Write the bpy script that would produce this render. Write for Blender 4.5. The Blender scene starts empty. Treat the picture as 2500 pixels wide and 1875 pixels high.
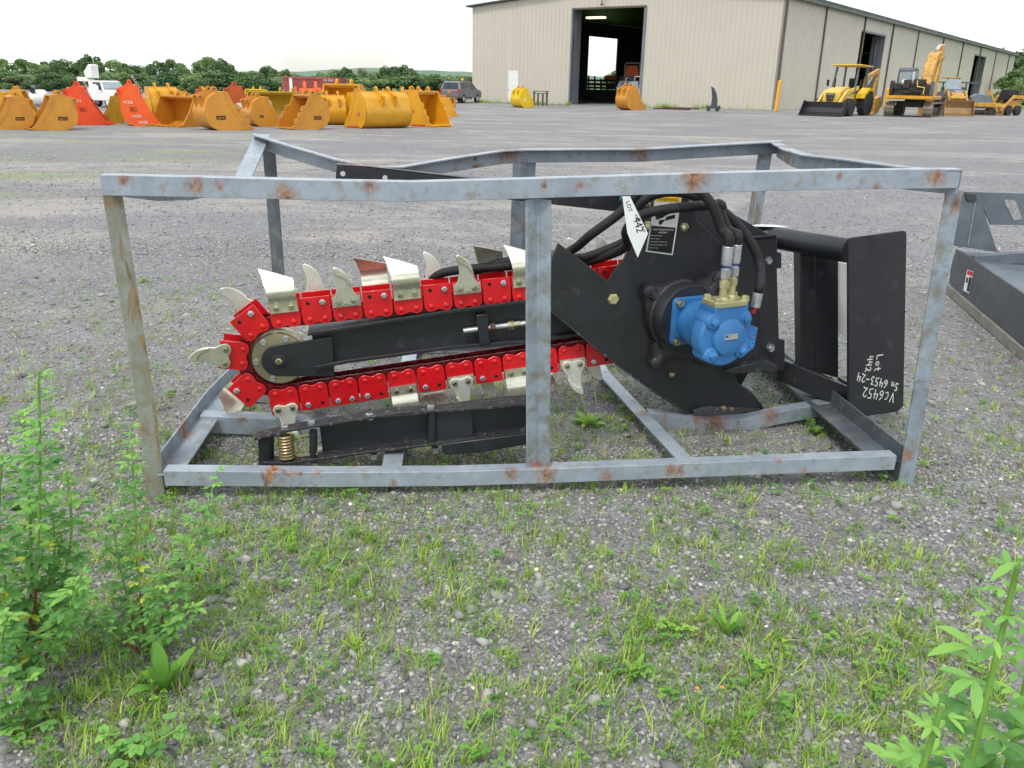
import bpy, math, random
import numpy as np
from mathutils import Vector, Matrix, noise as mnoise
R = math.radians
random.seed(7); rng = np.random.default_rng(7)
scn = bpy.context.scene
col = scn.collection
# ------------------------------------------------------------------ camera
CH = 1.15
FPX, CX, CY = 2040.0, 1250.0, 937.5
D_ = np.array([-115.0, FPX * FPX / 735.0, FPX]); D_ /= np.linalg.norm(D_)
ZC = -D_; FW = np.array([0, 0, 1.0]); YC = FW - (FW @ ZC) * ZC; YC /= np.linalg.norm(YC); XC = np.cross(YC, ZC)
CAM = np.array([0, 0, CH])
cd = bpy.data.cameras.new('camera'); cam = bpy.data.objects.new('camera', cd); col.objects.link(cam)
cd.sensor_width = 36; cd.lens = FPX / 2500 * 36; cd.clip_start = 0.05; cd.clip_end = 9000
Mw = np.array([XC, YC, ZC])                      # rows: world axes in camera(image x right, y down, z fwd)
right = Mw @ np.array([1, 0, 0.]); up = Mw @ np.array([0, -1, 0.]); back = Mw @ np.array([0, 0, -1.])
m = Matrix(((right[0], up[0], back[0], 0), (right[1], up[1], back[1], 0), (right[2], up[2], back[2], CH), (0, 0, 0, 1)))
cam.matrix_world = m
scn.camera = cam
# ------------------------------------------------------------------ light
SUN_EL, SUN_AZ = 58, -156          # azimuth: degrees clockwise from +Y
wd = bpy.data.worlds.new('World'); scn.world = wd; wd.use_nodes = True
nt = wd.node_tree; N = nt.nodes; Lk = nt.links; N.clear()
out = N.new('ShaderNodeOutputWorld'); bg = N.new('ShaderNodeBackground'); Lk.new(bg.outputs[0], out.inputs[0])
sky = N.new('ShaderNodeTexSky'); sky.sky_type = 'NISHITA'; sky.sun_disc = False
sky.sun_elevation = R(SUN_EL); sky.sun_rotation = R(SUN_AZ)
tc = N.new('ShaderNodeTexCoord'); mp = N.new('ShaderNodeMapping'); mp.inputs['Scale'].default_value = (1, 1, 3.2)
Lk.new(tc.outputs['Generated'], mp.inputs[0])
nz = N.new('ShaderNodeTexNoise'); nz.inputs['Scale'].default_value = 2.3; nz.inputs['Detail'].default_value = 5
Lk.new(mp.outputs[0], nz.inputs[0])
rp = N.new('ShaderNodeValToRGB'); rp.color_ramp.elements[0].position = .36; rp.color_ramp.elements[1].position = .54
rp.color_ramp.elements[0].color = (.30, .30, .30, 1); rp.color_ramp.elements[1].color = (1, 1, 1, 1)
Lk.new(nz.outputs[0], rp.inputs[0])
mx = N.new('ShaderNodeMix'); mx.data_type = 'RGBA'
Lk.new(rp.outputs[0], mx.inputs[0]); Lk.new(sky.outputs[0], mx.inputs[6]); mx.inputs[7].default_value = (9.6, 9.9, 10.3, 1)
Lk.new(mx.outputs[2], bg.inputs[0]); bg.inputs[1].default_value = 0.115
sl = bpy.data.lights.new('sun', 'SUN'); so = bpy.data.objects.new('sun', sl); col.objects.link(so)
sl.energy = 1.5; sl.angle = R(11); sl.color = (1, .95, .86)
az = R(SUN_AZ); el = R(SUN_EL)
sd = Vector((math.sin(az) * math.cos(el), math.cos(az) * math.cos(el), math.sin(el)))
so.rotation_euler = sd.to_track_quat('Z', 'Y').to_euler(); so.location = (0, 0, 30)
scn.view_settings.view_transform = 'Standard'; scn.view_settings.look = 'None'
scn.view_settings.exposure = 0.48; scn.view_settings.gamma = 1.0
try:
    scn.cycles.max_bounces = 6; scn.cycles.transparent_max_bounces = 6
except Exception: pass
# ------------------------------------------------------------------ projection helpers (photo pixel -> point on a real surface)
def sm(a, b, x):
    t = min(1, max(0, (x - a) / (b - a))); return t * t * (3 - 2 * t)
def ground_z(x, y):
    z = -0.14 * sm(15, 40, y) * (1 - sm(0, 12, x))
    r = math.hypot(x, y)
    z += 0.35 * sm(6, 30, r) * (mnoise.noise(Vector((x * .035, y * .035, 1.3)))) * .35
    z += .012 * mnoise.noise(Vector((x * .8, y * .8, 4.)))
    return z
def ray(px, py):
    return Mw @ np.array([px - CX, py - CY, FPX])
def gpt(px, py, h=0.0):
    r = ray(px, py); z = 0.0
    for _ in range(12):
        t = (z + h - CH) / r[2]
        if t < 0 or t > 1e4: t = 1e3
        P = CAM + t * r; z = ground_z(P[0], P[1])
    return P
def atdist(px, py, y):
    r = ray(px, py); return CAM + r * (y / r[1])
def plane(px, py, P, n):
    r = ray(px, py); t = ((P - CAM) @ n) / (r @ n); return CAM + t * r
def proj(P):
    d = np.array(P) - CAM; q = d @ Mw; return CX + FPX * q[0] / q[2], CY + FPX * q[1] / q[2]
def unit(v): v = np.array(v, float); return v / np.linalg.norm(v)
# ------------------------------------------------------------------ mesh builder
class MB:
    def __init__(s): s.v = []; s.f = []
    def add(s, vs, fs):
        o = len(s.v); s.v += [tuple(map(float, p)) for p in vs]; s.f += [tuple(i + o for i in f) for f in fs]; return s
    def hexa(s, p):      # p: 4 bottom ccw + 4 top
        return s.add(p, [(3, 2, 1, 0), (4, 5, 6, 7), (0, 1, 5, 4), (1, 2, 6, 5), (2, 3, 7, 6), (3, 0, 4, 7)])
    def box(s, c, d, M=None):
        x, y, z = d[0] / 2, d[1] / 2, d[2] / 2; c = np.array(c, float)
        q = np.array([(-x, -y, -z), (x, -y, -z), (x, y, -z), (-x, y, -z), (-x, -y, z), (x, -y, z), (x, y, z), (-x, y, z)])
        if M is not None: q = q @ np.array(M)      # rows of M = local axes in world
        return s.hexa(q + c)
    def bar(s, a, b, w, h, upv=(0, 0, 1)):
        a = np.array(a, float); b = np.array(b, float); t = unit(b - a); u = np.array(upv, float)
        sd_ = np.cross(t, u)
        if np.linalg.norm(sd_) < 1e-4: sd_ = np.cross(t, (0, 1, 0.))
        sd_ = unit(sd_); u = np.cross(sd_, t); p = []
        for e in (a, b):
            p += [e - sd_ * w / 2 - u * h / 2, e + sd_ * w / 2 - u * h / 2, e + sd_ * w / 2 + u * h / 2, e - sd_ * w / 2 + u * h / 2]
        return s.add(p, [(0, 1, 2, 3), (7, 6, 5, 4), (0, 4, 5, 1), (1, 5, 6, 2), (2, 6, 7, 3), (3, 7, 4, 0)])
    def prism(s, poly, vec):
        n = len(poly); a = [np.array(p, float) for p in poly]; b = [p + np.array(vec, float) for p in a]
        return s.add(a + b, [tuple(range(n))[::-1], tuple(range(n, 2 * n))] + [(i, (i + 1) % n, n + (i + 1) % n, n + i) for i in range(n)])
    def tube(s, pts, r, n=10, cap=True):
        pts = [np.array(p, float) for p in pts]; k = len(pts)
        rs = r if isinstance(r, (list, tuple, np.ndarray)) else [r] * k
        T = [unit(pts[min(i + 1, k - 1)] - pts[max(i - 1, 0)]) for i in range(k)]
        a = np.array((0, 0, 1.)) if abs(T[0][2]) < .9 else np.array((1., 0, 0))
        u = unit(np.cross(T[0], a)); vs = []
        for i in range(k):
            u = unit(u - (u @ T[i]) * T[i]); w = np.cross(T[i], u)
            for j in range(n):
                an = 2 * math.pi * j / n; vs.append(pts[i] + rs[i] * (math.cos(an) * u + math.sin(an) * w))
        fs = [(i * n + j, i * n + (j + 1) % n, (i + 1) * n + (j + 1) % n, (i + 1) * n + j) for i in range(k - 1) for j in range(n)]
        if cap: fs += [tuple(range(n))[::-1], tuple(range((k - 1) * n, k * n))]
        return s.add(vs, fs)
    def cyl(s, a, b, r, r2=None, n=16): return s.tube([a, b], [r, r if r2 is None else r2], n)
    def lathe(s, o, ax, prof, n=24):      # prof: (distance along axis, radius)
        o = np.array(o, float); ax = unit(ax); a = np.array((0, 0, 1.)) if abs(ax[2]) < .9 else np.array((1., 0, 0))
        u = unit(np.cross(ax, a)); w = np.cross(ax, u); vs = []
        for t, r in prof:
            for j in range(n):
                an = 2 * math.pi * j / n; vs.append(o + ax * t + r * (math.cos(an) * u + math.sin(an) * w))
        k = len(prof)
        fs = [(i * n + j, i * n + (j + 1) % n, (i + 1) * n + (j + 1) % n, (i + 1) * n + j) for i in range(k - 1) for j in range(n)]
        return s.add(vs, fs + [tuple(range(n))[::-1], tuple(range((k - 1) * n, k * n))])
    def sweep(s, pts, prof):             # prof(i, t) -> list of 3D offsets
        k = len(pts); vs = []
        for i in range(k):
            pr = prof(i); n = len(pr); vs += [np.array(pts[i]) + np.array(q) for q in pr]
        fs = [(i * n + j, i * n + (j + 1) % n, (i + 1) * n + (j + 1) % n, (i + 1) * n + j) for i in range(k - 1) for j in range(n)]
        return s.add(vs, fs + [tuple(range(n))[::-1], tuple(range((k - 1) * n, k * n))])
    def hexh(s, c, ax, r, h):            # hexagon bolt head with washer
        s.lathe(c, ax, [(0, r * 1.18), (h * .22, r * 1.18), (h * .23, r), (h * .9, r), (h, r * .85)], 6); return s
    def build(s, name, mat, parent=None, bev=0, sharp=32, segs=2, flat=False):
        me = bpy.data.meshes.new(name); v = s.v
        if parent is not None:
            L = parent.matrix_world.inverted() if parent.get('_mw') is None else Matrix([parent['_mw'][i * 4:i * 4 + 4] for i in range(4)]).inverted()
        me.from_pydata([Vector(p) for p in v], [], s.f)
        o = bpy.data.objects.new(name, me); col.objects.link(o)
        if parent is not None:
            P0 = wloc(parent)
            for vv in me.vertices: vv.co = vv.co - P0
            o.parent = parent
            o['_w'] = list(P0)
        me.materials.append(mat); me.validate(); me.update()
        if not flat:
            me.polygons.foreach_set('use_smooth', [True] * len(me.polygons)); me.set_sharp_from_angle(angle=R(sharp))
        if bev:
            b = o.modifiers.new('bevel', 'BEVEL'); b.width = bev; b.segments = segs; b.limit_method = 'ANGLE'; b.angle_limit = R(40)
        return o
def wloc(o):
    return Vector(o['_w']) if o.get('_w') is not None else Vector(o.location)
ALL = []
def tag(o, label=None, cat=None, group=None, kind=None):
    if label: o['label'] = label
    if cat: o['category'] = cat
    if group: o['group'] = group
    if kind: o['kind'] = kind
    return o
def thing(name, label, cat, loc=(0, 0, 0), group=None):
    o = bpy.data.objects.new(name, None); col.objects.link(o); o.location = Vector([float(q) for q in loc]); o.empty_display_size = .1
    o['_w'] = [float(q) for q in loc]; ALL.append(o)
    return tag(o, label, cat, group)
def fix():                               # drop helper props
    for o in bpy.data.objects:
        for k in ('_w', '_mw'):
            if k in o.keys(): del o[k]
def place(root, loc, rz, s=1):
    root.location = Vector([float(q) for q in loc]); root.rotation_euler = (0, 0, rz); root.scale = (s, s, s)
def copy_tree(o, parent=None):
    c = o.copy(); col.objects.link(c)
    if parent is not None: c.parent = parent
    for ch in [x for x in o.children]: copy_tree(ch, c)
    return c
def numpy_mesh(name, V, F, mat, attr=None, smooth=False):
    me = bpy.data.meshes.new(name); V = np.asarray(V, np.float32); F = np.asarray(F, np.int32); k = F.shape[1]
    me.vertices.add(len(V)); me.vertices.foreach_set('co', V.ravel())
    me.loops.add(F.size); me.loops.foreach_set('vertex_index', F.ravel())
    me.polygons.add(len(F)); me.polygons.foreach_set('loop_start', np.arange(0, F.size, k, dtype=np.int32)); me.polygons.foreach_set('loop_total', np.full(len(F), k, np.int32))
    me.update(calc_edges=True)
    if attr is not None:
        a = me.attributes.new('tone', 'FLOAT', 'POINT'); a.data.foreach_set('value', np.asarray(attr, np.float32))
    if smooth: me.polygons.foreach_set('use_smooth', [True] * len(me.polygons))
    me.materials.append(mat); o = bpy.data.objects.new(name, me); col.objects.link(o); return o
# ------------------------------------------------------------------ materials
def s2l(c):
    c = [x / 255 for x in c]; return tuple(x / 12.92 if x <= .04045 else ((x + .055) / 1.055) ** 2.4 for x in c) + (1,)
def newmat(name):
    m_ = bpy.data.materials.new(name); m_.use_nodes = True; n = m_.node_tree.nodes; return m_, n, m_.node_tree.links, n['Principled BSDF']
def ramp(n, l, src, stops):
    r = n.new('ShaderNodeValToRGB'); e = r.color_ramp.elements
    while len(e) < len(stops): e.new(.5)
    for i, (p, c) in enumerate(stops): e[i].position = p; e[i].color = c if len(c) == 4 else tuple(c) + (1,)
    l.new(src, r.inputs[0]); return r.outputs[0]
def noise_(n, l, co, scale, det=4, rough=.55, dist=0, vec=None):
    z = n.new('ShaderNodeTexNoise'); z.inputs['Scale'].default_value = scale; z.inputs['Detail'].default_value = det
    z.inputs['Roughness'].default_value = rough; z.inputs['Distortion'].default_value = dist
    if vec:
        mp_ = n.new('ShaderNodeMapping'); mp_.inputs['Scale'].default_value = vec; l.new(co, mp_.inputs[0]); co = mp_.outputs[0]
    l.new(co, z.inputs['Vector']); return z.outputs[0]
def mixc(n, l, fac, a, b, mode='MIX'):
    x = n.new('ShaderNodeMix'); x.data_type = 'RGBA'; x.blend_type = mode
    for s_, i in ((fac, 0), (a, 6), (b, 7)):
        if isinstance(s_, (tuple, float, int)): x.inputs[i].default_value = s_
        else: l.new(s_, x.inputs[i])
    return x.outputs[2]
def pmat(name, c1, c2=None, scale=6, rough=.5, metal=0., bump=0., bscale=60, rust=None, rustc=((92, 50, 28), (150, 92, 45)), dirt=None, spec=.5, coat=0., rvar=.15, rscale=5, rvec=None):
    m_, n, l, b = newmat(name); t = n.new('ShaderNodeTexCoord').outputs['Object']
    c1 = s2l(c1); c2 = s2l(c2) if c2 else tuple(min(1, x * .8) for x in c1[:3]) + (1,)
    nz_ = noise_(n, l, t, scale, 5, .6); c = mixc(n, l, ramp(n, l, nz_, [(.35, (0, 0, 0)), (.68, (1, 1, 1))]), c1, c2)
    rr = rough
    if dirt:
        dz = noise_(n, l, t, dirt[1], 6, .7); c = mixc(n, l, ramp(n, l, dz, [(dirt[2], (0, 0, 0)), (dirt[2] + .16, (dirt[3],) * 3)]), c, s2l(dirt[0]))
    rf = ramp(n, l, noise_(n, l, t, scale * 2.3, 5, .6), [(.3, (max(0, rough - rvar),) * 3), (.7, (min(1, rough + rvar),) * 3)])
    if rust is not None:
        rz = noise_(n, l, t, rscale, 8, .72, .4, rvec); fc = ramp(n, l, rz, [(rust, (0, 0, 0)), (rust + .07, (1, 1, 1))])
        rc = mixc(n, l, ramp(n, l, noise_(n, l, t, 40, 4), [(.35, (0, 0, 0)), (.65, (1, 1, 1))]), s2l(rustc[0]), s2l(rustc[1])); c = mixc(n, l, fc, c, rc)
        rf = mixc(n, l, fc, rf, (.85, .85, .85, 1))
        if metal:
            mm = mixc(n, l, fc, (metal,) * 3 + (1,), (0, 0, 0, 1)); l.new(mm, b.inputs['Metallic'])
    elif metal: b.inputs['Metallic'].default_value = metal
    l.new(c, b.inputs['Base Color']); l.new(rf, b.inputs['Roughness'])
    b.inputs['Specular IOR Level'].default_value = spec; b.inputs['Coat Weight'].default_value = coat
    if bump:
        bp = n.new('ShaderNodeBump'); bp.inputs['Strength'].default_value = bump; bp.inputs['Distance'].default_value = .002
        l.new(noise_(n, l, t, bscale, 4), bp.inputs['Height']); l.new(bp.outputs[0], b.inputs['Normal'])
    return m_
# ================================================================== materials used
M = {}
M['crate'] = pmat('grey_painted_angle_iron', (158, 168, 177), (134, 145, 156), 9, .42, .15, .15, 80, rust=.60, rscale=5.5, rustc=((88, 52, 32), (168, 108, 50)), dirt=((128, 116, 86), 34, .52, .6))
M['crate_post'] = pmat('grey_painted_post_iron', (150, 163, 174), (124, 136, 146), 9, .45, .15, .15, 80, rust=.60, rscale=3.2, rvec=(5, 5, .7), rustc=((104, 80, 54), (140, 112, 74)), dirt=((118, 112, 90), 24, .47, .7))
M['crate_rusty'] = pmat('rust_stained_post_iron', (150, 156, 148), (122, 126, 112), 9, .5, .1, .2, 80, rust=.50, rscale=2.6, rvec=(6, 6, .6), rustc=((104, 78, 50), (144, 118, 82)), dirt=((126, 124, 96), 20, .44, .8))
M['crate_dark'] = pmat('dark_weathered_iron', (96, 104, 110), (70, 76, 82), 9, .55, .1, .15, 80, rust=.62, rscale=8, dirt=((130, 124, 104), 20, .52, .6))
M['black'] = pmat('black_enamel', (40, 42, 46), (31, 33, 36), 5, .40, 0, .1, 140, dirt=((88, 86, 80), 18, .58, .40), rvar=.08)
M['blackworn'] = pmat('black_worn_steel', (50, 52, 55), (36, 38, 41), 6, .45, .1, .2, 90, rust=.68, rscale=16, dirt=((150, 148, 140), 60, .555, .7))
M['cast'] = pmat('black_rough_casting', (44, 45, 48), (32, 33, 35), 9, .34, 0, .6, 160, rvar=.1)
M['red'] = pmat('red_gloss_paint', (212, 24, 32), (192, 18, 26), 6, .30, 0, .1, 90, coat=.2, rvar=.08, dirt=((120, 60, 50), 22, .62, .5))
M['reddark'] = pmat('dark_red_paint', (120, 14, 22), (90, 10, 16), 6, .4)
M['zinc'] = pmat('yellow_zinc_plate', (228, 227, 210), (210, 208, 180), 18, .26, .72, .05, 90, rvar=.08)
M['zincw'] = pmat('bright_cast_zinc', (230, 230, 220), (206, 206, 188), 16, .36, .45, .3, 220, rvar=.08)
M['zincg'] = pmat('cast_tooth_zinc', (198, 199, 180), (170, 172, 148), 16, .34, .6, .5, 220, rvar=.08)
M['bolt'] = pmat('zinc_bolt', (196, 192, 160), (150, 146, 112), 60, .25, .95)
M['steel'] = pmat('bright_steel', (206, 208, 210), (192, 194, 197), 12, .28, .8)
M['brass'] = pmat('brass_fitting', (206, 202, 156), (190, 186, 138), 12, .34, .65)
M['blue'] = pmat('blue_motor_paint', (62, 126, 184), (50, 110, 166), 10, .42, 0, .45, 130, rvar=.08, dirt=((70, 92, 110), 24, .60, .5))
M['hose'] = pmat('black_braided_hose', (20, 20, 22), (13, 13, 15), 60, .6, 0, 1., 420)
M['paper'] = pmat('white_paper', (236, 238, 236), (226, 230, 228), 12, .7)
M['ink'] = pmat('black_ink', (22, 24, 28), (16, 18, 20), 20, .7)
M['white'] = pmat('white_paint', (228, 228, 224), (212, 212, 206), 6, .45)
M['yellowlab'] = pmat('yellow_label', (240, 190, 20), (230, 180, 20), 6, .45)
M['greysteel'] = pmat('grey_coated_steel', (104, 113, 121), (88, 96, 104), 3, .38, .2, .1, 60, rust=.74, rscale=14, dirt=((120, 126, 128), 7, .5, .5))
M['greydark'] = pmat('dark_and_shaded_grey_steel', (72, 77, 82), (58, 63, 68), 3, .38, .2, .1, 60, dirt=((112, 116, 118), 7, .56, .5))  # dark grey parts, plus the attachment front with its shade in the colour
M['rustsk'] = pmat('rusty_edge_steel', (136, 134, 126), (110, 108, 100), 9, .6, .3, rust=.66, rscale=12)
M['golden'] = pmat('golden_yellow_paint', (214, 156, 28), (196, 138, 22), 3, .42, 0, .1, 30, dirt=((130, 92, 40), 5, .62, .5))
M['ochre'] = pmat('ochre_paint', (202, 140, 44), (184, 124, 38), 3, .45, 0, .1, 30, dirt=((120, 86, 44), 5, .6, .5))
M['olive'] = pmat('olive_yellow_paint', (176, 142, 16), (150, 122, 14), 3, .45, dirt=((110, 90, 30), 5, .6, .5))
M['yellow'] = pmat('bright_yellow_paint', (222, 186, 30), (204, 166, 24), 3, .42, dirt=((140, 110, 40), 5, .64, .5))
M['orange'] = pmat('safety_orange_paint', (236, 98, 28), (222, 84, 24), 3, .45, dirt=((150, 84, 50), 5, .6, .5))
M['redorange'] = pmat('red_orange_paint', (226, 78, 30), (206, 66, 26), 3, .45, dirt=((150, 76, 50), 5, .6, .5))
M['brown'] = pmat('brown_orange_paint', (186, 84, 28), (160, 70, 26), 3, .5, dirt=((100, 60, 34), 5, .6, .5))
M['wallf'] = pmat('beige_metal_siding', (190, 184, 170), (186, 180, 166), .6, .5, 0)
M['trim'] = pmat('dark_bronze_trim', (92, 84, 72), (78, 72, 62), 2, .5)
M['rooft'] = pmat('dark_green_trim', (66, 76, 62), (56, 64, 54), 2, .5)
M['dark'] = pmat('shaded_interior', (44, 46, 48), (34, 36, 38), 1, .8)  # indoor shade put into the colour of the far wall and rack
M['dgrey'] = pmat('galvanised_jamb', (118, 122, 126), (100, 104, 108), 1, .5)
M['tyre'] = pmat('tyre_rubber', (44, 44, 46), (32, 32, 34), 8, .85, dirt=((110, 104, 94), 6, .52, .5))
M['cream'] = pmat('cream_wheel', (220, 206, 140), (204, 188, 124), 3, .5)
M['contr'] = pmat('rust_red_container', (158, 84, 80), (140, 70, 66), .8, .6, dirt=((120, 80, 72), 3, .6, .5))
M['bollard'] = pmat('yellow_bollard', (232, 172, 60), (220, 156, 48), 3, .5)
M['carpaint'] = pmat('dark_silver_paint', (104, 108, 114), (100, 104, 110), 1, .35, .15)
M['glass'] = pmat('tinted_glass', (40, 46, 52), (30, 36, 42), 1, .12, 0, spec=.8)
M['glassl'] = pmat('pale_glass', (150, 165, 170), (120, 136, 140), 1, .15, 0, spec=.8)
M['machy'] = pmat('dirty_machine_yellow', (202, 156, 66), (180, 134, 50), 2.5, .55, dirt=((104, 80, 50), 4, .50, .8))
M['machp'] = pmat('pale_machine_yellow', (218, 188, 96), (204, 172, 76), 2.5, .45, dirt=((150, 126, 74), 4, .6, .5))
M['track'] = pmat('worn_track_steel', (140, 132, 116), (100, 92, 80), 6, .6, .3, dirt=((84, 74, 60), 5, .52, .7))
M['grime'] = pmat('greasy_engine_parts', (52, 46, 38), (34, 30, 26), 4, .6, dirt=((116, 86, 44), 6, .56, .8))
M['redm'] = pmat('red_mark', (190, 30, 30), (170, 26, 26), 6, .5)
M['cabgrey'] = pmat('grey_cab_paint', (88, 96, 102), (74, 82, 88), 2, .45)
def leafmat(name, stops, rough=.5, trans=.25):
    m_, n, l, b = newmat(name); a = n.new('ShaderNodeAttribute'); a.attribute_name = 'tone'
    c = ramp(n, l, a.outputs['Fac'], [(p, s2l(q)) for p, q in stops]); l.new(c, b.inputs['Base Color']); b.inputs['Roughness'].default_value = rough
    b.inputs['Specular IOR Level'].default_value = .3
    if trans:
        tr = n.new('ShaderNodeBsdfTranslucent'); l.new(c, tr.inputs[0]); ms = n.new('ShaderNodeMixShader'); ms.inputs[0].default_value = trans
        o_ = n['Material Output']; l.new(b.outputs[0], ms.inputs[1]); l.new(tr.outputs[0], ms.inputs[2]); l.new(ms.outputs[0], o_.inputs[0])
    return m_
M['stone'] = leafmat('crushed_stone', [(0, (88, 88, 88)), (.25, (118, 118, 118)), (.55, (148, 147, 146)), (.8, (176, 175, 172)), (.93, (178, 170, 156)), (1, (222, 220, 216))], .8, 0)
M['grass'] = leafmat('young_grass', [(0, (124, 96, 66)), (.10, (126, 128, 66)), (.3, (124, 158, 58)), (.7, (158, 196, 74)), (1, (196, 216, 104))], .5, .35)
M['weed'] = leafmat('weed_leaf', [(0, (76, 120, 56)), (.5, (106, 156, 66)), (.85, (140, 184, 78)), (1, (196, 200, 80))], .5, .3)
M['alf'] = leafmat('alfalfa_leaf', [(0, (88, 136, 74)), (.5, (116, 168, 86)), (.93, (154, 200, 96)), (1, (196, 206, 80))], .5, .3)
M['stemred'] = pmat('red_stem', (120, 52, 44), (96, 70, 40), 30, .5)
M['stemgreen'] = pmat('green_stem', (120, 160, 66), (100, 140, 60), 30, .5)
M['dry'] = pmat('dry_straw', (170, 150, 118), (140, 118, 92), 30, .7)
# ------------------------------------------------------------------ ground
def ground_mat():
    m_, n, l, b = newmat('gravel_yard'); t = n.new('ShaderNodeTexCoord').outputs['Object']
    cols = []; 
    def vor(scale, rnd=1):
        v = n.new('ShaderNodeTexVoronoi'); v.inputs['Scale'].default_value = scale; l.new(t, v.inputs['Vector']); return v
    v1 = vor(75); v2 = vor(28); v3 = vor(9)
    g = ramp(n, l, v1.outputs['Color'], [(0, s2l((96, 96, 98))), (.45, s2l((124, 124, 126))), (.8, s2l((150, 149, 149))), (1, s2l((176, 172, 164)))])
    g2 = ramp(n, l, v2.outputs['Color'], [(0, s2l((104, 104, 106))), (.6, s2l((136, 136, 137))), (1, s2l((168, 166, 160)))])
    c = mixc(n, l, .45, g, g2)
    edge = ramp(n, l, v1.outputs['Distance'], [(.25, (1, 1, 1)), (.75, (.72, .72, .72))]); c = mixc(n, l, 1., c, edge, 'MULTIPLY')
    # tan dust streaks: wheel tracks running across the yard
    st = noise_(n, l, t, .55, 8, .72, .8, (.36, .95, 1)); st2 = noise_(n, l, t, 3.0, 6, .7, .3)
    add = n.new('ShaderNodeMath'); add.operation = 'MULTIPLY_ADD'; l.new(st2, add.inputs[0]); add.inputs[1].default_value = .35; l.new(st, add.inputs[2])
    f = ramp(n, l, add.outputs[0], [(.655, (0, 0, 0)), (.80, (.85, .85, .85))])
    sep = n.new('ShaderNodeSeparateXYZ'); l.new(t, sep.inputs[0])
    fy = n.new('ShaderNodeMapRange'); fy.inputs[1].default_value = 3.0; fy.inputs[2].default_value = 6.5; l.new(sep.outputs[1], fy.inputs[0])
    mm = n.new('ShaderNodeMath'); mm.operation = 'MULTIPLY'; l.new(f, mm.inputs[0]); l.new(fy.outputs[0], mm.inputs[1])
    m2 = n.new('ShaderNodeMath'); m2.operation = 'MULTIPLY'; l.new(mm.outputs[0], m2.inputs[0]); m2.inputs[1].default_value = .62
    c = mixc(n, l, m2.outputs[0], c, s2l((184, 175, 160)))
    big = noise_(n, l, t, .35, 4, .6); c = mixc(n, l, ramp(n, l, big, [(.4, (0, 0, 0)), (.65, (.35, .35, .35))]), c, s2l((136, 136, 138)))
    # soil fines in the near field
    nf = noise_(n, l, t, 5, 6, .7); ny = n.new('ShaderNodeMapRange'); ny.inputs[1].default_value = 6; ny.inputs[2].default_value = 3; l.new(sep.outputs[1], ny.inputs[0])
    m4 = n.new('ShaderNodeMath'); m4.operation = 'MULTIPLY'; l.new(ramp(n, l, nf, [(.45, (0, 0, 0)), (.62, (.6, .6, .6))]), m4.inputs[0]); l.new(ny.outputs[0], m4.inputs[1])
    c = mixc(n, l, m4.outputs[0], c, s2l((108, 101, 92)))
    # moss and low weeds colouring the left edge of the yard and far field
    gx = n.new('ShaderNodeMapRange'); gx.inputs[1].default_value = -3.0; gx.inputs[2].default_value = -8; l.new(sep.outputs[0], gx.inputs[0])
    gn = noise_(n, l, t, .8, 6, .7, .3, (.35, 1.2, 1)); gm = n.new('ShaderNodeMath'); gm.operation = 'MULTIPLY'
    l.new(ramp(n, l, gn, [(.52, (0, 0, 0)), (.62, (.85, .85, .85))]), gm.inputs[0]); l.new(gx.outputs[0], gm.inputs[1])
    g5 = n.new('ShaderNodeMapRange'); g5.inputs[1].default_value = 24; g5.inputs[2].default_value = 14; l.new(sep.outputs[1], g5.inputs[0])
    g6 = n.new('ShaderNodeMath'); g6.operation = 'MULTIPLY'; l.new(gm.outputs[0], g6.inputs[0]); l.new(g5.outputs[0], g6.inputs[1])
    c = mixc(n, l, g6.outputs[0], c, s2l((136, 152, 82)))
    far = n.new('ShaderNodeMapRange'); far.inputs[1].default_value = 66; far.inputs[2].default_value = 76; l.new(sep.outputs[1], far.inputs[0])
    c = mixc(n, l, far.outputs[0], c, s2l((84, 120, 56)))
    l.new(c, b.inputs['Base Color']); b.inputs['Roughness'].default_value = .85; b.inputs['Specular IOR Level'].default_value = .3
    bp = n.new('ShaderNodeBump'); bp.inputs['Strength'].default_value = .8; bp.inputs['Distance'].default_value = .008; bp.invert = True
    l.new(v1.outputs['Distance'], bp.inputs['Height'])
    bp2 = n.new('ShaderNodeBump'); bp2.inputs['Strength'].default_value = .6; bp2.inputs['Distance'].default_value = .02
    l.new(noise_(n, l, t, 8, 6, .7), bp2.inputs['Height']); l.new(bp.outputs[0], bp2.inputs['Normal']); l.new(bp2.outputs[0], b.inputs['Normal'])
    return m_
gm_ = ground_mat()
def axis_pts(lo, hi, s0, k):
    p = [0.0]; s = s0
    while p[-1] < hi: p.append(p[-1] + s); s *= k
    q = [0.0]; s = s0
    while q[-1] > lo: q.append(q[-1] - s); s *= k
    return sorted(set(q[1:] + p))
xs = axis_pts(-3000, 3000, .12, 1.06); ys = axis_pts(-400, 5000, .12, 1.06)
V = np.array([(x, y, ground_z(x, y)) for y in ys for x in xs]); nx = len(xs); ny_ = len(ys)
F = [(j * nx + i, j * nx + i + 1, (j + 1) * nx + i + 1, (j + 1) * nx + i) for j in range(ny_ - 1) for i in range(nx - 1)]
gr = numpy_mesh('ground', V, F, gm_, smooth=True); tag(gr, kind='structure')

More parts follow.
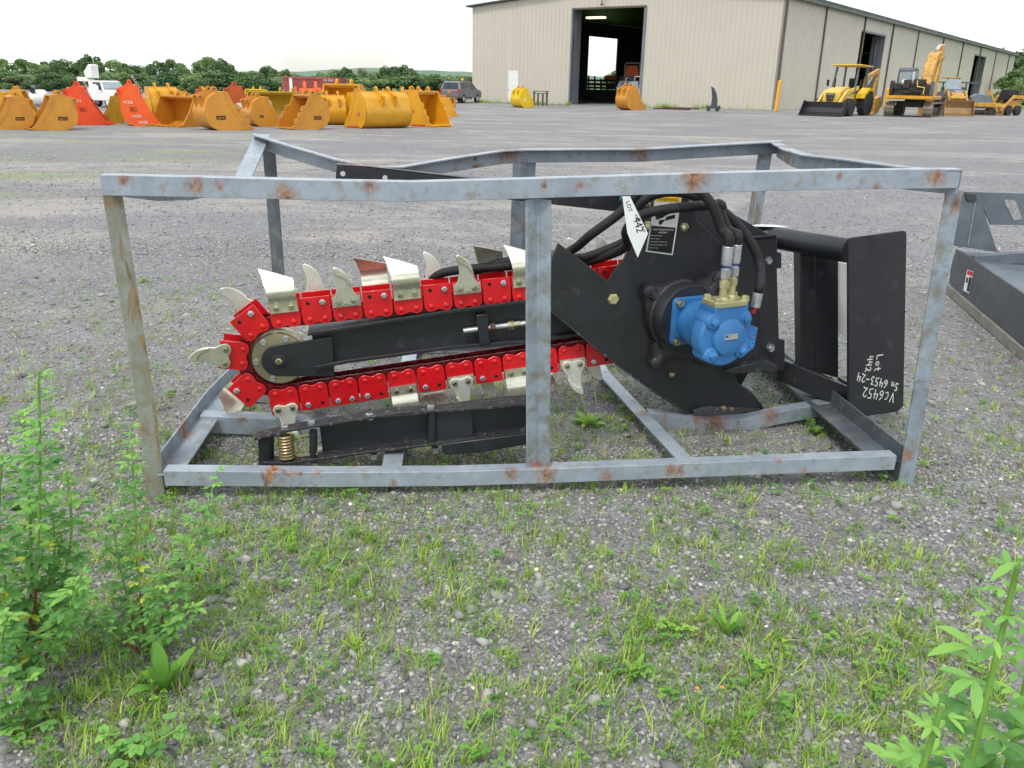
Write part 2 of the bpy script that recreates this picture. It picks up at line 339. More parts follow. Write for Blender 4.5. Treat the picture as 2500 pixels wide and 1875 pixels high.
def rust_spots(mat, spots):
    """rust blooms at the places the crate is bent, welded or scraped (points in the crate's own coordinates)"""
    n = mat.node_tree.nodes; l = mat.node_tree.links; b = n['Principled BSDF']; t = n.new('ShaderNodeTexCoord').outputs['Object']; acc = None
    nz_ = noise_(n, l, t, 34, 8, .82, .5, (1, 1, .45)); nz2 = noise_(n, l, t, 70, 6, .7)
    for c, r in spots:
        d = n.new('ShaderNodeVectorMath'); d.operation = 'DISTANCE'; l.new(t, d.inputs[0]); d.inputs[1].default_value = tuple(float(x) for x in c)
        m1 = n.new('ShaderNodeMapRange'); m1.inputs[1].default_value = r; m1.inputs[2].default_value = 0; l.new(d.outputs['Value'], m1.inputs[0])
        if acc is None: acc = m1.outputs[0]
        else:
            mx_ = n.new('ShaderNodeMath'); mx_.operation = 'MAXIMUM'; l.new(acc, mx_.inputs[0]); l.new(m1.outputs[0], mx_.inputs[1]); acc = mx_.outputs[0]
    ad = n.new('ShaderNodeMath'); ad.operation = 'MULTIPLY_ADD'; l.new(nz_, ad.inputs[0]); ad.inputs[1].default_value = 2.6; l.new(acc, ad.inputs[2])
    f = ramp(n, l, ad.outputs[0], [(1.02 / 2, (0, 0, 0)), (1.22 / 2, (1, 1, 1))]) if False else None
    mr = n.new('ShaderNodeMapRange'); mr.inputs[1].default_value = 1.52; mr.inputs[2].default_value = 2.25; mr.inputs[4].default_value = .85; l.new(ad.outputs[0], mr.inputs[0])
    gate = n.new('ShaderNodeMath'); gate.operation = 'MULTIPLY'; l.new(mr.outputs[0], gate.inputs[0])
    g2 = n.new('ShaderNodeMath'); g2.operation = 'GREATER_THAN'; g2.inputs[1].default_value = .001; l.new(acc, g2.inputs[0]); l.new(g2.outputs[0], gate.inputs[1])
    rc = ramp(n, l, nz2, [(.38, s2l((92, 62, 40))), (.5, s2l((140, 92, 52))), (.62, s2l((170, 124, 74)))])
    old = b.inputs['Base Color'].links[0].from_socket; l.new(mixc(n, l, gate.outputs[0], old, rc), b.inputs['Base Color'])
    oldr = b.inputs['Roughness'].links[0].from_socket; l.new(mixc(n, l, gate.outputs[0], oldr, (.85, .85, .85, 1)), b.inputs['Roughness'])
# ================================================================== crate frame (local axes: U along front, W into depth)
A0 = gpt(379, 1223); A0[2] = 0; B0 = gpt(2207, 1185); B0[2] = 0
U = unit(B0 - A0); W = np.array([-U[1], U[0], 0]); Z3 = np.array([0, 0, 1.])
def cr(u, w, z): return A0 + U * u + W * w + Z3 * z
def SP(px, py, w=0): return plane(px, py, A0 + W * w, W)
def SL(px, py, w=0):
    d = SP(px, py, w) - A0; return d @ U, d[2]
def Lprof(d1, d2, leg, t, leg2=None):
    leg2 = leg2 or leg; d1 = np.array(d1, float); d2 = np.array(d2, float)
    return [d1 * 0, d1 * leg, d1 * leg + d2 * t, d1 * t + d2 * t, d1 * t + d2 * leg2, d2 * leg2]
crate = thing('steel_crate', 'open grey steel shipping crate of rusty bent angle iron around the red chain trencher', 'crate', A0)
LG, TH = .062, .006
def rail(pts, d1, d2, name, mat=None, leg=LG, leg2=None):
    b = MB(); n_ = len(pts)
    b.sweep(pts, lambda i: Lprof(d1[i] if isinstance(d1, list) else d1, d2[i] if isinstance(d2, list) else d2, leg, TH, leg2))
    return b.build(name, mat or M['crate'], crate, bev=.0012)
LEN = 2.25; DEP = 1.38; HT = .945
def fpt(px, py, w=0):
    u, z = SL(px, py, w); return cr(u, w, z)
# front top rail: vertical face to camera, slightly sagging; outer corner = top front edge
ft = [fpt(243, 427), fpt(560, 434), fpt(820, 441), fpt(1000, 444), fpt(1280, 437), fpt(1700, 424), fpt(2050, 415), fpt(2351, 413)]
rail(ft, -Z3, W, 'top_rail', leg=.051, leg2=.045)
ub = lambda u: u
RZ = .940
rt = [gpt(622, 327, .93), gpt(700, 352, .915), gpt(820, 386, .885), gpt(905, 404, .87), gpt(985, 404, .868), gpt(1090, 386, .885), gpt(1230, 366, .93), gpt(1285, 364, .935), gpt(1490, 363, .93), gpt(1560, 363, .925), gpt(1700, 355, .93), gpt(1905, 342, .945)]
def snap(P, w): return None
rtu = []
for (px, py, w_) in [(622, 325, 1.36), (700, 350, 1.25), (820, 385, 1.1), (905, 404, 1.02), (985, 403, 1.02), (1090, 385, 1.06), (1230, 364, 1.12), (1285, 362, 1.14), (1490, 361, 1.22), (1560, 361, 1.23), (1700, 353, 1.3), (1903, 342, 1.36)]:
    u_, z_ = SL(px, py, w_); rtu.append(cr(u_, w_, z_))
rail(rtu, -W, -Z3, 'top_rail', leg=.06, leg2=.055)
# side top rails
l1 = rtu[0]
slp = [ft[0] + W * .01 - Z3 * .006 + U * .004]
for (px, py, w_) in [(300, 449, .1), (380, 462, .3), (460, 462, .55), (520, 452, .78), (572, 432, 1.02), (600, 375, 1.2)]:
    u_, z_ = SL(px, py, w_); slp.append(cr(u_, w_, z_))
slp.append(l1 - Z3 * .003)
rail(slp, U, -Z3, 'top_rail', leg=.062, leg2=.034)
r0, r1 = ft[-1], rtu[-1]
sr = [r0 - Z3 * .003]
for (px, py, w_) in [(2230, 407, .12), (2100, 390, .5), (1990, 378, .85), (1940, 364, 1.02)]:
    u_, z_ = SL(px, py, w_); sr.append(cr(u_, w_, z_))
sr.append(r1 - Z3 * .004)
rail(sr, -U, -Z3, 'top_rail', M['crate_post'], leg=.05, leg2=.065)
# posts (leaning)
def post(top, bot, d1, d2, bend=None, mat=None, leg=LG):
    pts = [bot, top] if bend is None else [bot] + bend + [top]
    b = MB(); b.sweep(pts, lambda i: Lprof(d1, d2, leg, TH)); b.build('post', mat or M['crate_post'], crate, bev=.0012)
ang = lambda a: U * math.cos(R(a)) + W * math.sin(R(a))
post(fpt(249, 470, .03), fpt(361, 1223, .006), ang(22), ang(112) * 1, [fpt(338, 1010, .015), fpt(300, 780, .03)], M['crate_rusty'], .047)
post(fpt(2352, 462, .035), fpt(2228, 1188, .004), -ang(8), W, [fpt(2320, 650, .02), fpt(2270, 930, .01)], None, .053)
mu0, mz0 = SL(1283, 486); mu1, mz1 = SL(1284, 1146)
# middle front post: root line of the angle faces the camera
c0 = fpt(1312, 486, .036); c1 = fpt(1312, 1143, .036)
for (t_, bt) in ((c0, c1),):
    b = MB(); b.sweep([bt, t_], lambda i: Lprof(unit(-U * .86 - W * .5), unit(U * .86 - W * .5), .0415, TH)); b.build('post', M['crate_post'], crate, bev=.0012)
def rp(px, py, w, zbot, **k):
    pass
ul, zl = SL(632, 335, 1.36)
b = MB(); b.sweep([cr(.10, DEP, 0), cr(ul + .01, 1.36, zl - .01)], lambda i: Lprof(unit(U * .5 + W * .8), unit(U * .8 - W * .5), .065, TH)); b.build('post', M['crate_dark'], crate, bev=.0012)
um, zm = SL(1290, 366, 1.14)
b = MB(); b.sweep([cr(um - .01, 1.34, 0), cr(um - .01, 1.15, zm - .008)], lambda i: Lprof(unit(-U * .8 + W * .5), unit(U * .8 + W * .5), .055, TH)); b.build('post', M['crate_post'], crate, bev=.0012)
urr, zrr = SL(1900, 347, 1.36)
b = MB(); b.sweep([cr(2.2, DEP, 0), cr(urr - .02, 1.355, zrr - .01)], lambda i: Lprof(-U, unit(W - U * .2), .06, TH)); b.build('post', M['crate_post'], crate, bev=.0012)
# bottom rails
fb = [fpt(398, 1150), fpt(620, 1152), fpt(800, 1154), fpt(1100, 1152), fpt(1340, 1145), fpt(1800, 1127), fpt(2190, 1113)]
rail(fb, -Z3, W, 'bottom_rail', leg=.047, leg2=.045)
rail([cr(0.0, .02, .07), cr(.0, .6, .07), cr(.06, DEP, .065)], U, -Z3, 'bottom_rail', M['crate_post'], leg=.075, leg2=.065)
b = MB(); b.sweep([cr(0.0, .02, .068), cr(.0, .6, .068), cr(.06, DEP, .063)], lambda i: [(0, 0, 0), U * .006, U * .006 + Z3 * .045, Z3 * .045]); b.build('bottom_flange', M['crate_post'], crate)
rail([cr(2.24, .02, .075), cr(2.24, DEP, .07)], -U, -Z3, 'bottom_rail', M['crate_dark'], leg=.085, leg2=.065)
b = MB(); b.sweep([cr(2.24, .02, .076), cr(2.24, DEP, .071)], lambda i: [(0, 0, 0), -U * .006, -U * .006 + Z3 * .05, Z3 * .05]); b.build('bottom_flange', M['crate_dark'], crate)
rail([cr(.06, DEP, .065), cr(2.22, DEP, .065)], -Z3, -W, 'bottom_rail', leg=.055)
# cross bearers front to back
rail([cr(.645, .03, .06), cr(.66, DEP - .01, .06)], U, -Z3, 'cross_rail', leg=.06)
rail([cr(1.60, .008, .075), cr(1.50, .9, .06), cr(1.49, DEP - .01, .06)], -U, -Z3, 'cross_rail', leg=.05, leg2=.055)
# lengthwise inner members
i0 = SP(487, 1016, .44); i1 = SP(900, 1033, .44); rail([i0, i1, i1 + U * .06], -Z3, W, 'cross_rail', leg=.06)
j0 = SP(537, 946, .76); j1 = SP(880, 968, .76); rail([j0, j1], -Z3, W, 'cross_rail', leg=.05)
k = [SP(px, py, w_) for px, py, w_ in ((1585, 1009, .50), (1650, 1015, .48), (1740, 1028, .46), (1830, 1022, .46), (1900, 1006, .47), (2055, 978, .52))]
rail(k, -Z3, W, 'cross_rail', leg=.05)
sp_ = []
for px, py, w_, r_ in ((1700, 422, 0, .085), (1690, 445, 0, .05), (478, 455, 0, .05), (535, 452, 0, .03), (905, 452, 0, .05), (1330, 455, 0, .025), (2140, 460, 0, .028), (2285, 432, 0, .05), (1415, 455, 0, .03), (2050, 430, 0, .02), (300, 440, 0, .03), (700, 478, 0, .06), (905, 404, 1.02, .15), (1240, 366, 1.12, .10), (1560, 363, 1.2, .08), (1940, 360, 1.1, .12), (268, 500, .02, .06), (345, 1180, 0, .07), (330, 1050, 0, .07), (1312, 1140, .02, .05), (1330, 1160, 0, .07), (1250, 1155, 0, .05), (1640, 1150, 0, .045), (2215, 1110, 0, .035), (1740, 1030, .46, .12), (1880, 1010, .47, .07), (1575, 1000, .45, .06), (590, 1025, .44, .025), (1900, 1120, 0, .03), (2340, 500, .02, .06), (1480, 1165, 0, .04), (960, 1180, 0, .02), (560, 900, .9, .05), (430, 1050, .3, .10)):
    sp_.append((SP(px, py, w_) - A0, r_ * (.85 if r_ < .08 else .95)))
for k_ in ('crate', 'crate_post', 'crate_rusty'): rust_spots(M[k_], sp_)
# ================================================================== trencher (plane slightly yawed)
T0 = SP(682.7, 867.7, .47)
TU = np.array([math.cos(R(10.5)), math.sin(R(10.5)), 0]); TW = np.array([-TU[1], TU[0], 0])
def TP(px, py, off=0): return plane(px, py, T0 - TW * off, TW)
def T2(px, py): d = TP(px, py) - T0; return np.array([d @ TU, d[2]])
def t3(a, z, off=0): return T0 + TU * a + Z3 * z - TW * off
tr = thing('chain_trencher', 'black chain trencher attachment with red toothed digging chain and blue hydraulic motor', 'trencher', (T0[0] + .5, T0[1] + .1, 0))
# --- boom
nose = MB(); c = T2(682, 871); rN = np.linalg.norm(T2(682 - 41, 871) - c)
e1 = T2(811, 813); e2 = T2(818, 909); a1 = T2(692, 829); a2 = T2(696, 912)
poly = [t3(*(e1), .045), t3(*(e2), .045)]
for q in range(13):
    an = -90 + 5 - q * 180 / 12; poly.append(t3(c[0] + rN * math.cos(R(an)), c[1] + rN * math.sin(R(an)), .045))
nose.prism(poly, TW * .012); nose.build('boom_nose', M['black'], tr, bev=.002)
b = MB(); ft_ = [TP(751, 812, .055), TP(850, 797, .055), TP(1100, 757, .055), TP(1281, 733, .055), TP(1400, 722, .055)]
b.sweep(ft_, lambda i: [(0, 0, 0), TW * .11, TW * .11 - Z3 * .012, -Z3 * .012])
fb_ = [TP(766, 895, .055), TP(850, 879, .055), TP(1100, 845, .055), TP(1281, 832, .055), TP(1420, 812, .055)]
b.sweep(fb_, lambda i: [(0, 0, 0), TW * .11, TW * .11 - Z3 * .012, -Z3 * .012])
b.prism([TP(760, 812, .02), TP(1281, 733, .02), TP(1420, 722, .02), TP(1420, 812, .02), TP(1281, 832, .02), TP(775, 893, .02)], TW * .03)
b.build('boom', M['black'], tr, bev=.0015)
b = MB(); b.prism([TP(1163, 770, .06), TP(1190, 767, .06), TP(1197, 838, .06), TP(1171, 842, .06)], TW * .04); b.build('tension_bracket', M['black'], tr, bev=.002)
b = MB(); b.cyl(TP(1131, 808, .045), TP(1290, 788, .045), .0095, n=14); b.build('tension_rod', M['steel'], tr)
b = MB(); ax = unit(TP(1290, 788, .045) - TP(1131, 808, .045)); b.lathe(TP(1196, 800, .045), ax, [(0, .016), (.018, .016)], 6); b.build('rusty_nut', pmat('rusty_nut', (92, 70, 54), (70, 52, 40), 40, .7, .4), tr, flat=True)
b = MB(); b.lathe(TP(1240, 794, .045), ax, [(0, .016), (.02, .016)], 6); b.lathe(TP(1256, 792, .045), ax, [(0, .012), (.018, .012)], 12); b.build('nut', M['bolt'], tr, flat=True)
# --- sprocket wheel
b = MB(); wc = t3(0, 0, 0.032); pr = np.linalg.norm(T2(682.7 + 66, 867.7))
b.lathe(t3(0, 0, .034), TW, [(0, pr * .97), (.006, pr), (.012, pr), (.014, pr * 1.06), (.06, pr * 1.06), (.062, pr), (.075, pr)], 48)
spr = b.build('idler_wheel', pmat('zinc_wheel', (176, 170, 138), (158, 148, 122), 8, .4, .75), tr)
for an in (128, 68, 186, -41, 250, 5):
    b = MB(); q = t3(.83 * pr * math.cos(R(an)), .83 * pr * math.sin(R(an)), .036); b.lathe(q, -TW, [(-.003, .0095), (.004, .0095), (.0045, .006), (.002, .0055)], 14); b.build('wheel_bolt', M['steel'], spr)
b = MB(); b.lathe(t3(c[0] + .002, c[1], .0455), -TW, [(0, .024), (.004, .024), (.0045, .022)], 24); b.build('washer', M['black'], tr)
b = MB(); b.hexh(t3(c[0] + .002, c[1], .0495), -TW, .011, .009); b.build('axle_bolt', M['bolt'], tr, flat=True)
# --- chain
pin = lambda x, y: T2(x, y)
P = float(np.linalg.norm(T2(720, 777) - T2(683, 781)))
topA = T2(683.4, 780); topD = T2(1268, 717) - topA; topD /= np.linalg.norm(topD)
links = []   # (centre2d, tangent2d)
px_t = [(cx_, cy_) for cx_, cy_ in ()]
pitch = 2.03 * P
ms = [((683.4 + 722) / 2, (780 + 777.2) / 2)]
k = 0
while True:
    s_ = k * pitch + P * .5; cpt = topA + topD * s_
    if proj(t3(*cpt))[0] > 1560: break
    links.append((cpt, topD.copy(), 'T', k)); k += 1
def cen(p1, p2):
    p1 = T2(*p1); p2 = T2(*p2); d = p2 - p1; return (p1 + p2) / 2, d / np.linalg.norm(d)
for nm, (p1, p2) in (('UL', ((615.7, 809.8), (645.3, 787.6))), ('L', ((595.4, 879), (597.8, 842.3))), ('LL', ((638, 938.8), (609.2, 914.2)))):
    cc, tt = cen(p1, p2); links.append((cc, tt, nm, 0))
botA = T2(674.7, 951.3); botD = T2(1247, 866) - botA; botD /= np.linalg.norm(botD); k = 0
while True:
    s_ = k * pitch + P * .5; cpt = botA + botD * s_
    if proj(t3(*cpt))[0] > 1540: break
    links.append((cpt, -botD, 'B', k)); k += 1
HALFW = .036                     # chain half width across the boom
def link_pl(cc, tt, s_, n_):
    nn = np.array([-tt[1], tt[0]]); return cc + tt * (s_ * P) + nn * (n_ * P)
ppoly = [(-.97, 1.5), (.97, 1.5), (.97, .1), (.93, -.12), (.82, -.28), (.62, -.36), (.42, -.36), (.2, -.27), (0, -.22), (-.2, -.27), (-.42, -.36), (-.62, -.36), (-.82, -.28), (-.93, -.12), (-.97, .1)]
def fin(cc, tt, off, side):      # shark fin digging tooth
    b = MB(); o = off
    base = [(-.72, .80), (-.42, .72), (0, .86), (.42, .72), (.72, .80), (.85, 1.05), (.78, 1.35), (.52, 1.75), (.5, 2.1), (.42, 2.5), (.22, 2.9), (-.08, 3.2), (-.42, 3.4), (-.58, 3.35), (-.6, 3.1), (-.5, 2.7), (-.46, 2.2), (-.58, 1.7), (-.78, 1.35), (-.85, 1.05)]
    f3 = lambda s_, n_, oo: t3(*link_pl(cc, tt, s_, n_), oo)
    b.prism([f3(s_, n_, o + .010 * side) for s_, n_ in base], TW * .010 * side)
    b.prism([f3(s_, n_, o + .0145 * side) for s_, n_ in ((-.6, 3.3), (-.46, 2.82), (-.2, 2.78), (.15, 2.5), (.36, 2.1), (.47, 2.15), (.38, 2.52), (.18, 2.88), (-.1, 3.18), (-.42, 3.38))], TW * .006 * side)
    return b
def cup(cc, tt, off, side):      # curved scoop blade
    b = MB(); rows = [(.72, 0, .9, .9), (1.3, .0, .9, .9), (1.45, .0015, .9, .9), (1.62, .006, .9, .9), (1.9, .014, .9, .9), (2.25, .016, .93, .9), (2.6, .008, .98, .88), (2.9, -.004, 1.05, .85), (3.3, -.02, 1.14, -.2), (3.62, -.032, 1.28, -1.1)]
    nn = 7; vs = []; n_ = 2
    for side2 in (0, 1):
        for nrm, oo, l_, r_ in rows:
            for j in range(nn):
                s_ = -l_ + (l_ + r_) * j / (nn - 1)
                vs.append(t3(*link_pl(cc, tt, s_, min(nrm, 3.62 - (s_ + 1.25) * .32)), off + side * (.003 + oo + .005 * side2 * 1)))
    k_ = len(rows); n1 = k_ * nn
    fs = [(i * nn + j, i * nn + j + 1, (i + 1) * nn + j + 1, (i + 1) * nn + j) for i in range(k_ - 1) for j in range(nn - 1)]
    fs += [tuple(q + n1 for q in f_[::-1]) for f_ in fs]
    rim = [j for j in range(nn)] + [i * nn + nn - 1 for i in range(1, k_)] + [(k_ - 1) * nn + j for j in range(nn - 2, -1, -1)] + [i * nn for i in range(k_ - 2, 0, -1)]
    fs += [(rim[i], rim[i] + n1, rim[(i + 1) % len(rim)] + n1, rim[(i + 1) % len(rim)]) for i in range(len(rim))]
    b.add(vs, fs); return b
TT = {('T', 0): 'cF', ('T', 1): 'fB', ('T', 2): 'fF', ('T', 3): 'cB', ('T', 4): 'cF', ('T', 5): 'fB', ('T', 6): 'fF', ('T', 7): 'cB', ('T', 8): 'cF', ('T', 9): 'fF', ('T', 10): 'fB', ('T', 11): 'fB', ('UL', 0): 'fB', ('L', 0): 'fF', ('LL', 0): 'cB',
      ('B', 0): 'fF', ('B', 1): 'fB', ('B', 2): 'fB2', ('B', 3): 'fB', ('B', 4): 'cF', ('B', 5): 'cB', ('B', 6): 'fF', ('B', 7): 'fB', ('B', 8): 'cF', ('B', 9): 'cB', ('B', 10): 'fF', ('B', 11): 'fB'}
hole = pmat('bolt_hole', (14, 10, 10), (8, 6, 6), 9, .8)
FO = .045                         # front plate outer face offset
for cc, tt, run, k in links:
    typ = TT.get((run, k), 'fB')
    off = 0.0
    lk = MB()
    for oo in (FO - .007, -.045):
        lk.prism([t3(*link_pl(cc, tt, s_, n_), oo + .007) for s_, n_ in ppoly], TW * .007)
    for s_ in (-.5, .5):
        q = t3(*link_pl(cc, tt, s_, 0), FO); lk.lathe(q, -TW, [(-.002, .0095), (.0015, .0092), (.004, .006), (.0045, .002)], 12)
        lk.cyl(t3(*link_pl(cc, tt, s_, 0), FO - .007), t3(*link_pl(cc, tt, s_, 0), -.045), .009, n=10)
    lo = lk.build('chain_link', M['red'], tr, bev=.001, segs=1)
    bm = MB(); bh = MB()
    if typ in ('fF', 'cF'):
        pts = [(-.48, 1.05), (.48, 1.05)]; ho = FO + (.016 if typ == 'fF' else .009)
        for s_, n_ in pts: bm.hexh(t3(*link_pl(cc, tt, s_, n_), ho), -TW, .0088, .008)
    elif typ == 'fB2':
        for s_, n_ in ((-.48, 1.15), (.48, 1.15)): bm.hexh(t3(*link_pl(cc, tt, s_, n_), FO), -TW, .0088, .008)
    else:
        s1 = .48 if run in ('T', 'UL') else .48
        q = t3(*link_pl(cc, tt, s1, 1.12), FO); bm.lathe(q, -TW, [(0, .0105), (.006, .0105), (.008, .0085), (.0085, .0055), (.005, .005)], 6)
        bm.cyl(q - TW * .004, q - TW * .011, .0045, n=8)
        bh.lathe(t3(*link_pl(cc, tt, -.48, 1.12), FO), -TW, [(0, .0062), (.0006, .0062)], 12)
        bh.build('bolt_hole', hole, lo)
    if typ == 'fF':
        pl_ = MB(); pl_.prism([t3(*link_pl(cc, tt, s_, n_), FO + .004) for s_, n_ in ((-.93, .66), (.93, .66), (.93, 1.4), (-.93, 1.4))], TW * .004)
        if not (run in ('L',) or (run == 'B' and k == 0)): pl_.build('tooth_base', M['zincg'], lo)
        fin(cc, tt, FO + .004, 1).build('tooth', M['zincg'] if run != 'B' else M['zincw'], lo, bev=.0015)
    elif typ in ('fB', 'fB2'): fin(cc, tt, -.042, -1).build('tooth', M['zincw'], lo, bev=.0015)
    elif typ == 'cF': cup(cc, tt, FO, 1).build('tooth', M['zinc'], lo)
    else: cup(cc, tt, -.042, -1).build('tooth', M['zinc'], lo)
    bm.build('tooth_bolt', M['bolt'] if 'F' in typ else M['steel'], lo, flat=True)
# inner roller strip
b = MB(); seq = []
tops = [l_ for l_ in links if l_[2] == 'T'][::-1]; ord_ = tops + [l_ for l_ in links if l_[2] in ('UL', 'L', 'LL')] + [l_ for l_ in links if l_[2] == 'B']
pins = []
for cc, tt, run, k in ord_: pins += [link_pl(cc, tt, .5, 0), link_pl(cc, tt, -.5, 0)]
for i in range(len(pins) - 1):
    p_, q_ = pins[i], pins[i + 1]; d_ = (q_ - p_) / np.linalg.norm(q_ - p_); n_ = np.array([-d_[1], d_[0]]); h_ = .44 * P
    for oo in (.026, -.03):
        pts = []
        for (c_, sgn) in ((q_, 1), (p_, -1)):
            for an in (-80, -40, 0, 40, 80): pts.append(t3(*(c_ + d_ * sgn * h_ * math.cos(R(an)) + n_ * sgn * h_ * math.sin(R(an))), oo))
        b.prism(pts, TW * .006)
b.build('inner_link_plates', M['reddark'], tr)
# --- side plate (near) with round housing edge
OF = .10
spoly = [(1363, 593), (1484, 686), (1496, 665), (1510, 648), (1524, 633), (1536, 612), (1543, 580), (1548, 530), (1556, 490), (1580, 462), (1630, 448), (1685, 462), (1700, 520), (1702, 538), (1757, 592), (1756, 600), (1740, 625), (1731, 648), (1732, 690), (1800, 700), (1860, 760), (1850, 905), (1792, 907), (1802, 936), (1834, 956), (1856, 982), (1869, 1006), (1806, 1026), (1752, 1031), (1689, 1016), (1644, 985), (1526, 903), (1456, 850), (1343, 756), (1344, 640)]
b = MB(); b.prism([TP(x, y, OF) for x, y in spoly], TW * .012); b.build('side_plate', M['black'], tr, bev=.002)
b = MB(); fl = [(1340, 752), (1456, 848), (1526, 902), (1600, 955), (1644, 984), (1689, 1016), (1752, 1032), (1806, 1027), (1866, 1008)]
b.sweep([TP(x, y, OF + .012) for x, y in fl], lambda i: [(0, 0, 0), TW * .14, TW * .14 - Z3 * .009, -Z3 * .009]); b.build('skid_shoe', M['blackworn'], tr, bev=.0015)
b = MB(); b.prism([TP(x, y, -.06) for x, y in ((1530, 600), (1580, 470), (1700, 470), (1890, 580), (1890, 900), (1830, 905), (1800, 960), (1700, 985), (1600, 940), (1500, 850), (1500, 700))], TW * .012); b.build('far_side_plate', M['black'], tr, bev=.002)
b = MB(); b.hexh(TP(1497, 730, OF + .001), -TW, .017, .012); b.build('plate_bolt', M['brass'], tr, flat=True)
for x, y, mm in ((1670, 554, 'bolt'), (1580, 550, 'bolt'), (1584, 493, 'bolt'), (1688, 495, 'bolt')):
    b = MB(); b.hexh(TP(x, y, OF + .001), -TW, .0135, .010); b.cyl(TP(x, y, OF + .008), TP(x, y, OF + .016), .006, n=10); b.build('plate_bolt', M[mm], tr, flat=True)
for x, y in ((1487, 757), (1488, 796)):
    b = MB(); b.lathe(TP(x, y, OF), -TW, [(0, .012), (.0008, .012)], 16); b.build('pressed_hole', hole if y == 0 else M['cast'], tr)
b = MB(); sh = [(1690, 1000, 0), (1740, 985, .03), (1800, 975, .04), (1836, 984, .03), (1869, 1007, 0), (1806, 1027, 0), (1752, 1032, 0), (1700, 1018, 0)]
b.prism([TP(x, y, OF + .014 - o_) for x, y, o_ in sh], -Z3 * .008); b.build('shoe_tip', M['blackworn'], tr, bev=.002)
for x, y, r_ in ((1766, 996, .012), (1786, 998, .009), (1640, 914, .012)):
    b = MB(); b.lathe(TP(x, y, OF + .004), Z3 + U * .3, [(-r_ * .7, r_ * .5), (0, r_), (r_ * .6, r_ * .7)], 7); b.build('dried_mud', M['dry'], tr, flat=True)
# hub casting: four lobed star
hc = T2(1645, 772)
def star(sc, off, dep, cx_=0):
    pts = []
    lob = [(1556, 690), (1718, 662), (1745, 850), (1573, 862)]
    angs = [math.atan2(*(T2(x, y) - hc)[::-1]) for x, y in lob]; rr = [np.linalg.norm(T2(x, y) - hc) for x, y in lob]
    for i in range(96):
        a_ = 2 * math.pi * i / 96; r_ = .098
        for q in range(4):
            da = abs((a_ - angs[q] + math.pi) % (2 * math.pi) - math.pi); r_ = max(r_, rr[q] * math.cos(min(1.2, da * 1.05)) ** 2.0 if da < 1.1 else 0)
            if da < .17: r_ = max(r_, rr[q] + .02 * math.sqrt(max(0, 1 - (da / .17) ** 2)))
        pts.append(t3(hc[0] + r_ * sc * math.cos(a_), hc[1] + r_ * sc * math.sin(a_), off))
    return pts
b = MB(); n_ = 96; layers = [star(1.0, OF, 0), star(1.0, OF + .02, 0), star(.96, OF + .034, 0), star(.78, OF + .036, 0), star(.62, OF + .06, 0)]
vs = [p for L_ in layers for p in L_]
b.add(vs, [(i * n_ + j, i * n_ + (j + 1) % n_, (i + 1) * n_ + (j + 1) % n_, (i + 1) * n_ + j) for i in range(4) for j in range(n_)] + [tuple(range(4 * n_, 5 * n_))])
b.lathe(t3(hc[0], hc[1], OF), -TW, [(.0, .124), (.04, .118), (.06, .112), (.066, .104)], 48)
for x, y in ((1556, 690), (1718, 662), (1573, 858)):
    q = T2(x, y); b.lathe(t3(q[0], q[1], OF + .01), -TW, [(0, .026), (.030, .024), (.036, .019), (.037, .010)], 20); e_ = unit(t3(hc[0], hc[1], OF) - t3(q[0], q[1], OF)); b.tube([t3(q[0], q[1], OF + .028), t3(q[0], q[1], OF + .03) + e_ * .05, t3(q[0], q[1], OF + .05) + e_ * .10], [.022, .020, .026], 12)
b.build('hub_casting', M['cast'], tr, sharp=50)
# motor
MA = ray(250, 180); MA[2] = 0; MA = -unit(MA); MU = np.array([-MA[1], MA[0], 0]) * -1.0
if MU @ TU < 0: MU = -MU
F0 = TP(1690, 781, OF + .08)
MS = 1.3
def mo(a, u_, z_): return F0 + (MA * a + MU * u_ + Z3 * z_) * MS
def ml(b, o, ax, prof, n=24): b.lathe(o, ax, [(t_ * MS, r_ * MS) for t_, r_ in prof], n)
b = MB(); ml(b, mo(-.07, -.004, .002), MA, [(0, .094), (.02, .094), (.024, .089), (.055, .088), (.061, .085)], 48); b.build('pilot_disc', M['cast'], tr)
b = MB(); fs_ = .0615
def rrect(h, r, a):
    pts = []
    for sx, sz, st in ((1, 1, 0), (-1, 1, 90), (-1, -1, 180), (1, -1, 270)):
        for q in range(5):
            an = R(st + q * 22.5); pts.append(mo(a, sx * (h - r) + r * math.cos(an), sz * (h - r) + r * math.sin(an)))
    return pts
b.prism(rrect(fs_, .012, -.008), MA * .020)
ml(b, mo(.006, 0, 0), MA, [(0, .052), (.012, .056), (.045, .062), (.085, .068), (.09, .070), (.095, .075)], 40)
ml(b, mo(.095, 0, -.004), MA, [(0, .070), (.006, .077), (.040, .078), (.046, .073)], 44)
ml(b, mo(.138, 0.002, -.006), MA, [(0, .048), (.012, .046), (.016, .041)], 36)
for an in (40, 140, 225, 318):
    rr = .062; q = mo(.095, rr * math.cos(R(an)), -.004 + rr * math.sin(R(an))); ml(b, q, MA, [(0, .020), (.048, .020), (.053, .017)], 18)
    q = mo(.146, rr * math.cos(R(an)), -.004 + rr * math.sin(R(an))); ml(b, q, MA, [(0, .014), (.003, .014), (.0035, .0105), (.011, .0105), (.012, .009)], 6)
b.prism([mo(.085, -.048, .030), mo(.085, .052, .030), mo(.146, .052, .030), mo(.146, -.048, .030)], Z3 * .052)
b.prism([mo(.118, .06, -.005), mo(.118, .094, .008), mo(.118, .090, -.045), mo(.118, .06, -.060)], MA * .030)
for z_ in (-.012, -.034): ml(b, mo(.140, .080, z_), MA, [(0, .009), (.003, .009), (.0035, .005), (.002, .004)], 14)
motor = b.build('motor', M['blue'], tr, bev=.0015, sharp=45)
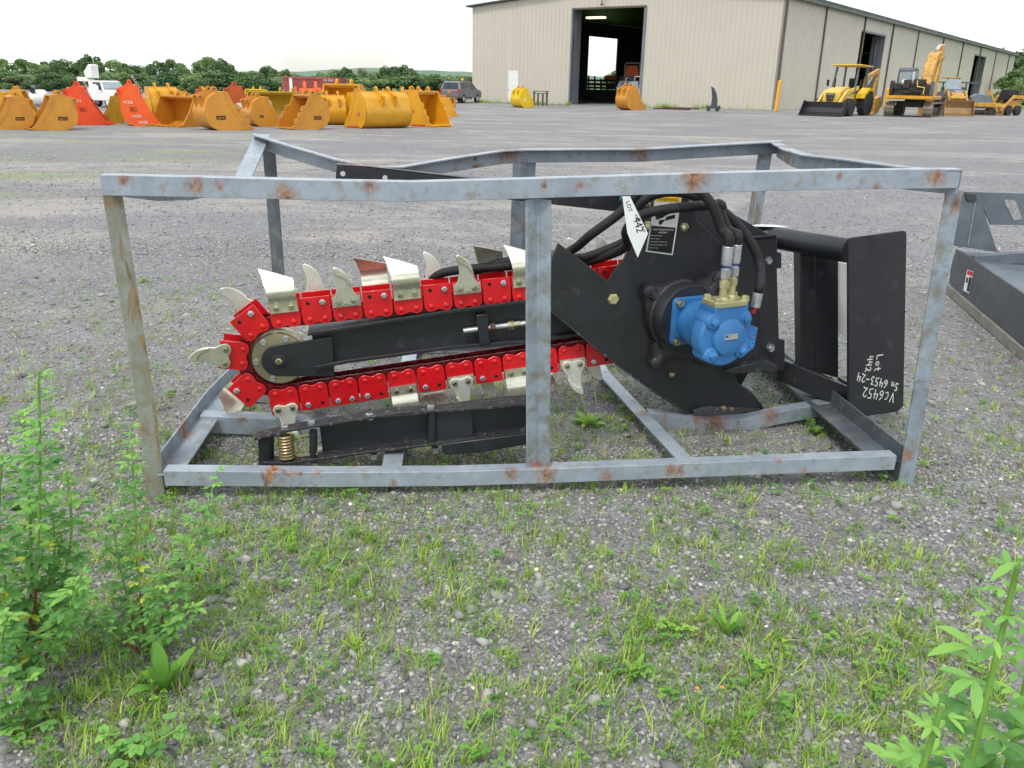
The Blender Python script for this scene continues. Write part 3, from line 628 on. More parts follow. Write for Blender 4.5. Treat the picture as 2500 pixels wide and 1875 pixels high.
for su, sz in ((-1, 1), (-1, -1), (1, 1), (1, -1)):
    b = MB(); b.hexh(mo(.008, su * .050, sz * .050), MA, .0135, .012); b.build('flange_bolt', M['bolt'], motor, flat=True)
b = MB(); pc = mo(.1545, 0.002, -.004)
b.prism([pc + MU * x + Z3 * z for x, z in ((-.026, -.011), (.026, -.011), (.026, .011), (-.026, .011))], MA * .001); plt = b.build('name_plate', pmat('brushed_plate', (206, 206, 200), (190, 190, 184), 30, .35, .6), motor)
b = MB(); b.prism([pc + MA * .0012 + MU * x + Z3 * z for x, z in ((-.024, .001), (-.012, .001), (-.012, .008), (-.024, .008))], MA * .0004); b.prism([pc + MA * .0012 + MU * x + Z3 * z for x, z in ((-.025, -.0105), (.025, -.0105), (.025, -.007), (-.025, -.007))], MA * .0004); b.build('plate_mark', pmat('blue_print', (40, 90, 150), None, 9, .5), plt)
# port plate and fittings (on top of the motor)
b = MB(); oct_ = [(.090, -.046), (.142, -.046), (.150, -.036), (.150, .044), (.142, .054), (.090, .054), (.082, .044), (.082, -.036)]
b.prism([mo(a_, u_, .0702) for a_, u_ in oct_], Z3 * .016); pp = b.build('port_plate', M['brass'], motor, bev=.0015)
for a_, u_ in ((.094, -.034), (.138, -.034), (.094, .046), (.138, .046)):
    b = MB(); b.hexh(mo(a_, u_, .0815), Z3, .012, .014); b.build('port_bolt', M['brass'], pp, flat=True)
def zoff(pt, px, py):
    return pt
def on(px, py, like):            # point at pixel on the vertical plane facing the trencher through point "like"
    return plane(px, py, np.array(like), TW)
fA = mo(.120, -.008, .080); fB = mo(.104, .030, .080)
def fitting(base, topz, nm_c):
    b = MB(); b.lathe(base, Z3, [(0, .019), (.006, .019), (.012, .0125), (.042, .0125)], 20); b.lathe(base + Z3 * .042, Z3, [(0, .0155), (.022, .0155)], 6); b.lathe(base + Z3 * .064, Z3, [(0, .012), (.012, .012)], 16)
    b.build('elbow_fitting', M['brass'], motor, sharp=30)
    b = MB(); b.lathe(base + Z3 * .072, Z3, [(0, .0165), (.028, .0165)], 6); b.lathe(base + Z3 * .10, Z3, [(0, .012), (.006, .012)], 16); b.build('swivel_nut', M['steel'], motor, sharp=30)
    b = MB(); b.lathe(base + Z3 * .106, Z3, [(0, .013), (.006, .014)], 16); b.build('blue_ring', pmat('blue_ring', (30, 70, 170), None, 5, .5), motor)
    b = MB()
    for i in range(1): b.lathe(base + Z3 * .112, Z3, [(0, .0165), (.003, .0175), (.058, .0175), (.06, .0165)], 14)
    b.build('hose_crimp', M['steel'], motor, sharp=12)
    return base + Z3 * .17
hA = fitting(fA, 0, 0); hB = fitting(fB, 0, 0)
print('fit', proj(fA), proj(hA), proj(fB), proj(hB), 'F0', proj(F0), 'end', proj(mo(.156, 0, 0)))
def spl(pts, n=8):
    pts = [np.array(p, float) for p in pts]; pp_ = [2 * pts[0] - pts[1]] + pts + [2 * pts[-1] - pts[-2]]; o_ = []
    for i in range(1, len(pp_) - 2):
        for k_ in range(n):
            t = k_ / n; a_, b_, c_, d_ = pp_[i - 1:i + 3]
            o_.append(.5 * (2 * b_ + (c_ - a_) * t + (2 * a_ - 5 * b_ + 4 * c_ - d_) * t * t + (3 * b_ - a_ - 3 * c_ + d_) * t ** 3))
    return o_ + [pts[-1]]
def hose(pts, r=.0155):
    b = MB(); b.tube(spl(pts), r, 12); return b.build('hydraulic_hose', M['hose'], tr, sharp=60)
h1 = [hA - Z3 * .01, hA + Z3 * .03] + [TP(x, y, o_) for x, y, o_ in ((1762, 560, .30), (1738, 500, .29), (1700, 462, .27), (1640, 440, .24), (1570, 462, .20), (1520, 515, .16), (1440, 575, .12), (1400, 608, .02), (1330, 640, -.03), (1240, 650, -.03), (1160, 655, -.03), (1090, 664, -.04), (1040, 682, -.06))]
hose(h1)
h2 = [hB - Z3 * .01, hB + Z3 * .03] + [TP(x, y, o_) for x, y, o_ in ((1778, 560, .25), (1750, 500, .24), (1690, 505, .22), (1640, 500, .21), (1580, 520, .19), (1530, 560, .16), (1530, 600, .10), (1480, 625, .03), (1420, 640, -.02), (1340, 632, -.05), (1260, 634, -.05), (1190, 652, -.05), (1120, 672, -.06))]
h2[4:6] = [TP(1762, 505, .24), TP(1712, 502, .225)]
hose(h2)
cr3a = on(1843, 750, fB - TW * .0); cr3b = on(1851, 714, fB)
b = MB(); b.tube([cr3a, cr3a + (cr3b - cr3a) * .06, cr3b], [.015, .0165, .0165], 14); b.build('hose_crimp', M['steel'], motor, sharp=12)
b = MB(); b.tube([on(1838, 764, fB), cr3a], [.008, .008], 10); b.build('adapter', M['redm'], motor)
hose([cr3b, on(1856, 694, fB)] + [TP(x, y, o_) for x, y, o_ in ((1856, 650, .22), (1838, 600, .20), (1800, 548, .18), (1750, 505, .17), (1690, 476, .16), (1620, 470, .15), (1560, 500, .13), (1545, 560, .12), (1525, 590, .05), (1440, 625, .0), (1390, 632, -.02))])
# decal, tag
def decal(corn, off, nm, mat, par, th=.0012):
    b = MB(); b.prism([TP(x, y, off) for x, y in corn], -TW * th); return b.build(nm, mat, par, flat=True)
def quad_pt(c4, u_, v_):         # c4: TL TR BR BL
    c4 = [np.array(q, float) for q in c4]; return (c4[0] * (1 - u_) + c4[1] * u_) * (1 - v_) + (c4[3] * (1 - u_) + c4[2] * u_) * v_
def text_on(body, c4, u0, v0, hfrac, mat, par, off=.0022, xs_=1.0, name='lettering', center=False, flip=False):
    c4 = [np.array(q, float) for q in c4]; ux = c4[1] - c4[0]; vy = c4[0] - c4[3]; nrm = unit(np.cross(ux, vy)); 
    uh = unit(ux); vh = unit(vy); hgt = hfrac * np.linalg.norm(vy)
    cu = bpy.data.curves.new(name, 'FONT'); cu.body = body; cu.size = 1; cu.extrude = 0; cu.align_x = 'CENTER' if center else 'LEFT'; cu.resolution_u = 3
    tmp = bpy.data.objects.new(name, cu); me = bpy.data.meshes.new_from_object(tmp); bpy.data.objects.remove(tmp)
    o = bpy.data.objects.new(name, me); col.objects.link(o)
    base = quad_pt(c4, u0, v0) + nrm * off; P0 = np.array(wloc(par)) if par is not None else np.zeros(3)
    for v_ in me.vertices:
        x, y = v_.co.x * hgt * 1.4 * xs_, v_.co.y * hgt * 1.4
        v_.co = Vector(base + uh * x + vh * y - P0)
    me.materials.clear(); me.materials.append(mat)
    if par is not None: o.parent = par; o['_w'] = list(P0)
    return o
dc = [(1600, 478), (1664, 480), (1642, 623), (1576, 614)]; C4 = [TP(x, y, OF + .0005) for x, y in dc]
dcl = decal(dc, OF + .0005, 'warning_decal', M['white'], tr)
def sub(u0, v0, u1, v1, mat, nm, off=.0020):
    nrm = -TW; b = MB(); b.prism([quad_pt(C4, a_, b_) + nrm * off for a_, b_ in ((u0, v0), (u1, v0), (u1, v1), (u0, v1))], nrm * .0003); return b.build(nm, mat, dcl, flat=True)
sub(.05, .525, .95, .975, M['ink'], 'black_panel'); sub(.04, .0, .96, .09, M['yellowlab'], 'warning_band')
text_on('WARNING', C4, .5, .08, .055, M['ink'], dcl, .003, center=True)
b = MB()
for poly in (((.08, .32), (.45, .24), (.45, .36), (.2, .42)), ((.5, .18), (.62, .10), (.62, .3), (.42, .36)), ((.55, .35), (.86, .30), (.86, .37), (.5, .42)), ((.3, .42), (.52, .40), (.38, .50), (.30, .49))):
    b.prism([quad_pt(C4, u_, v_) - TW * .0021 for u_, v_ in poly], -TW * .0003)
b.build('hazard_symbol', M['ink'], dcl, flat=True)
for tx, u_, v_, h_ in (('HIGH PRESSURE FLUID', .5, .59, .028), ('HAZARD', .5, .64, .028)): text_on(tx, C4, u_, v_, h_, M['white'], dcl, .003, center=True)
for i, tx in enumerate(('Relieve pressure before', 'disconnecting lines.', 'Do not use hands to check for leaks.', 'Consult physician immediately if skin', 'penetration occurs.')): text_on(tx, C4, .08, .71 + .055 * i, .019, M['white'], dcl, .003, xs_=.85)
# tag hanging from the rail
OT = .24
tg = thing('lot_tag', 'white paper lot tag tied by a green string hanging over the black hoses', 'tag', TP(1580, 560, OT))
tcn = [(1519, 479), (1538, 479), (1582, 570), (1557, 629), (1532, 570)]
b = MB(); b.prism([TP(x, y, OT) for x, y in tcn], TW * .0006); tpap = b.build('tag_paper', M['paper'], tg, flat=True)
T4 = [TP(1519, 479, OT), TP(1519 + 42, 479 + 84, OT), TP(1519 + 42 - 26, 479 + 84 + 50, OT), TP(1506, 500, OT)]
# text frame: running down the tag
X_ = unit(TP(1556, 610, OT) - TP(1521, 485, OT)); Y_ = unit(np.cross(X_, TW)) * -1.0
Y_ = Y_ if (Y_ @ TU) > 0 else -Y_
o_ = TP(1525, 490, OT); w_, h_ = .19, .05
T4 = [o_ + Y_ * h_, o_ + Y_ * h_ + X_ * w_, o_ + X_ * w_, o_]
for tx, u_, v_, h in (('LOT', .02, .95, .26), ('442', .32, .8, .48)): text_on(tx, T4, u_, v_, h, M['ink'], tpap, .0008)
o2 = TP(1555, 520, OT); X2 = unit(TP(1580, 568, OT) - TP(1556, 520, OT)); Y2 = unit(np.cross(X2, TW)); Y2 = Y2 if Y2 @ TU > 0 else -Y2
T5 = [o2 + Y2 * .03, o2 + Y2 * .03 + X2 * .07, o2 + X2 * .07, o2]
text_on('yoder & frey', T5, .02, 1.25, .3, M['ink'], tpap, .0008)
b = MB(); b.tube([TP(1519, 481, OT), TP(1512, 490, OT), TP(1516, 480, OT), TP(1526, 462, OT), TP(1530, 440, OT - .02)], .0012, 5); b.build('string', pmat('green_string', (60, 150, 130), None, 9, .6), tg)
# --- mounting frame at the right
yawF = unit(np.array([ray(-100, 170)[0], ray(-100, 170)[1], 0]))  # horizontal direction of the frame tube going away
PQ = plane(2072, 600, A0 + W * .42, W)    # where the tube meets the end plate
b = MB(); pB = SP(2074, 612, .46); pM = SP(1890, 580, .74); pA = SP(1752, 560, .86)
b.tube([pA + Z3 * .0, pM + (pA - pM) * .12 - U * 0, pM - (pM - pB) * .0, pB], [.036, .037, .039, .041], 20); b.build('frame_tube', M['black'], tr, sharp=50)
b = MB(); b.lathe(SP(1726, 556, .80), unit(pA - pM), [(-.04, .038), (.02, .038)], 20); b.build('tube_end', M['blackworn'], tr)
b = MB(); q0, q1, q2, q3 = SP(1815, 549, .80), SP(1845, 553, .72), SP(1925, 555, .74), SP(1890, 550, .82)
lbz = max(q[2] for q in (q0, q1, q2, q3)); b.prism([q0, q1, q2, q3], Z3 * .002); b.build('warning_label', M['paper'], tr)
# end plate with handwriting
eoff = .42
def EP(px, py):
    n_ = unit(np.array([-math.sin(R(24)), math.cos(R(24)), 0])); return plane(px, py, SP(2140, 800, eoff), n_)
EN = unit(np.array([-math.sin(R(24)), math.cos(R(24)), 0]))
b = MB(); b.prism([EP(x, y) for x, y in ((2072, 590), (2074, 583), (2082, 580), (2205, 563), (2212, 565), (2214, 572), (2206, 992), (2190, 1006), (2072, 1022))], EN * .01); ep = b.build('end_plate', M['black'], tr, bev=.002)
RWH = .0021
E4 = [EP(2072, 583), EP(2214, 565), EP(2206, 998), EP(2072, 1020)]
GL = {'L': [[(0, 1), (0, 0), (.5, .05)]], 'o': [[(.3, .55), (.1, .4), (.1, .1), (.35, 0), (.55, .2), (.5, .5), (.3, .55)]], 't': [[(.3, 1), (.3, .1), (.5, 0)], [(.05, .6), (.55, .65)]],
      '4': [[(.15, 1), (.05, .45), (.6, .5)], [(.5, .95), (.45, 0)]], '2': [[(.05, .8), (.3, 1), (.55, .8), (.4, .45), (.05, .05), (.35, .1), (.6, 0)]],
      'S': [[(.55, .9), (.3, 1), (.1, .75), (.5, .4), (.4, .05), (.05, .1)]], 'n': [[(.05, .5), (.1, 0), (.15, .4), (.4, .5), (.45, 0)]], ':': [[(.2, .55), (.25, .5)], [(.2, .1), (.25, .05)]],
      '6': [[(.5, 1), (.15, .6), (.05, .2), (.3, 0), (.55, .2), (.4, .5), (.1, .35)]], '5': [[(.6, 1), (.2, 1), (.15, .6), (.5, .5), (.5, .1), (.05, 0)]], '3': [[(.1, .95), (.5, .95), (.25, .6), (.55, .35), (.35, 0), (.05, .1)]],
      '-': [[(.1, .5), (.6, .5)]], 'V': [[(0, 1), (.25, 0), (.55, 1)]], 'C': [[(.5, .8), (.3, .8), (.1, .4), (.2, .05), (.5, .1)]]}
def hand(txt, p0, xd, yd, h, mat, par, nrm, rw):
    b = MB(); x = 0
    for ch in txt:
        if ch == ' ': x += .4; continue
        for st in GL[ch]:
            pts = [np.array(p0) + xd * (x + q[0]) * h + yd * q[1] * h + nrm * .0008 for q in st]
            for i in range(len(pts) - 1):
                d_ = unit(pts[i + 1] - pts[i]); s_ = np.cross(d_, nrm) * rw; e_ = d_ * rw * .5
                b.add([pts[i] - e_ - s_, pts[i + 1] + e_ - s_, pts[i + 1] + e_ + s_, pts[i] - e_ + s_], [(0, 1, 2, 3)])
        x += .78
    return b.build('handwriting', mat, par, flat=True)
eh = unit(EP(2200, 800) - EP(2080, 800)); eh[2] = 0; eh = unit(eh)
hand('Lot', EP(2141, 868), -Z3, eh, .027, M['white'], ep, -EN, RWH)
hand('442', EP(2127, 873), -Z3, eh, .030, M['white'], ep, -EN, RWH) if False else hand('442', EP(2118, 870), -Z3, eh, .026, M['white'], ep, -EN, RWH)
xd = unit(EP(2085, 917) - EP(2194, 946)); hand('Sn 6453-24', EP(2194, 936), xd, -Z3, .030, M['white'], ep, -EN, RWH)
xd = unit(EP(2095, 957) - EP(2185, 975)); hand('VC6452', EP(2184, 960), xd, -Z3, .036, M['white'], ep, -EN, RWH)
# upright channel, lower beam, bracket plates
b = MB(); w8 = .62
b.prism([SP(x, y, w8) for x, y in ((1953, 612), (1990, 614), (1990, 910), (1956, 905))], W * .06); b.prism([SP(x, y, w8 + .004) for x, y in ((1990, 620), (2047, 634), (2047, 923), (1990, 908))], W * .01); b.build('upright_channel', M['black'], tr, bev=.002)
b = MB(); b.prism([SP(x, y, .66) for x, y in ((2050, 641), (2069, 645), (2069, 828), (2049, 812))], W * .008); b.build('pale_strip', M['white'], tr)  # narrow pale strip beside the upright channel
b = MB(); lb = [SP(1903, 876, .66), SP(2075, 946, .47)]; b.sweep(lb, lambda i: [(0, 0, 0), W * .06, W * .06 - Z3 * .085, -Z3 * .085]); b.build('lower_beam', M['black'], tr, bev=.002)
b = MB(); b.prism([SP(x, y, .52) for x, y in ((2060, 930), (2078, 938), (2076, 1020), (2060, 1010))], W * .05); b.build('foot_block', M['black'], tr)
b = MB(); w7 = .60
b.prism([SP(x, y, w7) for x, y in ((1796, 584), (1893, 578), (1898, 584), (1898, 616), (1908, 618), (1908, 655), (1897, 656), (1902, 828), (1916, 830), (1916, 905), (1868, 905), (1864, 880), (1800, 890))], W * .012); b.prism([SP(1800, 580, .5), SP(1895, 572, .5), SP(1897, 580, .7), SP(1806, 586, .7)], -Z3 * .008); b.build('mounting_bracket', M['black'], tr, bev=.002)
b = MB(); b.prism([SP(x, y, .5) for x, y in ((1766, 905), (1860, 880), (1900, 895), (1898, 905), (1790, 913))], W * .12); b.build('gusset_shelf', M['blackworn'], tr, bev=.002)
for x, y in ((1872, 635), (1878, 848)):
    b = MB(); q = SP(x, y, w7 - .001); b.lathe(q, unit(-W * .8 + U * .2), [(0, .016), (.016, .015)], 6); b.cyl(q, q - W * .03, .008, n=10); b.build('frame_bolt', M['steel'], tr, flat=True)
# --- crumber bar on top, bolted to the hub behind the rail
b = MB(); o8 = -.16
b.prism([TP(x, y, o8) for x, y in ((822, 401), (900, 406), (1160, 436), (1590, 470), (1590, 522), (1500, 516), (1210, 484), (1100, 470), (819, 440))], TW * .008)
b.prism([TP(822, 401, o8), TP(900, 406, o8), TP(1160, 436, o8), TP(1590, 470, o8)] + [TP(1590, 470, o8) + TW * .06, TP(1160, 436, o8) + TW * .06, TP(822, 401, o8) + TW * .05], -Z3 * .006)
cb = b.build('crumber_bar', M['black'], tr, bev=.0015)
for x, y in ((837, 424), (940, 434)):
    b = MB(); b.lathe(TP(x, y, o8 + .0005), -TW, [(0, .0085), (.0008, .0085)], 16); b.build('through_hole', pmat('seen_gravel_through_hole', (190, 188, 186), None, 30, .8), cb)
# ================================================================== loose crumber arm lying in front
arm = thing('crumber_arm', 'loose black steel arm with coil spring lying in the crate below the chain', 'arm', (SP(950, 1080, .13)[0], SP(950, 1080, .13)[1], 0))
wa = .17
def AP(px, py, w=wa): return SP(px, py, w)
b = MB(); topl = [(620, 1070), (690, 1052), (780, 1037), (890, 1020), (960, 1008), (1100, 1000), (1290, 985)]
for w_, T_ in ((wa - .02, topl),):
    b.sweep([AP(x, y, w_) for x, y in T_], lambda i: [(0, 0, 0), W * .05, W * .05 - Z3 * .008, -Z3 * .008])
b.build('upper_plate', M['blackworn'], arm, bev=.001)
b = MB(); botl = [(640, 1130), (700, 1130), (790, 1118), (900, 1102), (1040, 1085), (1290, 1053)]
b.sweep([AP(x, y, wa - .02) for x, y in botl], lambda i: [(0, 0, 0), W * .05, W * .05 - Z3 * .008, -Z3 * .008]); b.build('lower_plate', M['blackworn'], arm, bev=.001)
b = MB(); b.prism([AP(x, y, wa + .03) for x, y in ((780, 1040), (900, 1022), (1030, 1012), (1290, 985), (1290, 1053), (1040, 1085), (790, 1116))], W * .012); b.build('web', M['black'], arm)
b = MB(); b.prism([AP(x, y, wa + .0) for x, y in ((1060, 1010), (1150, 1002), (1155, 1062), (1065, 1078))], W * .02); b.build('inner_tube', M['black'], arm)
b = MB(); b.prism([AP(x, y, wa - .03) for x, y in ((1078, 1085), (1290, 1058), (1290, 1085), (1180, 1105), (1090, 1112), (1080, 1104))], W * .01); b.build('rubber_flap', M['black'], arm, bev=.003)
b = MB(); b.prism([AP(x, y, wa + .08) for x, y in ((1062, 994), (1150, 982), (1290, 968), (1290, 990), (1062, 1010))], W * .02); b.build('back_plate', M['blackworn'], arm, bev=.002)
def vcyl(px, y0, y1, r, w_): b = MB(); b.cyl(AP(px, y1, w_), AP(px, y0, w_), r, n=20); b.build('spacer_tube', M['black'], arm)
vcyl(650, 1066, 1132, .024, wa + .02); vcyl(765, 1050, 1118, .012, wa); vcyl(1055, 1004, 1085, .014, wa)
b = MB(); cs = AP(701, 1120, wa); ce = AP(697, 1062, wa); pts = []
for i in range(8 * 14 + 1):
    t = i / (8 * 14); a_ = 2 * math.pi * i / 14; pts.append(cs + (ce - cs) * t + (U * math.cos(a_) + W * math.sin(a_)) * .0215)
b.tube(pts, .0042, 8); b.build('coil_spring', pmat('yellow_zinc_spring', (176, 160, 120), (140, 126, 96), 30, .42, .7), arm)
b = MB(); b.bar(AP(730, 1066, wa - .005), AP(755, 1058, wa - .005), .006, .006); b.bar(AP(725, 1112, wa - .005), AP(776, 1107, wa - .005), .006, .006); b.build('spring_leg', M['brass'], arm)
for x, y, up_ in ((696, 1046, 1), (761, 1034, 1), (903, 1017, 1), (1052, 997, 1), (703, 1140, -1), (771, 1134, -1), (913, 1113, -1), (1063, 1097, -1)):
    b = MB(); q = AP(x, y, wa); b.lathe(q, Z3 * up_, [(-.008, .012), (.010, .012), (.011, .009)], 6); b.build('bolt', M['steel'], arm, flat=True)
# ================================================================== background
def depth(P): return (np.array(P) - CAM) @ (Mw @ np.array([0, 0, 1.]))
def mpp(P): return depth(P) / FPX
# ------------------------------------------------------------------ building
PR = gpt(1888, 268); dS = ray(2868, 228); dS[2] = 0; dS = unit(dS); dF = np.array([-dS[1], dS[0], 0])     # dF points to the left end of the front
def FWp(px, py):
    P_ = plane(px, py, PR, dS); d = P_ - PR; return d @ dF, P_[2]
def SWp(px, py):
    P_ = plane(px, py, PR, dF); d = P_ - PR; return d @ dS, P_[2]
FL = FWp(1153, 200)[0]; SLEN = SWp(2466, 200)[0]; EZ = .5 * (FWp(1153, 20)[1] + SWp(1920, -29)[1])
EZ = EZ * .45 + .55 * FWp(1153, 20)[1]
pitch_ = (FWp(1281, 0)[1] - FWp(1153, 20)[1]) / (FL - FWp(1281, 0)[0])
print('bldg', FL, SLEN, EZ, pitch_, 'left eave', FWp(1153, 20), 'right', SWp(1920, -29), PR)
def bw(s_, f_, z): return PR + dS * s_ + dF * f_ + Z3 * (z - PR[2])
bld = thing('warehouse', 'large beige ribbed metal warehouse with tall open doorway and dark trim', 'building', PR)
GZ = min(PR[2], ground_z(*bw(0, FL, 0)[:2])) - .12
def top(f_): return EZ + pitch_ * min(f_, FL - f_)
T_ = .12
def wall(name, segs, org, axd, nrm, topf, mat, rib=.30, holes=()):
    """segs: list of (a0,a1,z0) panels from z0 up to topf; org(a,z)->pt on outer face; nrm outward"""
    b = MB()
    for a0, a1, z0, z1 in segs:
        n_ = 2
        cuts = [a0] + [x for x in (FL / 2,) if a0 < x < a1 and topf is top] + [a1]
        for p_, q_ in zip(cuts[:-1], cuts[1:]):
            zt0 = z1 if z1 else topf(p_); zt1 = z1 if z1 else topf(q_)
            b.prism([org(p_, z0), org(q_, z0), org(q_, zt1), org(p_, zt0)], -nrm * T_)
        a = math.ceil(a0 / rib) * rib
        while a < a1 - .04:
            if a > a0 + .04:
                zt = (z1 if z1 else topf(a)) - .02; w = .022
                b.add([org(a - w - .012, z0), org(a + w + .012, z0), org(a + w + .012, zt), org(a - w - .012, zt), org(a - w, z0) + nrm * .022, org(a + w, z0) + nrm * .022, org(a + w, zt) + nrm * .022, org(a - w, zt) + nrm * .022], [(4, 5, 6, 7), (0, 1, 5, 4), (1, 2, 6, 5), (2, 3, 7, 6), (3, 0, 4, 7)])
            a += rib
    return b.build(name, mat, bld, flat=True)
dl, dtz = FWp(1397, 24); dr, _ = FWp(1577, 16); dl2 = FWp(1393, 150)[0]; dr2 = FWp(1572, 150)[0]; dL = (dl + dl2) / 2; dR_ = (dr + dr2) / 2
pdl, pdz = FWp(1241, 172); pdr, _ = FWp(1265, 172)
fo = lambda a, z: bw(0, a, z)
wall('front_wall', [(0, dR_, GZ, None), (dR_, dL, dtz, None), (dL, pdr, GZ, None), (pdr, pdl, pdz, None), (pdl, FL, GZ, None)], fo, dF, -dS, top, M['wallf'], .31)
so_ = lambda a, z: bw(a, 0, z)
s1a, s1z = SWp(2104, 76); s1b = SWp(2163, 83)[0]; s2a, s2z = SWp(2380, 134); s2b = SWp(2408, 136)[0]
flat_ = lambda a: EZ
ws = wall('side_wall', [(0, s1a, GZ, None), (s1a, s1b, s1z, None), (s1b, s2a, GZ, None), (s2a, s2b, s2z, None), (s2b, SLEN, GZ, None)], so_, dS, -dF, flat_, M['wallf'], .31)
def on_left(px, py):
    P_ = plane(px, py, bw(0, FL, 0), dF); return (P_ - PR) @ dS, P_[2]
la, lz = on_left(1436, 88); lb_ = on_left(1507, 96)[0]; print('left opening', la, lb_, lz, 'door', dL, dR_, dtz, 's', s1a, s1b, s2a, s2b)
lo_ = lambda a, z: bw(a, FL, z)
b = MB()
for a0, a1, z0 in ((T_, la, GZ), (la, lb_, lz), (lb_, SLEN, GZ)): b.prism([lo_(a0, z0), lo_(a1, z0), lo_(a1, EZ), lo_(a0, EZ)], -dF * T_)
b.build('far_side_wall', M['dark'], bld, flat=True)  # inner wall darkened in its colour to give the unlit interior
b = MB(); b.prism([bw(SLEN, 0, GZ), bw(SLEN, FL, GZ), bw(SLEN, FL, EZ), bw(SLEN, FL / 2, top(FL / 2)), bw(SLEN, 0, EZ)], -dS * T_); b.build('rear_wall', M['wallf'], bld, flat=True)
b = MB(); b.prism([bw(.0, -.0, GZ + .1), bw(.0, FL, GZ + .1), bw(SLEN, FL, GZ + .1), bw(SLEN, 0, GZ + .1)], Z3 * .06)
b.build('floor_slab', M['dgrey'], bld, flat=True)
rf = MB(); o_ = .35
for f0, f1 in ((-o_, FL / 2), (FL / 2, FL + o_)):
    z0 = EZ + pitch_ * (min(f0, FL - f0)) + .02; z1 = EZ + pitch_ * min(f1, FL - f1) + .02
    rf.prism([bw(-.3, f0, z0), bw(-.3, f1, z1), bw(SLEN + .3, f1, z1), bw(SLEN + .3, f0, z0)], Z3 * .10)
rf.build('roof', M['rooft'], bld, flat=True)
b = MB(); b.prism([bw(-.3, -.34, EZ - .22), bw(SLEN + .3, -.34, EZ - .22), bw(SLEN + .3, -.34, EZ - .03), bw(-.3, -.34, EZ - .03)], dF * .16); b.build('gutter', M['rooft'], bld, flat=True)
for xb, xt in ((1888, 1921), (1985, 2017), (2087, 2105), (2151, 2179), (2216, 2237), (2283, 2294), (2333, 2341), (2378, 2384), (2418, 2420), (2449, 2454)):
    if xb == 1888: a = .12
    else: a = SWp(xb, 262)[0] * .5 + SWp(xt, 30 + (xt - 2017) * .22)[0] * .5
    b = MB(); b.bar(bw(a, -.06, GZ), bw(a, -.06, EZ - .1), .13, .1, dF); b.build('downspout', M['trim'], bld, flat=True)
# door frames and leaves
b = MB()
b.bar(bw(-.02, dL - .06, GZ), bw(-.02, dL - .06, dtz), .14, .12, dF); b.bar(bw(.5, dL - .14, GZ), bw(.5, dL - .14, dtz), .02, .8, dS); b.build('door_jamb', M['dgrey'], bld, flat=True); b = MB()
b.bar(bw(.02, dR_ + .04, GZ), bw(.02, dR_ + .04, dtz), .10, .2, dF); b.build('door_jamb', M['dgrey'], bld, flat=True)
b = MB(); b.bar(bw(-.03, dL, dtz + .05), bw(-.03, dR_, dtz + .05), .06, .1); b.build('door_header', M['trim'], bld, flat=True)
b = MB(); b.prism([fo(pdr, GZ), fo(pdl, GZ), fo(pdl, pdz), fo(pdr, pdz)], dS * .05); pd = b.build('entry_door', M['white'], bld, flat=True)
b = MB(); b.lathe(fo(pdl - .1, GZ + (pdz - GZ) * .45), -dS, [(0, .04), (.06, .04)], 10); b.build('handle', M['steel'], pd)
for sa, sb, sz in ((s1a, s1b, s1z), (s2a, s2b, s2z)):
    b = MB(); b.prism([bw(sb - .04, -.02, GZ), bw(sb - .04, .9, GZ), bw(sb - .04, .9, sz), bw(sb - .04, -.02, sz)], dS * .03); b.bar(bw(sb - .12, .55, GZ), bw(sb - .12, .55, sz), .06, .06); b.build('door_jamb', M['dgrey'], bld, flat=True)
    b = MB(); b.bar(bw(sa, -.02, sz), bw(sb, -.02, sz), .08, .12); b.build('door_header', M['trim'], bld, flat=True)
lampm, n_l, l_l, b_l = newmat('lit_tube_lamp'); b_l.inputs['Emission Color'].default_value = (1, .93, .6, 1); b_l.inputs['Emission Strength'].default_value = 1.4
P_ = plane(1455, 43, bw(7, 0, 0), dS); b = MB(); b.bar(P_ - dF * .7, P_ + dF * .7, .5, .12); b.build('ceiling_lamp', lampm, bld)
b = MB(); a_, z_ = FWp(1478, 6); q = bw(0, a_, z_); b.tube([q - Z3 * -.3, q - dS * .25 + Z3 * .3, q - dS * .42 + Z3 * .1, q - dS * .42 - Z3 * .06], .035, 8); b.lathe(q - dS * .42 - Z3 * .05, -Z3, [(0, .05), (.05, .09), (.14, .12)], 12); b.build('gooseneck_lamp', M['trim'], bld)
# inside: racks and a parked machine seen through the doorway
def inner(px, py, s_=6.0): return plane(px, py, bw(s_, 0, 0), dS)
rk = thing('storage_rack', 'shade-toned storage rack with upright posts inside the open warehouse doorway', 'rack', inner(1465, 240, 8))
b = MB()
for x in (1426, 1437, 1452, 1467, 1482): b.bar(inner(x, 262, 8), inner(x, 186 if x in (1437, 1452, 1426) else 192, 8), .1, .1)
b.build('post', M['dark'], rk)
for y0, y1 in ((193, 198), (202, 208), (211, 216), (218, 262)):  # lowest panel is an added dark fill for the shade under the shelves
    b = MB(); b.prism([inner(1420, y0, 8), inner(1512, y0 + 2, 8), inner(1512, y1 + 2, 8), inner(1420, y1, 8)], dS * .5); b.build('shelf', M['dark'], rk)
for i, (x0, x1, y0, y1, mm, lab) in enumerate(((1476, 1500, 185, 198, 'brown', 'brown crate on the top shelf inside the warehouse'), (1484, 1496, 206, 218, 'grime', 'dark crate on the middle shelf inside the warehouse'))):
    b = MB(); b.prism([inner(x0, y0, 8.1), inner(x1, y0, 8.1), inner(x1, y1, 8.1), inner(x0, y1, 8.1)], dS * .35); o = b.build('storage_crate', M[mm], None, bev=.02); tag(o, lab, 'crate')
mc = thing('utility_machine', 'grey hooded machine with vent slots parked just inside the warehouse doorway', 'machine', inner(1530, 250, 1.2))
q = lambda x, y: inner(x, y, 1.0)
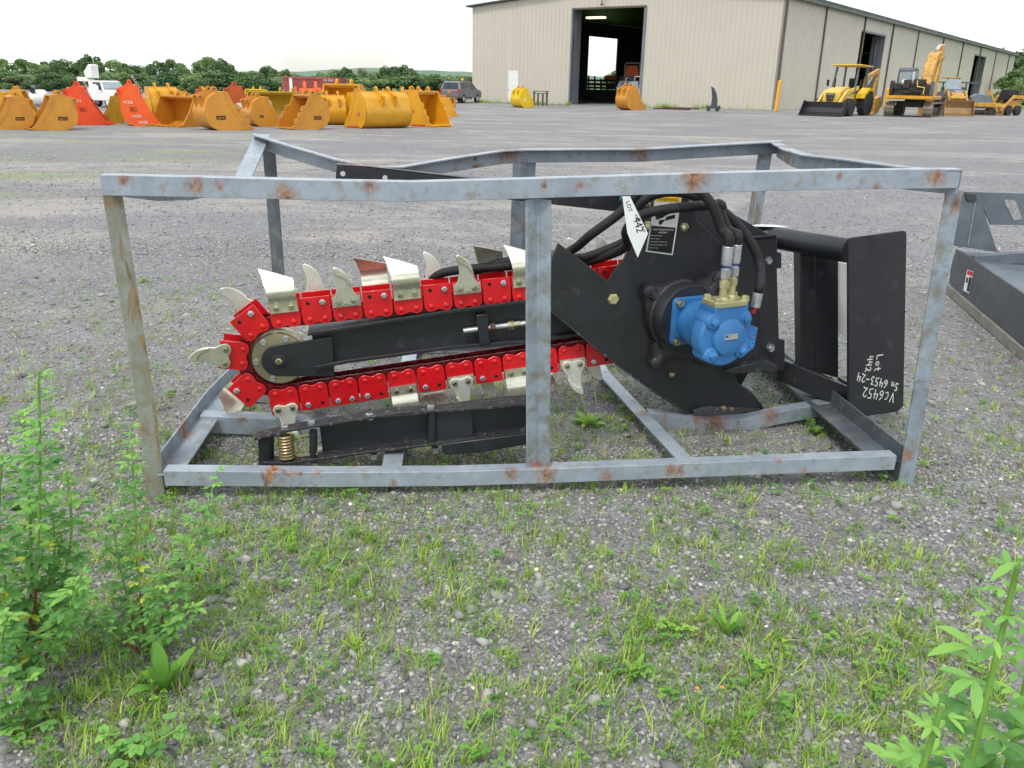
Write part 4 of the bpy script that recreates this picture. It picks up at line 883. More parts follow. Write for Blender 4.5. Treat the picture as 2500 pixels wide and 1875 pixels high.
b = MB(); b.prism([q(x, y) for x, y in ((1504, 214), (1512, 198), (1539, 198), (1546, 210), (1546, 248), (1504, 248))], dS * 1.2); b.build('hood', M['greysteel'], mc, bev=.03)
b = MB()
for y in (200.5, 204, 207.5): b.prism([q(1516, y) - dS * .01, q(1533, y) - dS * .01, q(1533, y + 1.2) - dS * .01, q(1516, y + 1.2) - dS * .01], dS * .02)
b.build('vent', M['ink'], mc)
b = MB(); b.prism([q(x, y) for x, y in ((1541, 199), (1557, 198), (1560, 222), (1547, 222))], dS * 1.4); b.build('fender', M['glassl'], mc)
b = MB(); b.prism([q(x, y) for x, y in ((1534, 185), (1550, 185), (1550, 197), (1534, 197))], dS * .5); b.build('seat', M['ink'], mc)
b = MB(); b.tube([q(1528, 198), q(1529, 191), q(1533, 190)], .03, 6); b.tube([q(1550, 197), q(1551, 187), q(1564, 187), q(1564, 200)], .035, 6); b.build('guard_rail', M['steel'], mc)
b = MB(); b.lathe(q(1563, 238) + dS * .2, dS, [(0, .5), (.4, .5)], 20); b.build('wheel', M['tyre'], mc)
rc = thing('parked_roller', 'brown machine with a roll frame in shadow behind the grey hooded machine', 'machine', inner(1545, 240, 5))
q = lambda x, y: inner(x, y, 5)
b = MB(); b.prism([q(x, y) for x, y in ((1530, 160), (1556, 160), (1560, 188), (1524, 188))], dS * .8); b.build('cab', M['brown'], rc)
b = MB(); b.tube([q(1524, 215), q(1526, 158), q(1530, 154), (q(1560, 154)), q(1563, 160), q(1564, 215)], .05, 6); b.build('roll_frame', M['dgrey'], rc)
b = MB(); b.prism([q(x, y) for x, y in ((1512, 186), (1564, 186), (1564, 245), (1512, 245))], dS * 1.2); b.build('body', M['grime'], rc)
# ------------------------------------------------------------------ bollards
def bollard(px, y0, y1, lab, lean=0):
    P_ = gpt(px, y0); h = (y0 - y1) * mpp(P_); t = thing('bollard', lab, 'bollard', P_, 'yellow bollards round the warehouse')
    r = 4.6 * mpp(P_)
    b = MB(); b.lathe(P_ - Z3 * .1, Z3 + U * lean, [(0, r), (h + .1 - r * .4, r), (h + .1, r * .6)], 16); b.build('pipe', M['bollard'], t)
    b = MB(); b.lathe(P_, Z3, [(0, r * 1.5), (.04, r * 1.4)], 12); b.build('base', M['dgrey'], t)
bollard(1129, 250, 195, 'yellow bollard in front of the dark silver car')
bollard(1375, 250, 195, 'yellow bollard just left of the tall doorway')
bollard(1556, 252, 197, 'yellow bollard behind the orange bucket at the doorway')
bollard(1893, 274, 201, 'tallest yellow bollard, at the near corner of the warehouse', .03)
bollard(2160, 270, 218, 'yellow bollard behind the backhoe loader')
# ------------------------------------------------------------------ digging buckets
def arc(c, r, a0, a1, n): return [(c[0] + r * math.cos(R(a0 + (a1 - a0) * i / n)), c[1] + r * math.sin(R(a0 + (a1 - a0) * i / n))) for i in range(n + 1)]
PROF = [(.30, 1.0), (.13, .86), (.05, .68), (0, .48), (.02, .30), (.09, .14), (.22, .04), (.40, 0), (.66, .015), (1.08, .03)]
EDGE = [(.96, .16), (.74, .50), (.60, .80), (.52, 1.0)]
def smooth2(p):
    o = []
    pp_ = [p[0]] + p + [p[-1]]
    for i in range(1, len(pp_) - 2):
        for k_ in range(4):
            t = k_ / 4; a_, b_, c_, d_ = [np.array(x) for x in pp_[i - 1:i + 3]]
            o.append(tuple(.5 * (2 * b_ + (c_ - a_) * t + (2 * a_ - 5 * b_ + 4 * c_ - d_) * t * t + (3 * b_ - a_ - 3 * c_ + d_) * t ** 3)))
    return o + [p[-1]]
PROF = [(a_ * 1.18, b_) for a_, b_ in PROF]; EDGE = [(a_ * 1.18, b_) for a_, b_ in EDGE]
LY = {'ochre': 1.06, 'orange': .74, 'redorange': .80, 'brown': .8, 'golden': .84, 'olive': .85, 'yellow': .85}
PS = smooth2(PROF)
def bucket(px, py, hpx, wm, dirdeg, matn, label, text=None, plate=None, teeth=0, redteeth=False, cutters=False, ears=True, big=False, tcol='white'):
    P_ = gpt(px, py); s = hpx * mpp(P_) / 1.14
    t = thing('excavator_bucket', label, 'bucket', (0, 0, 0), 'excavator buckets on the yard'); m_ = M[matn]; w = wm / s / 2
    b = MB(); n = len(PS); th = .022
    inn = []
    for i in range(n):
        a_ = np.array(PS[max(0, i - 1)]); c_ = np.array(PS[min(n - 1, i + 1)]); d_ = (c_ - a_) / np.linalg.norm(c_ - a_); nn_ = np.array([-d_[1], d_[0]]); inn.append(np.array(PS[i]) + nn_ * th)
    ring = [np.array(p) for p in PS] + inn[::-1]
    vs = [(x_, p[0], max(p[1], 0)) for x_ in (-w, w) for p in ring]; k_ = len(ring)
    b.add(vs, [(i, (i + 1) % k_, k_ + (i + 1) % k_, k_ + i) for i in range(k_)])
    b.box((0, .48, .985), (2 * w, .30, .05))
    b.box((0, .50, .94), (2 * w, .10, .07)); b.build('shell', m_, t, sharp=40)
    poly = PS + EDGE
    for sx in (-1, 1):
        b = MB(); b.prism([(sx * (w + .004), y_, z_) for y_, z_ in poly], (-sx * .03, 0, 0))
        # edge doubler strip and wear strip
        b.prism([(sx * (w + .012), y_ * 1.18, z_) for y_, z_ in ((1.02, .06), (.96, .16), (.74, .50), (.60, .80), (.54, .99), (.46, .99), (.50, .78), (.62, .48), (.82, .14))], (-sx * .012, 0, 0))
        b.prism([(sx * (w + .011), y_ * 1.18, z_) for y_, z_ in ((.12, .11), (.22, .035), (.40, .0), (1.0, .02), (.9, .13), (.42, .12), (.25, .16))], (-sx * .011, 0, 0))
        sp = b.build('side_plate', m_, t, flat=True)
        if cutters:
            for y_, z_ in ((1.08, .24), (.96, .42), (.85, .60)):
                b = MB(); b.prism([(sx * (w + .02), y_ - .05, z_ - .04), (sx * (w + .02), y_ + .07, z_ - .07), (sx * (w + .02), y_ + .05, z_ + .07), (sx * (w + .02), y_ - .07, z_ + .10)], (-sx * .05, 0, 0)); b.build('side_cutter', m_, sp, flat=True)
        if redteeth:
            for k in range(5):
                y_ = .40 + .14 * k; b = MB(); b.box((sx * (w + .012), y_, .035), (.05, .07, .06)); b.build('wear_block', M['redm'], sp, flat=True)
        if plate:
            pc, pcol, ptx = plate
            y0, z0, pw, ph = pc
            yy = (1, 0) if sx > 0 else (-1, 0)
            c4 = [np.array((sx * (w + .006), y0 + (-sx) * -.5 * -pw * 0 + sx * (-pw / 2), z0 + ph / 2)), np.array((sx * (w + .006), y0 + sx * pw / 2, z0 + ph / 2)), np.array((sx * (w + .006), y0 + sx * pw / 2, z0 - ph / 2)), np.array((sx * (w + .006), y0 - sx * pw / 2, z0 - ph / 2))]
            b = MB(); b.prism(c4, (sx * .004, 0, 0)); lp = b.build('name_plate', M[pcol], sp, flat=True)
            text_on(ptx, c4, .5, .80, .5, M['golden'] if pcol == 'ink' else M['white'], lp, .006, center=True, xs_=1.0)
        for tx_ in (text or ()):
            s_, (y0, z0), hh, rot, cl = tx_
            e_ = np.array((0, sx * math.cos(R(rot * 1)), math.sin(R(rot * 1)))) if sx > 0 else np.array((0, -math.cos(R(rot)), -math.sin(R(rot))))
            if sx < 0: e_ = np.array((0, -math.cos(R(rot)), math.sin(R(rot)) * -1.0))
            f_ = unit(np.cross((sx, 0, 0), e_)); o0 = np.array((sx * (w + .014), y0, z0)); o0 = o0 - e_ * (.0)
            if sx < 0 and abs(rot) < 5: o0 = o0 + np.array((0, hh * len(s_) * .75, 0))
            c4 = [o0 + f_ * hh, o0 + f_ * hh + e_, o0 + e_, o0]; text_on(s_, c4, 0, .95, .72, M[cl], sp, .003)
    if ears:
        ex = min(.22, w * .45)
        for sx in (-1, 1):
            b = MB(); ep_ = [(.03, .56), (-.03, .72), (-.06, .80)] + arc((-.0, .86), .065, 200, 100, 4) + [(.12, .96), (.27, 1.02)] + arc((.38, 1.07), .072, 150, -10, 6) + [(.50, .99), (.44, .95), (.14, .84)]
            b.prism([(sx * ex + .02, y_, z_) for y_, z_ in ep_], (-.04, 0, 0))
            for cy_, cz_ in ((0, .86), (.38, 1.07)): b.lathe((sx * ex - .045, cy_, cz_), (1, 0, 0), [(0, .052), (.09, .052)], 14)
            ea = b.build('ear', m_, t, sharp=35)
            for cy_, cz_ in ((0, .86), (.38, 1.07)): b = MB(); b.lathe((sx * ex - .048, cy_, cz_), (1, 0, 0), [(0, .026), (.096, .026)], 10); b.build('pin_hole', M['grime'], ea)
    for k in range(teeth):
        x_ = -w + .06 + (2 * w - .12) * k / (teeth - 1); b = MB(); b.hexa([(x_ - .05, 1.02, .0), (x_ + .05, 1.02, .0), (x_ + .05, 1.04, .08), (x_ - .05, 1.04, .08)][0:0] or [(x_ - .045, 1.2, .01), (x_ + .045, 1.2, .01), (x_ + .02, 1.42, .03), (x_ - .02, 1.42, .03), (x_ - .045, 1.2, .10), (x_ + .045, 1.2, .10), (x_ + .02, 1.42, .045), (x_ - .02, 1.42, .045)]); b.build('tooth', m_, t, flat=True)
    th_ = R(dirdeg - 90); ly = LY[matn]; off = np.array([-math.sin(th_), math.cos(th_), 0]) * .6 * s * ly
    place(t, P_ - off + Z3 * -.005, th_, s); t.scale = (s, s * ly, s); return t
ML = 222   # mouth to the left and towards camera
bl = ((.40, .34, .24, .10), 'ink', 'GEITH')
bucket(30, 314, 86, 1.0, 214, 'ochre', 'ochre bucket cut off by the left edge of the photo, mouth to the left', plate=bl)
bucket(66, 292, 78, .8, 20, 'golden', 'golden bucket with a small red label behind the two ochre buckets at far left', plate=((.42, .62, .12, .06), 'redm', 'SEC'))
bucket(132, 316, 92, .75, 216, 'ochre', 'ochre bucket with dark name plate, second from the left in the front row', plate=bl)
bucket(218, 304, 100, .8, 22, 'redorange', 'red orange rock bucket lettered along its edge beside the white truck', text=[('ZX400-3', (.14, .60), .095, 0, 'white'), ('ZX330', (.66, .92), .10, -58, 'white'), ('SEC', (.40, .36), .14, 0, 'ink')], teeth=4)
bucket(280, 301, 72, .5, 206, 'olive', 'narrow olive bucket between the red orange bucket and the big orange one')
bucket(345, 306, 106, .8, 24, 'orange', 'tall bright orange bucket with four white size markings', text=[('PC300', (.12, .54), .11, 0, 'white'), ('CX330', (.64, .94), .11, -56, 'white'), ('SEC', (.28, .36), .15, 0, 'ink'), ('DX300', (.34, .21), .10, 0, 'white'), ('DH300', (.52, .06), .10, 0, 'white')])
bucket(398, 288, 82, .9, 130, 'golden', 'golden bucket standing behind the tall orange bucket')
bucket(440, 308, 80, 1.2, 244, 'ochre', 'wide ochre bucket with its open mouth facing the camera', teeth=7)
bucket(545, 316, 100, .9, 38, 'ochre', 'ochre bucket with dark name plate showing its rounded back, centre of the front row', plate=bl, cutters=True)
bucket(592, 288, 84, .7, 24, 'brown', 'brown orange bucket with a white sticker behind the front row', plate=((.46, .42, .18, .14), 'white', '101'))
bucket(645, 308, 78, .8, 36, 'ochre', 'smaller ochre bucket with white lettering on its edge, beside the open olive bucket', plate=((.36, .36, .14, .08), 'ink', 'GEITH'), text=[('320C', (.62, .90), .09, -66, 'white')])
bucket(700, 300, 82, 2.3, 262, 'olive', 'wide olive grading bucket with a shallow open mouth, third row', ears=True)
bucket(742, 314, 90, .85, 222, 'ochre', 'ochre bucket with dark name plate, mouth open to the left, beside the olive one', plate=bl, cutters=True)
bucket(812, 304, 78, .7, 112, 'golden', 'golden bucket turned away with red corner, behind the ochre front bucket', redteeth=True)
bucket(838, 296, 98, 1.25, 255, 'golden', 'high golden rock bucket with open mouth, centre of the yard', cutters=True, teeth=5)
bucket(862, 304, 84, .5, 165, 'golden', 'golden bucket side with red label at the left of the wide one', plate=((.40, .40, .13, .07), 'redm', 'SEC'), cutters=True, redteeth=True)
bucket(925, 312, 96, 1.6, 138, 'golden', 'wide golden bucket seen from behind with two ears and red wear blocks', plate=((.40, .40, .13, .07), 'redm', 'SEC'), redteeth=True)
bucket(992, 304, 90, .7, 186, 'golden', 'golden triangular bucket with red wear blocks and red label beside the rightmost bucket', plate=((.40, .42, .13, .07), 'redm', 'HTV'), redteeth=True, cutters=True)
bucket(1045, 308, 92, .9, 322, 'golden', 'rightmost golden rock bucket of the group with mouth and teeth to the right', plate=((.40, .42, .13, .07), 'redm', 'SEC'), cutters=True, teeth=5, redteeth=True)
bucket(484, 268, 54, .9, 200, 'brown', 'brown orange bucket in the back rows behind the wide ochre one')
bucket(626, 266, 52, 1.0, 250, 'yellow', 'bright yellow bucket in the back row left of the container')
bucket(508, 264, 50, .8, 30, 'yellow', 'bright yellow bucket in the back row behind the front ochre bucket')
bucket(770, 262, 46, .9, 160, 'golden', 'golden bucket in the back row below the red container')
bucket(930, 262, 44, .9, 190, 'golden', 'low golden bucket in the back row behind the wide one')
bucket(960, 262, 40, .8, 20, 'ochre', 'low ochre bucket in the back row by the twin couplers')
bucket(1066, 262, 26, 2.0, 262, 'ochre', 'low wide ochre trench bucket with brown mouth nearest the parked car')
bucket(1275, 262, 50, .9, 38, 'yellow', 'bright yellow bucket beside the white entry door of the warehouse', plate=((.42, .42, .16, .1), 'white', 'CAT'), cutters=True)
bucket(1538, 268, 62, .8, 40, 'ochre', 'orange ochre bucket with white edge lettering in front of the tall doorway', text=[('PC200', (.64, .90), .10, -64, 'white')])
for px_, hp_, wd_, dr_, mt_, lb_2 in ((20, 64, .8, 30, 'golden', 'golden bucket peeking out behind the leftmost ochre bucket'), (185, 52, .7, 200, 'ochre', 'ochre bucket half hidden behind the red orange rock bucket'), (318, 60, .7, 30, 'golden', 'golden bucket half hidden behind the tall orange bucket'), (468, 60, .8, 20, 'golden', 'golden bucket overlapping the wide open ochre bucket from behind'), (560, 60, .7, 200, 'golden', 'golden bucket between the front ochre and the brown orange one'), (668, 58, .8, 30, 'golden', 'golden bucket behind the smaller lettered ochre bucket'), (890, 62, .9, 20, 'golden', 'golden bucket behind the wide golden one, left part'), (955, 62, .8, 200, 'golden', 'golden bucket filling the gap before the triangular bucket'), (1090, 50, .6, 30, 'golden', 'golden bucket edge behind the rightmost rock bucket')):
    bucket(px_, 284, hp_, wd_, dr_, mt_, lb_2)
bucket(448, 262, 42, .8, 30, 'golden', 'golden bucket in the back row between tall orange and wide ochre buckets')
bucket(700, 262, 40, .9, 120, 'golden', 'golden bucket in the back row just left of the red coupler pile')
# couplers
def coupler(px, py, h, matn, lab, legs=True):
    P_ = gpt(px, py); s = h * mpp(P_); t = thing('quick_coupler', lab, 'coupler', (0, 0, 0), 'quick couplers among the buckets')
    for sx in (-1, 1):
        b = MB(); b.prism([(sx * .22 + .03, y_, z_) for y_, z_ in ((-.3, .35), (.3, .35), (.34, .75), (.2, 1.0), (.1, .8), (-.1, .8), (-.2, 1.0), (-.36, .7))], (-.06, 0, 0)); b.build('side_plate', M[matn], t)
    for y_ in (-.24, .24): b = MB(); b.cyl((-.4, y_, .62), (.4, y_, .62), .10, n=14); b.build('pin_boss', M[matn], t)
    b = MB(); b.box((0, 0, .40), (.42, .5, .16)); b.build('crossplate', M[matn], t)
    b = MB(); b.box((0, 0, .17), (.16, .16, .34)); b.box((0, 0, .02), (.7, .7, .04)); b.build('stand', M[matn], t)
    place(t, P_, R(20), s)
coupler(735, 262, 48, 'redorange', 'red orange coupler on the left of the pile before the container')
coupler(760, 262, 60, 'orange', 'tallest orange coupler standing in the middle of the coupler pile')
coupler(785, 262, 44, 'redorange', 'red orange coupler on the right of the pile before the container')
coupler(993, 260, 46, 'golden', 'golden coupler standing high above the triangular bucket')
coupler(1036, 260, 40, 'golden', 'golden coupler standing above the rightmost rock bucket')
# ------------------------------------------------------------------ container
P_ = gpt(735, 248); s = mpp(P_); ct = thing('shipping_container', 'rust red shipping container with a white end strip behind the buckets', 'container', P_)
PL_ = plane(694, 236, P_, unit(np.array([.30, 1, 0]))); Pr_ = plane(818, 236, P_, unit(np.array([.30, 1, 0]))); cu_ = unit((Pr_ - PL_) * np.array([1, 1, 0])); cn_ = np.array([-cu_[1], cu_[0], 0]); ln = np.linalg.norm((Pr_ - PL_)[:2])
o0 = np.array([PL_[0], PL_[1], ground_z(PL_[0], PL_[1])]); hh = (250 - 193) * mpp(o0); dp = hh * .95
# short end to the left
def cw(a, d, z): return o0 + cu_ * a + cn_ * d + Z3 * z
def corr(p, q, nrm, name, n):
    b = MB(); pts = []
    for i in range(n * 4 + 1):
        t = i / (n * 4); o_ = .035 if (i % 4) in (1, 2) else 0; pts.append(p + (q - p) * t + nrm * o_)
    vs = pts + [x + Z3 * (hh - .12) for x in pts]; k_ = len(pts); b.add(vs, [(i, i + 1, k_ + i + 1, k_ + i) for i in range(k_ - 1)]); return b.build(name, M['contr'], ct, flat=True)
corr(cw(.04, 0, .06), cw(ln - .04, 0, .06), -cn_, 'long_side', 34); endv = cw(-.0, 0, 0)
q1 = plane(669, 230, o0 + cn_ * dp * 1.0, cn_); a1_ = (q1 - o0) @ cu_
corr(cw(.0, dp, .06), cw(.0, .04, .06), -cu_, 'end_wall', 8); corr(cw(ln, .04, .06), cw(ln, dp, .06), cu_, 'end_wall', 8)
b = MB(); b.box(cw(ln / 2, dp / 2, hh - .03), (ln, dp, .06), [cu_, cn_, Z3]); b.build('roof', M['contr'], ct)
b = MB()
for a_ in (0, ln):
    for d_ in (0, dp): b.bar(cw(a_, d_, 0), cw(a_, d_, hh), .1, .1)
b.bar(cw(0, 0, hh - .06), cw(ln, 0, hh - .06), .1, .1); b.bar(cw(0, 0, .06), cw(ln, 0, .06), .1, .12); b.bar(cw(0, 0, hh - .06), cw(0, dp, hh - .06), .1, .1); b.build('frame', M['contr'], ct)
b = MB(); x0 = ln * .16; b.box(cw(x0, -.06, hh * .62), (ln * .06, .02, hh * .62), [cu_, cn_, Z3]); b.build('white_strip', M['white'], ct)
c4 = [cw(ln * .80, -.05, hh * .93), cw(ln * .97, -.05, hh * .93), cw(ln * .97, -.05, hh * .75), cw(ln * .80, -.05, hh * .75)]; text_on('ICS 0432', c4, 0, .5, .5, M['white'], ct, .01); text_on('22G1', c4, .5, 1.5, .5, M['white'], ct, .01)
# ------------------------------------------------------------------ utility pole
P_ = atdist(878, 205, 160); P_[2] = -.1; up_ = thing('utility_pole', 'pale wooden utility pole rising above the tree line', 'pole', P_); sc_ = mpp(P_)
b = MB(); b.cyl(P_, P_ + Z3 * 44 * sc_, .30, .22, 8); b.build('pole', M['dry'], up_); b = MB(); b.bar(P_ + Z3 * 42 * sc_ - U * .9, P_ + Z3 * 42 * sc_ + U * .9, .16, .16); b.build('crossarm', M['dry'], up_)
# ------------------------------------------------------------------ wheels helper
def wheel(par, c, r, w, rim='cream', name='wheel', ax=(1, 0, 0), lug=False):
    ax = unit(ax); c = np.array(c, float); b = MB(); b.lathe(c - ax * w / 2, ax, [(0, r * .80), (w * .06, r * .95), (w * .2, r), (w * .8, r), (w * .94, r * .95), (w, r * .80), (w * .9, r * .56), (w * .1, r * .56)], 28)
    if lug:
        for k in range(18):
            a_ = 2 * math.pi * k / 18; rd = np.array([0, math.cos(a_), math.sin(a_)]); tg_ = np.array([0, -math.sin(a_), math.cos(a_)])
            for sx in (-1, 1): b.box(c + rd * r * 1.0 + ax * sx * w * .24, (w * .46, r * .10, r * .08), [ax, tg_, rd])
    o = b.build(name, M['tyre'], par, sharp=35); b = MB(); b.lathe(c - ax * w * .42, ax, [(0, r * .3), (.01, r * .58), (w * .2, r * .5), (w * .64, r * .5), (w * .83, r * .58), (w * .84, r * .3)], 24); b.lathe(c - ax * w * .45, ax, [(0, r * .16), (w * .9, r * .16)], 12); b.build('rim', M[rim], o); return o
# ------------------------------------------------------------------ parked car (dark silver)
car = thing('parked_car', 'dark silver sport utility car parked at the left end of the warehouse', 'car')
L2 = 2.2
cp = [(-L2, .42), (-L2, .95), (-2.1, 1.08), (-1.85, 1.62), (-1.6, 1.72), (.35, 1.72), (.55, 1.66), (1.25, 1.12), (2.05, .98), (L2, .8), (L2, .42)]
def cab(b, prof, hw, taper=.0, zb=1.0, zt=1.75, tp=.16):
    n_ = len(prof); vs = []
    for sx in (-1, 1):
        for y_, z_ in prof: vs.append((sx * (hw - tp * sm(zb, zt, z_)), y_, z_))
    b.add(vs, [tuple(range(n_)), tuple(range(n_, 2 * n_))[::-1]] + [(i, n_ + i, n_ + (i + 1) % n_, (i + 1) % n_) for i in range(n_)]); return b
cab(MB(), cp, .90).build('body', M['carpaint'], car, bev=.04)
for sx in (-1, 1):
    for y0, y1, y0t, y1t in ((-1.75, -1.0, -1.60, -1.0), (-.92, .0, -.92, .0), (.08, 1.0, .08, .45)):
        b = MB(); x0 = sx * (.905 - .16 * sm(1, 1.75, 1.12)); x1 = sx * (.905 - .16 * sm(1, 1.75, 1.6)); b.prism([(x0, y0, 1.14), (x0, y1, 1.14), (x1, y1t, 1.58), (x1, y0t, 1.58)], (sx * .01, 0, 0)); b.build('side_window', M['glass'], car)
    b = MB(); b.box((sx * .80, -2.16, .95), (.16, .12, .34)); b.build('tail_lamp', M['redm'], car, bev=.02)
    wheel(car, (sx * .80, -1.35, .36), .36, .24, 'steel'); wheel(car, (sx * .80, 1.35, .36), .36, .24, 'steel')
    b = MB(); b.bar((sx * .66, -1.5, 1.77), (sx * .66, .2, 1.77), .04, .04); b.build('roof_rail', M['trim'], car)
b = MB(); b.prism([(-.70, -2.10, 1.10), (.70, -2.10, 1.10), (.60, -1.89, 1.58), (-.60, -1.89, 1.58)], (0, -.02, .01)); b.build('rear_window', M['glass'], car)
b = MB(); b.prism([(-.64, .62, 1.62), (.64, .62, 1.62), (.76, 1.2, 1.16), (-.76, 1.2, 1.16)], (0, .03, .03)); b.build('windscreen', M['glass'], car)
b = MB(); b.box((0, -2.24, .48), (1.7, .14, .2)); b.build('bumper', M['trim'], car, bev=.03); b = MB(); b.box((0, -2.215, .88), (.34, .02, .16)); b.build('number_plate', M['orange'], car)
P_ = gpt(1127, 252); place(car, P_ + W * 1.2, R(-22), 53 * mpp(P_) / 1.8)
# ------------------------------------------------------------------ white bucket truck
tk = thing('bucket_truck', 'white utility truck with a folded white lift bucket behind the orange buckets', 'truck')
cab(MB(), [(.6, .55), (.6, 1.3), (.75, 1.45), (1.05, 2.05), (1.25, 2.12), (2.3, 2.12), (2.45, 2.05), (2.9, 1.42), (3.9, 1.26), (4.1, 1.05), (4.12, .55)], 1.0, zb=1.4, zt=2.1).build('cab', M['white'], tk, bev=.05)
b = MB(); b.prism([(-.82, 2.52, 2.0), (.82, 2.52, 2.0), (.93, 2.92, 1.48), (-.93, 2.92, 1.48)], (0, .03, .03)); b.build('windscreen', M['glassl'], tk)
for sx in (-1, 1):
    b = MB(); b.prism([(sx * .985, 1.35, 1.46), (sx * .985, 2.6, 1.46), (sx * .86, 2.38, 2.0), (sx * .86, 1.35, 2.0)], (sx * .01, 0, 0)); b.build('side_window', M['glass'], tk)
    b = MB(); b.box((sx * .74, 4.12, .98), (.3, .06, .22)); b.build('headlight', M['glassl'], tk)
    for y_ in (3.2, -.9): wheel(tk, (sx * .86, y_, .42), .42, .28, 'white')
    b = MB(); b.box((sx * 1.12, 2.6, 1.55), (.1, .16, .3)); b.build('mirror', M['ink'], tk)
b = MB(); b.box((0, 4.13, .98), (1.1, .04, .34)); b.build('grille', M['ink'], tk); b = MB(); b.box((0, 4.2, .58), (2.0, .16, .24)); b.build('bumper', M['steel'], tk, bev=.04)
b = MB(); b.box((0, -.9, 1.05), (2.1, 2.8, .9)); b.build('service_body', M['white'], tk, bev=.03)
b = MB(); b.cyl((0, -.2, 1.5), (0, -.2, 2.2), .25, n=14); b.bar((0, -.3, 2.2), (0, -2.0, 2.2), .34, .34); b.build('lift_arm', M['white'], tk, bev=.03)
b = MB(); b.prism([(-.35, .1, 2.3), (.35, .1, 2.3), (.35, .9, 2.5), (.35, .5, 3.3), (-.35, .5, 3.3), (-.35, .9, 2.5)][0:0] or [(-.35, -.4, 2.3), (-.35, .5, 2.3), (-.35, .55, 3.35), (-.35, .2, 3.4), (-.35, -.6, 2.8)], (.7, 0, 0)); b.build('lift_bucket', M['white'], tk, bev=.05)
P_ = gpt(212, 262); place(tk, P_ + W * 1.0, R(-122), 62 * mpp(P_) / 2.12)
# ------------------------------------------------------------------ white tank
P_ = gpt(98, 262); s = mpp(P_); tnk = thing('tank_trailer', 'white rounded tank with a dark wheel on top behind the leftmost buckets', 'tank', P_)
b = MB(); q = P_ + Z3 * 22 * s; b.lathe(q - U * 22 * s, U * .95 + W * .3, [(0, 4 * s), (3 * s, 14 * s), (8 * s, 19 * s), (34 * s, 19 * s), (40 * s, 14 * s), (43 * s, 4 * s)], 24); b.build('tank_shell', M['white'], tnk, sharp=60)
b = MB(); b.lathe(P_ + Z3 * 39 * s - U * 6 * s - W * 14 * s, W, [(0, 4 * s), (0, 6.5 * s), (2 * s, 6.5 * s), (2 * s, 4 * s)], 18); b.build('wheel', M['tyre'], tnk)
b = MB(); b.box(P_ + Z3 * 47 * s - U * 8 * s, (8 * s, 8 * s, 8 * s)); b.build('pump', M['dgrey'], tnk, bev=.03); b = MB(); b.box(P_ + Z3 * 3 * s, (40 * s, 16 * s, 6 * s)); b.build('skid', M['dgrey'], tnk)
# ------------------------------------------------------------------ rack, beams and ripper by the wall
P_ = gpt(1320, 258); s = mpp(P_); ra = thing('steel_stand', 'brown welded steel stand beside the yellow bucket at the warehouse wall', 'stand', P_)
for dx in (-16, -6, 6, 16):
    for dw in (0, .5): b = MB(); b.cyl(P_ + U * dx * s + W * dw, P_ + U * dx * s * (.96) + W * dw + Z3 * (34 if abs(dx) > 8 else 29) * s, 1.2 * s, n=8); b.build('leg', M['brown'] if False else M['trim'], ra)
for z_ in (33, 28):
    b = MB()
    for dw in (0, .5): b.bar(P_ - U * 19 * s + Z3 * z_ * s + W * dw, P_ + U * 19 * s + Z3 * z_ * s + W * dw, 2 * s, 1.6 * s)
    b.build('rail', M['trim'], ra)
for i, (x0, y0, x1, y1, lab) in enumerate(((1596, 266, 1684, 269, 'long rusty steel beam lying on the gravel nearer the camera'), (1618, 264, 1706, 267, 'shorter rusty steel beam lying just behind the longer one'))):
    a_ = gpt(x0, y0); c_ = gpt(x1, y1); b = MB(); b.bar(a_ + Z3 * .05, c_ + Z3 * .05, .14, .03); b.bar(a_ + Z3 * .018, c_ + Z3 * .018, .10, .03); o = b.build('steel_beam', M['brown'], None); o.data.materials[0] = pmat('rusty_beam', (112, 68, 60), (86, 54, 50), 3, .7); tag(o, lab, 'beam')
P_ = gpt(1740, 272); s = mpp(P_); rp_ = thing('ripper_shank', 'dark curved ripper tooth standing on its bracket before the warehouse wall', 'ripper', P_)
b = MB(); b.prism([P_ + U * x * s + Z3 * z * s - W * .1 for x, z in ((-6, 12), (8, 12), (8, 28), (4, 42), (-2, 52), (-10, 58), (-7, 44), (-5, 30))], W * 5 * s); b.build('shank', M['greydark'], rp_, bev=.01)
b = MB(); b.box(P_ + Z3 * 10 * s, (32 * s, 16 * s, 6 * s)); b.box(P_ + Z3 * 4 * s - U * 11 * s, (7 * s, 12 * s, 9 * s)); b.box(P_ + Z3 * 4 * s + U * 11 * s, (7 * s, 12 * s, 9 * s)); b.build('bracket', M['greydark'], rp_, bev=.01)
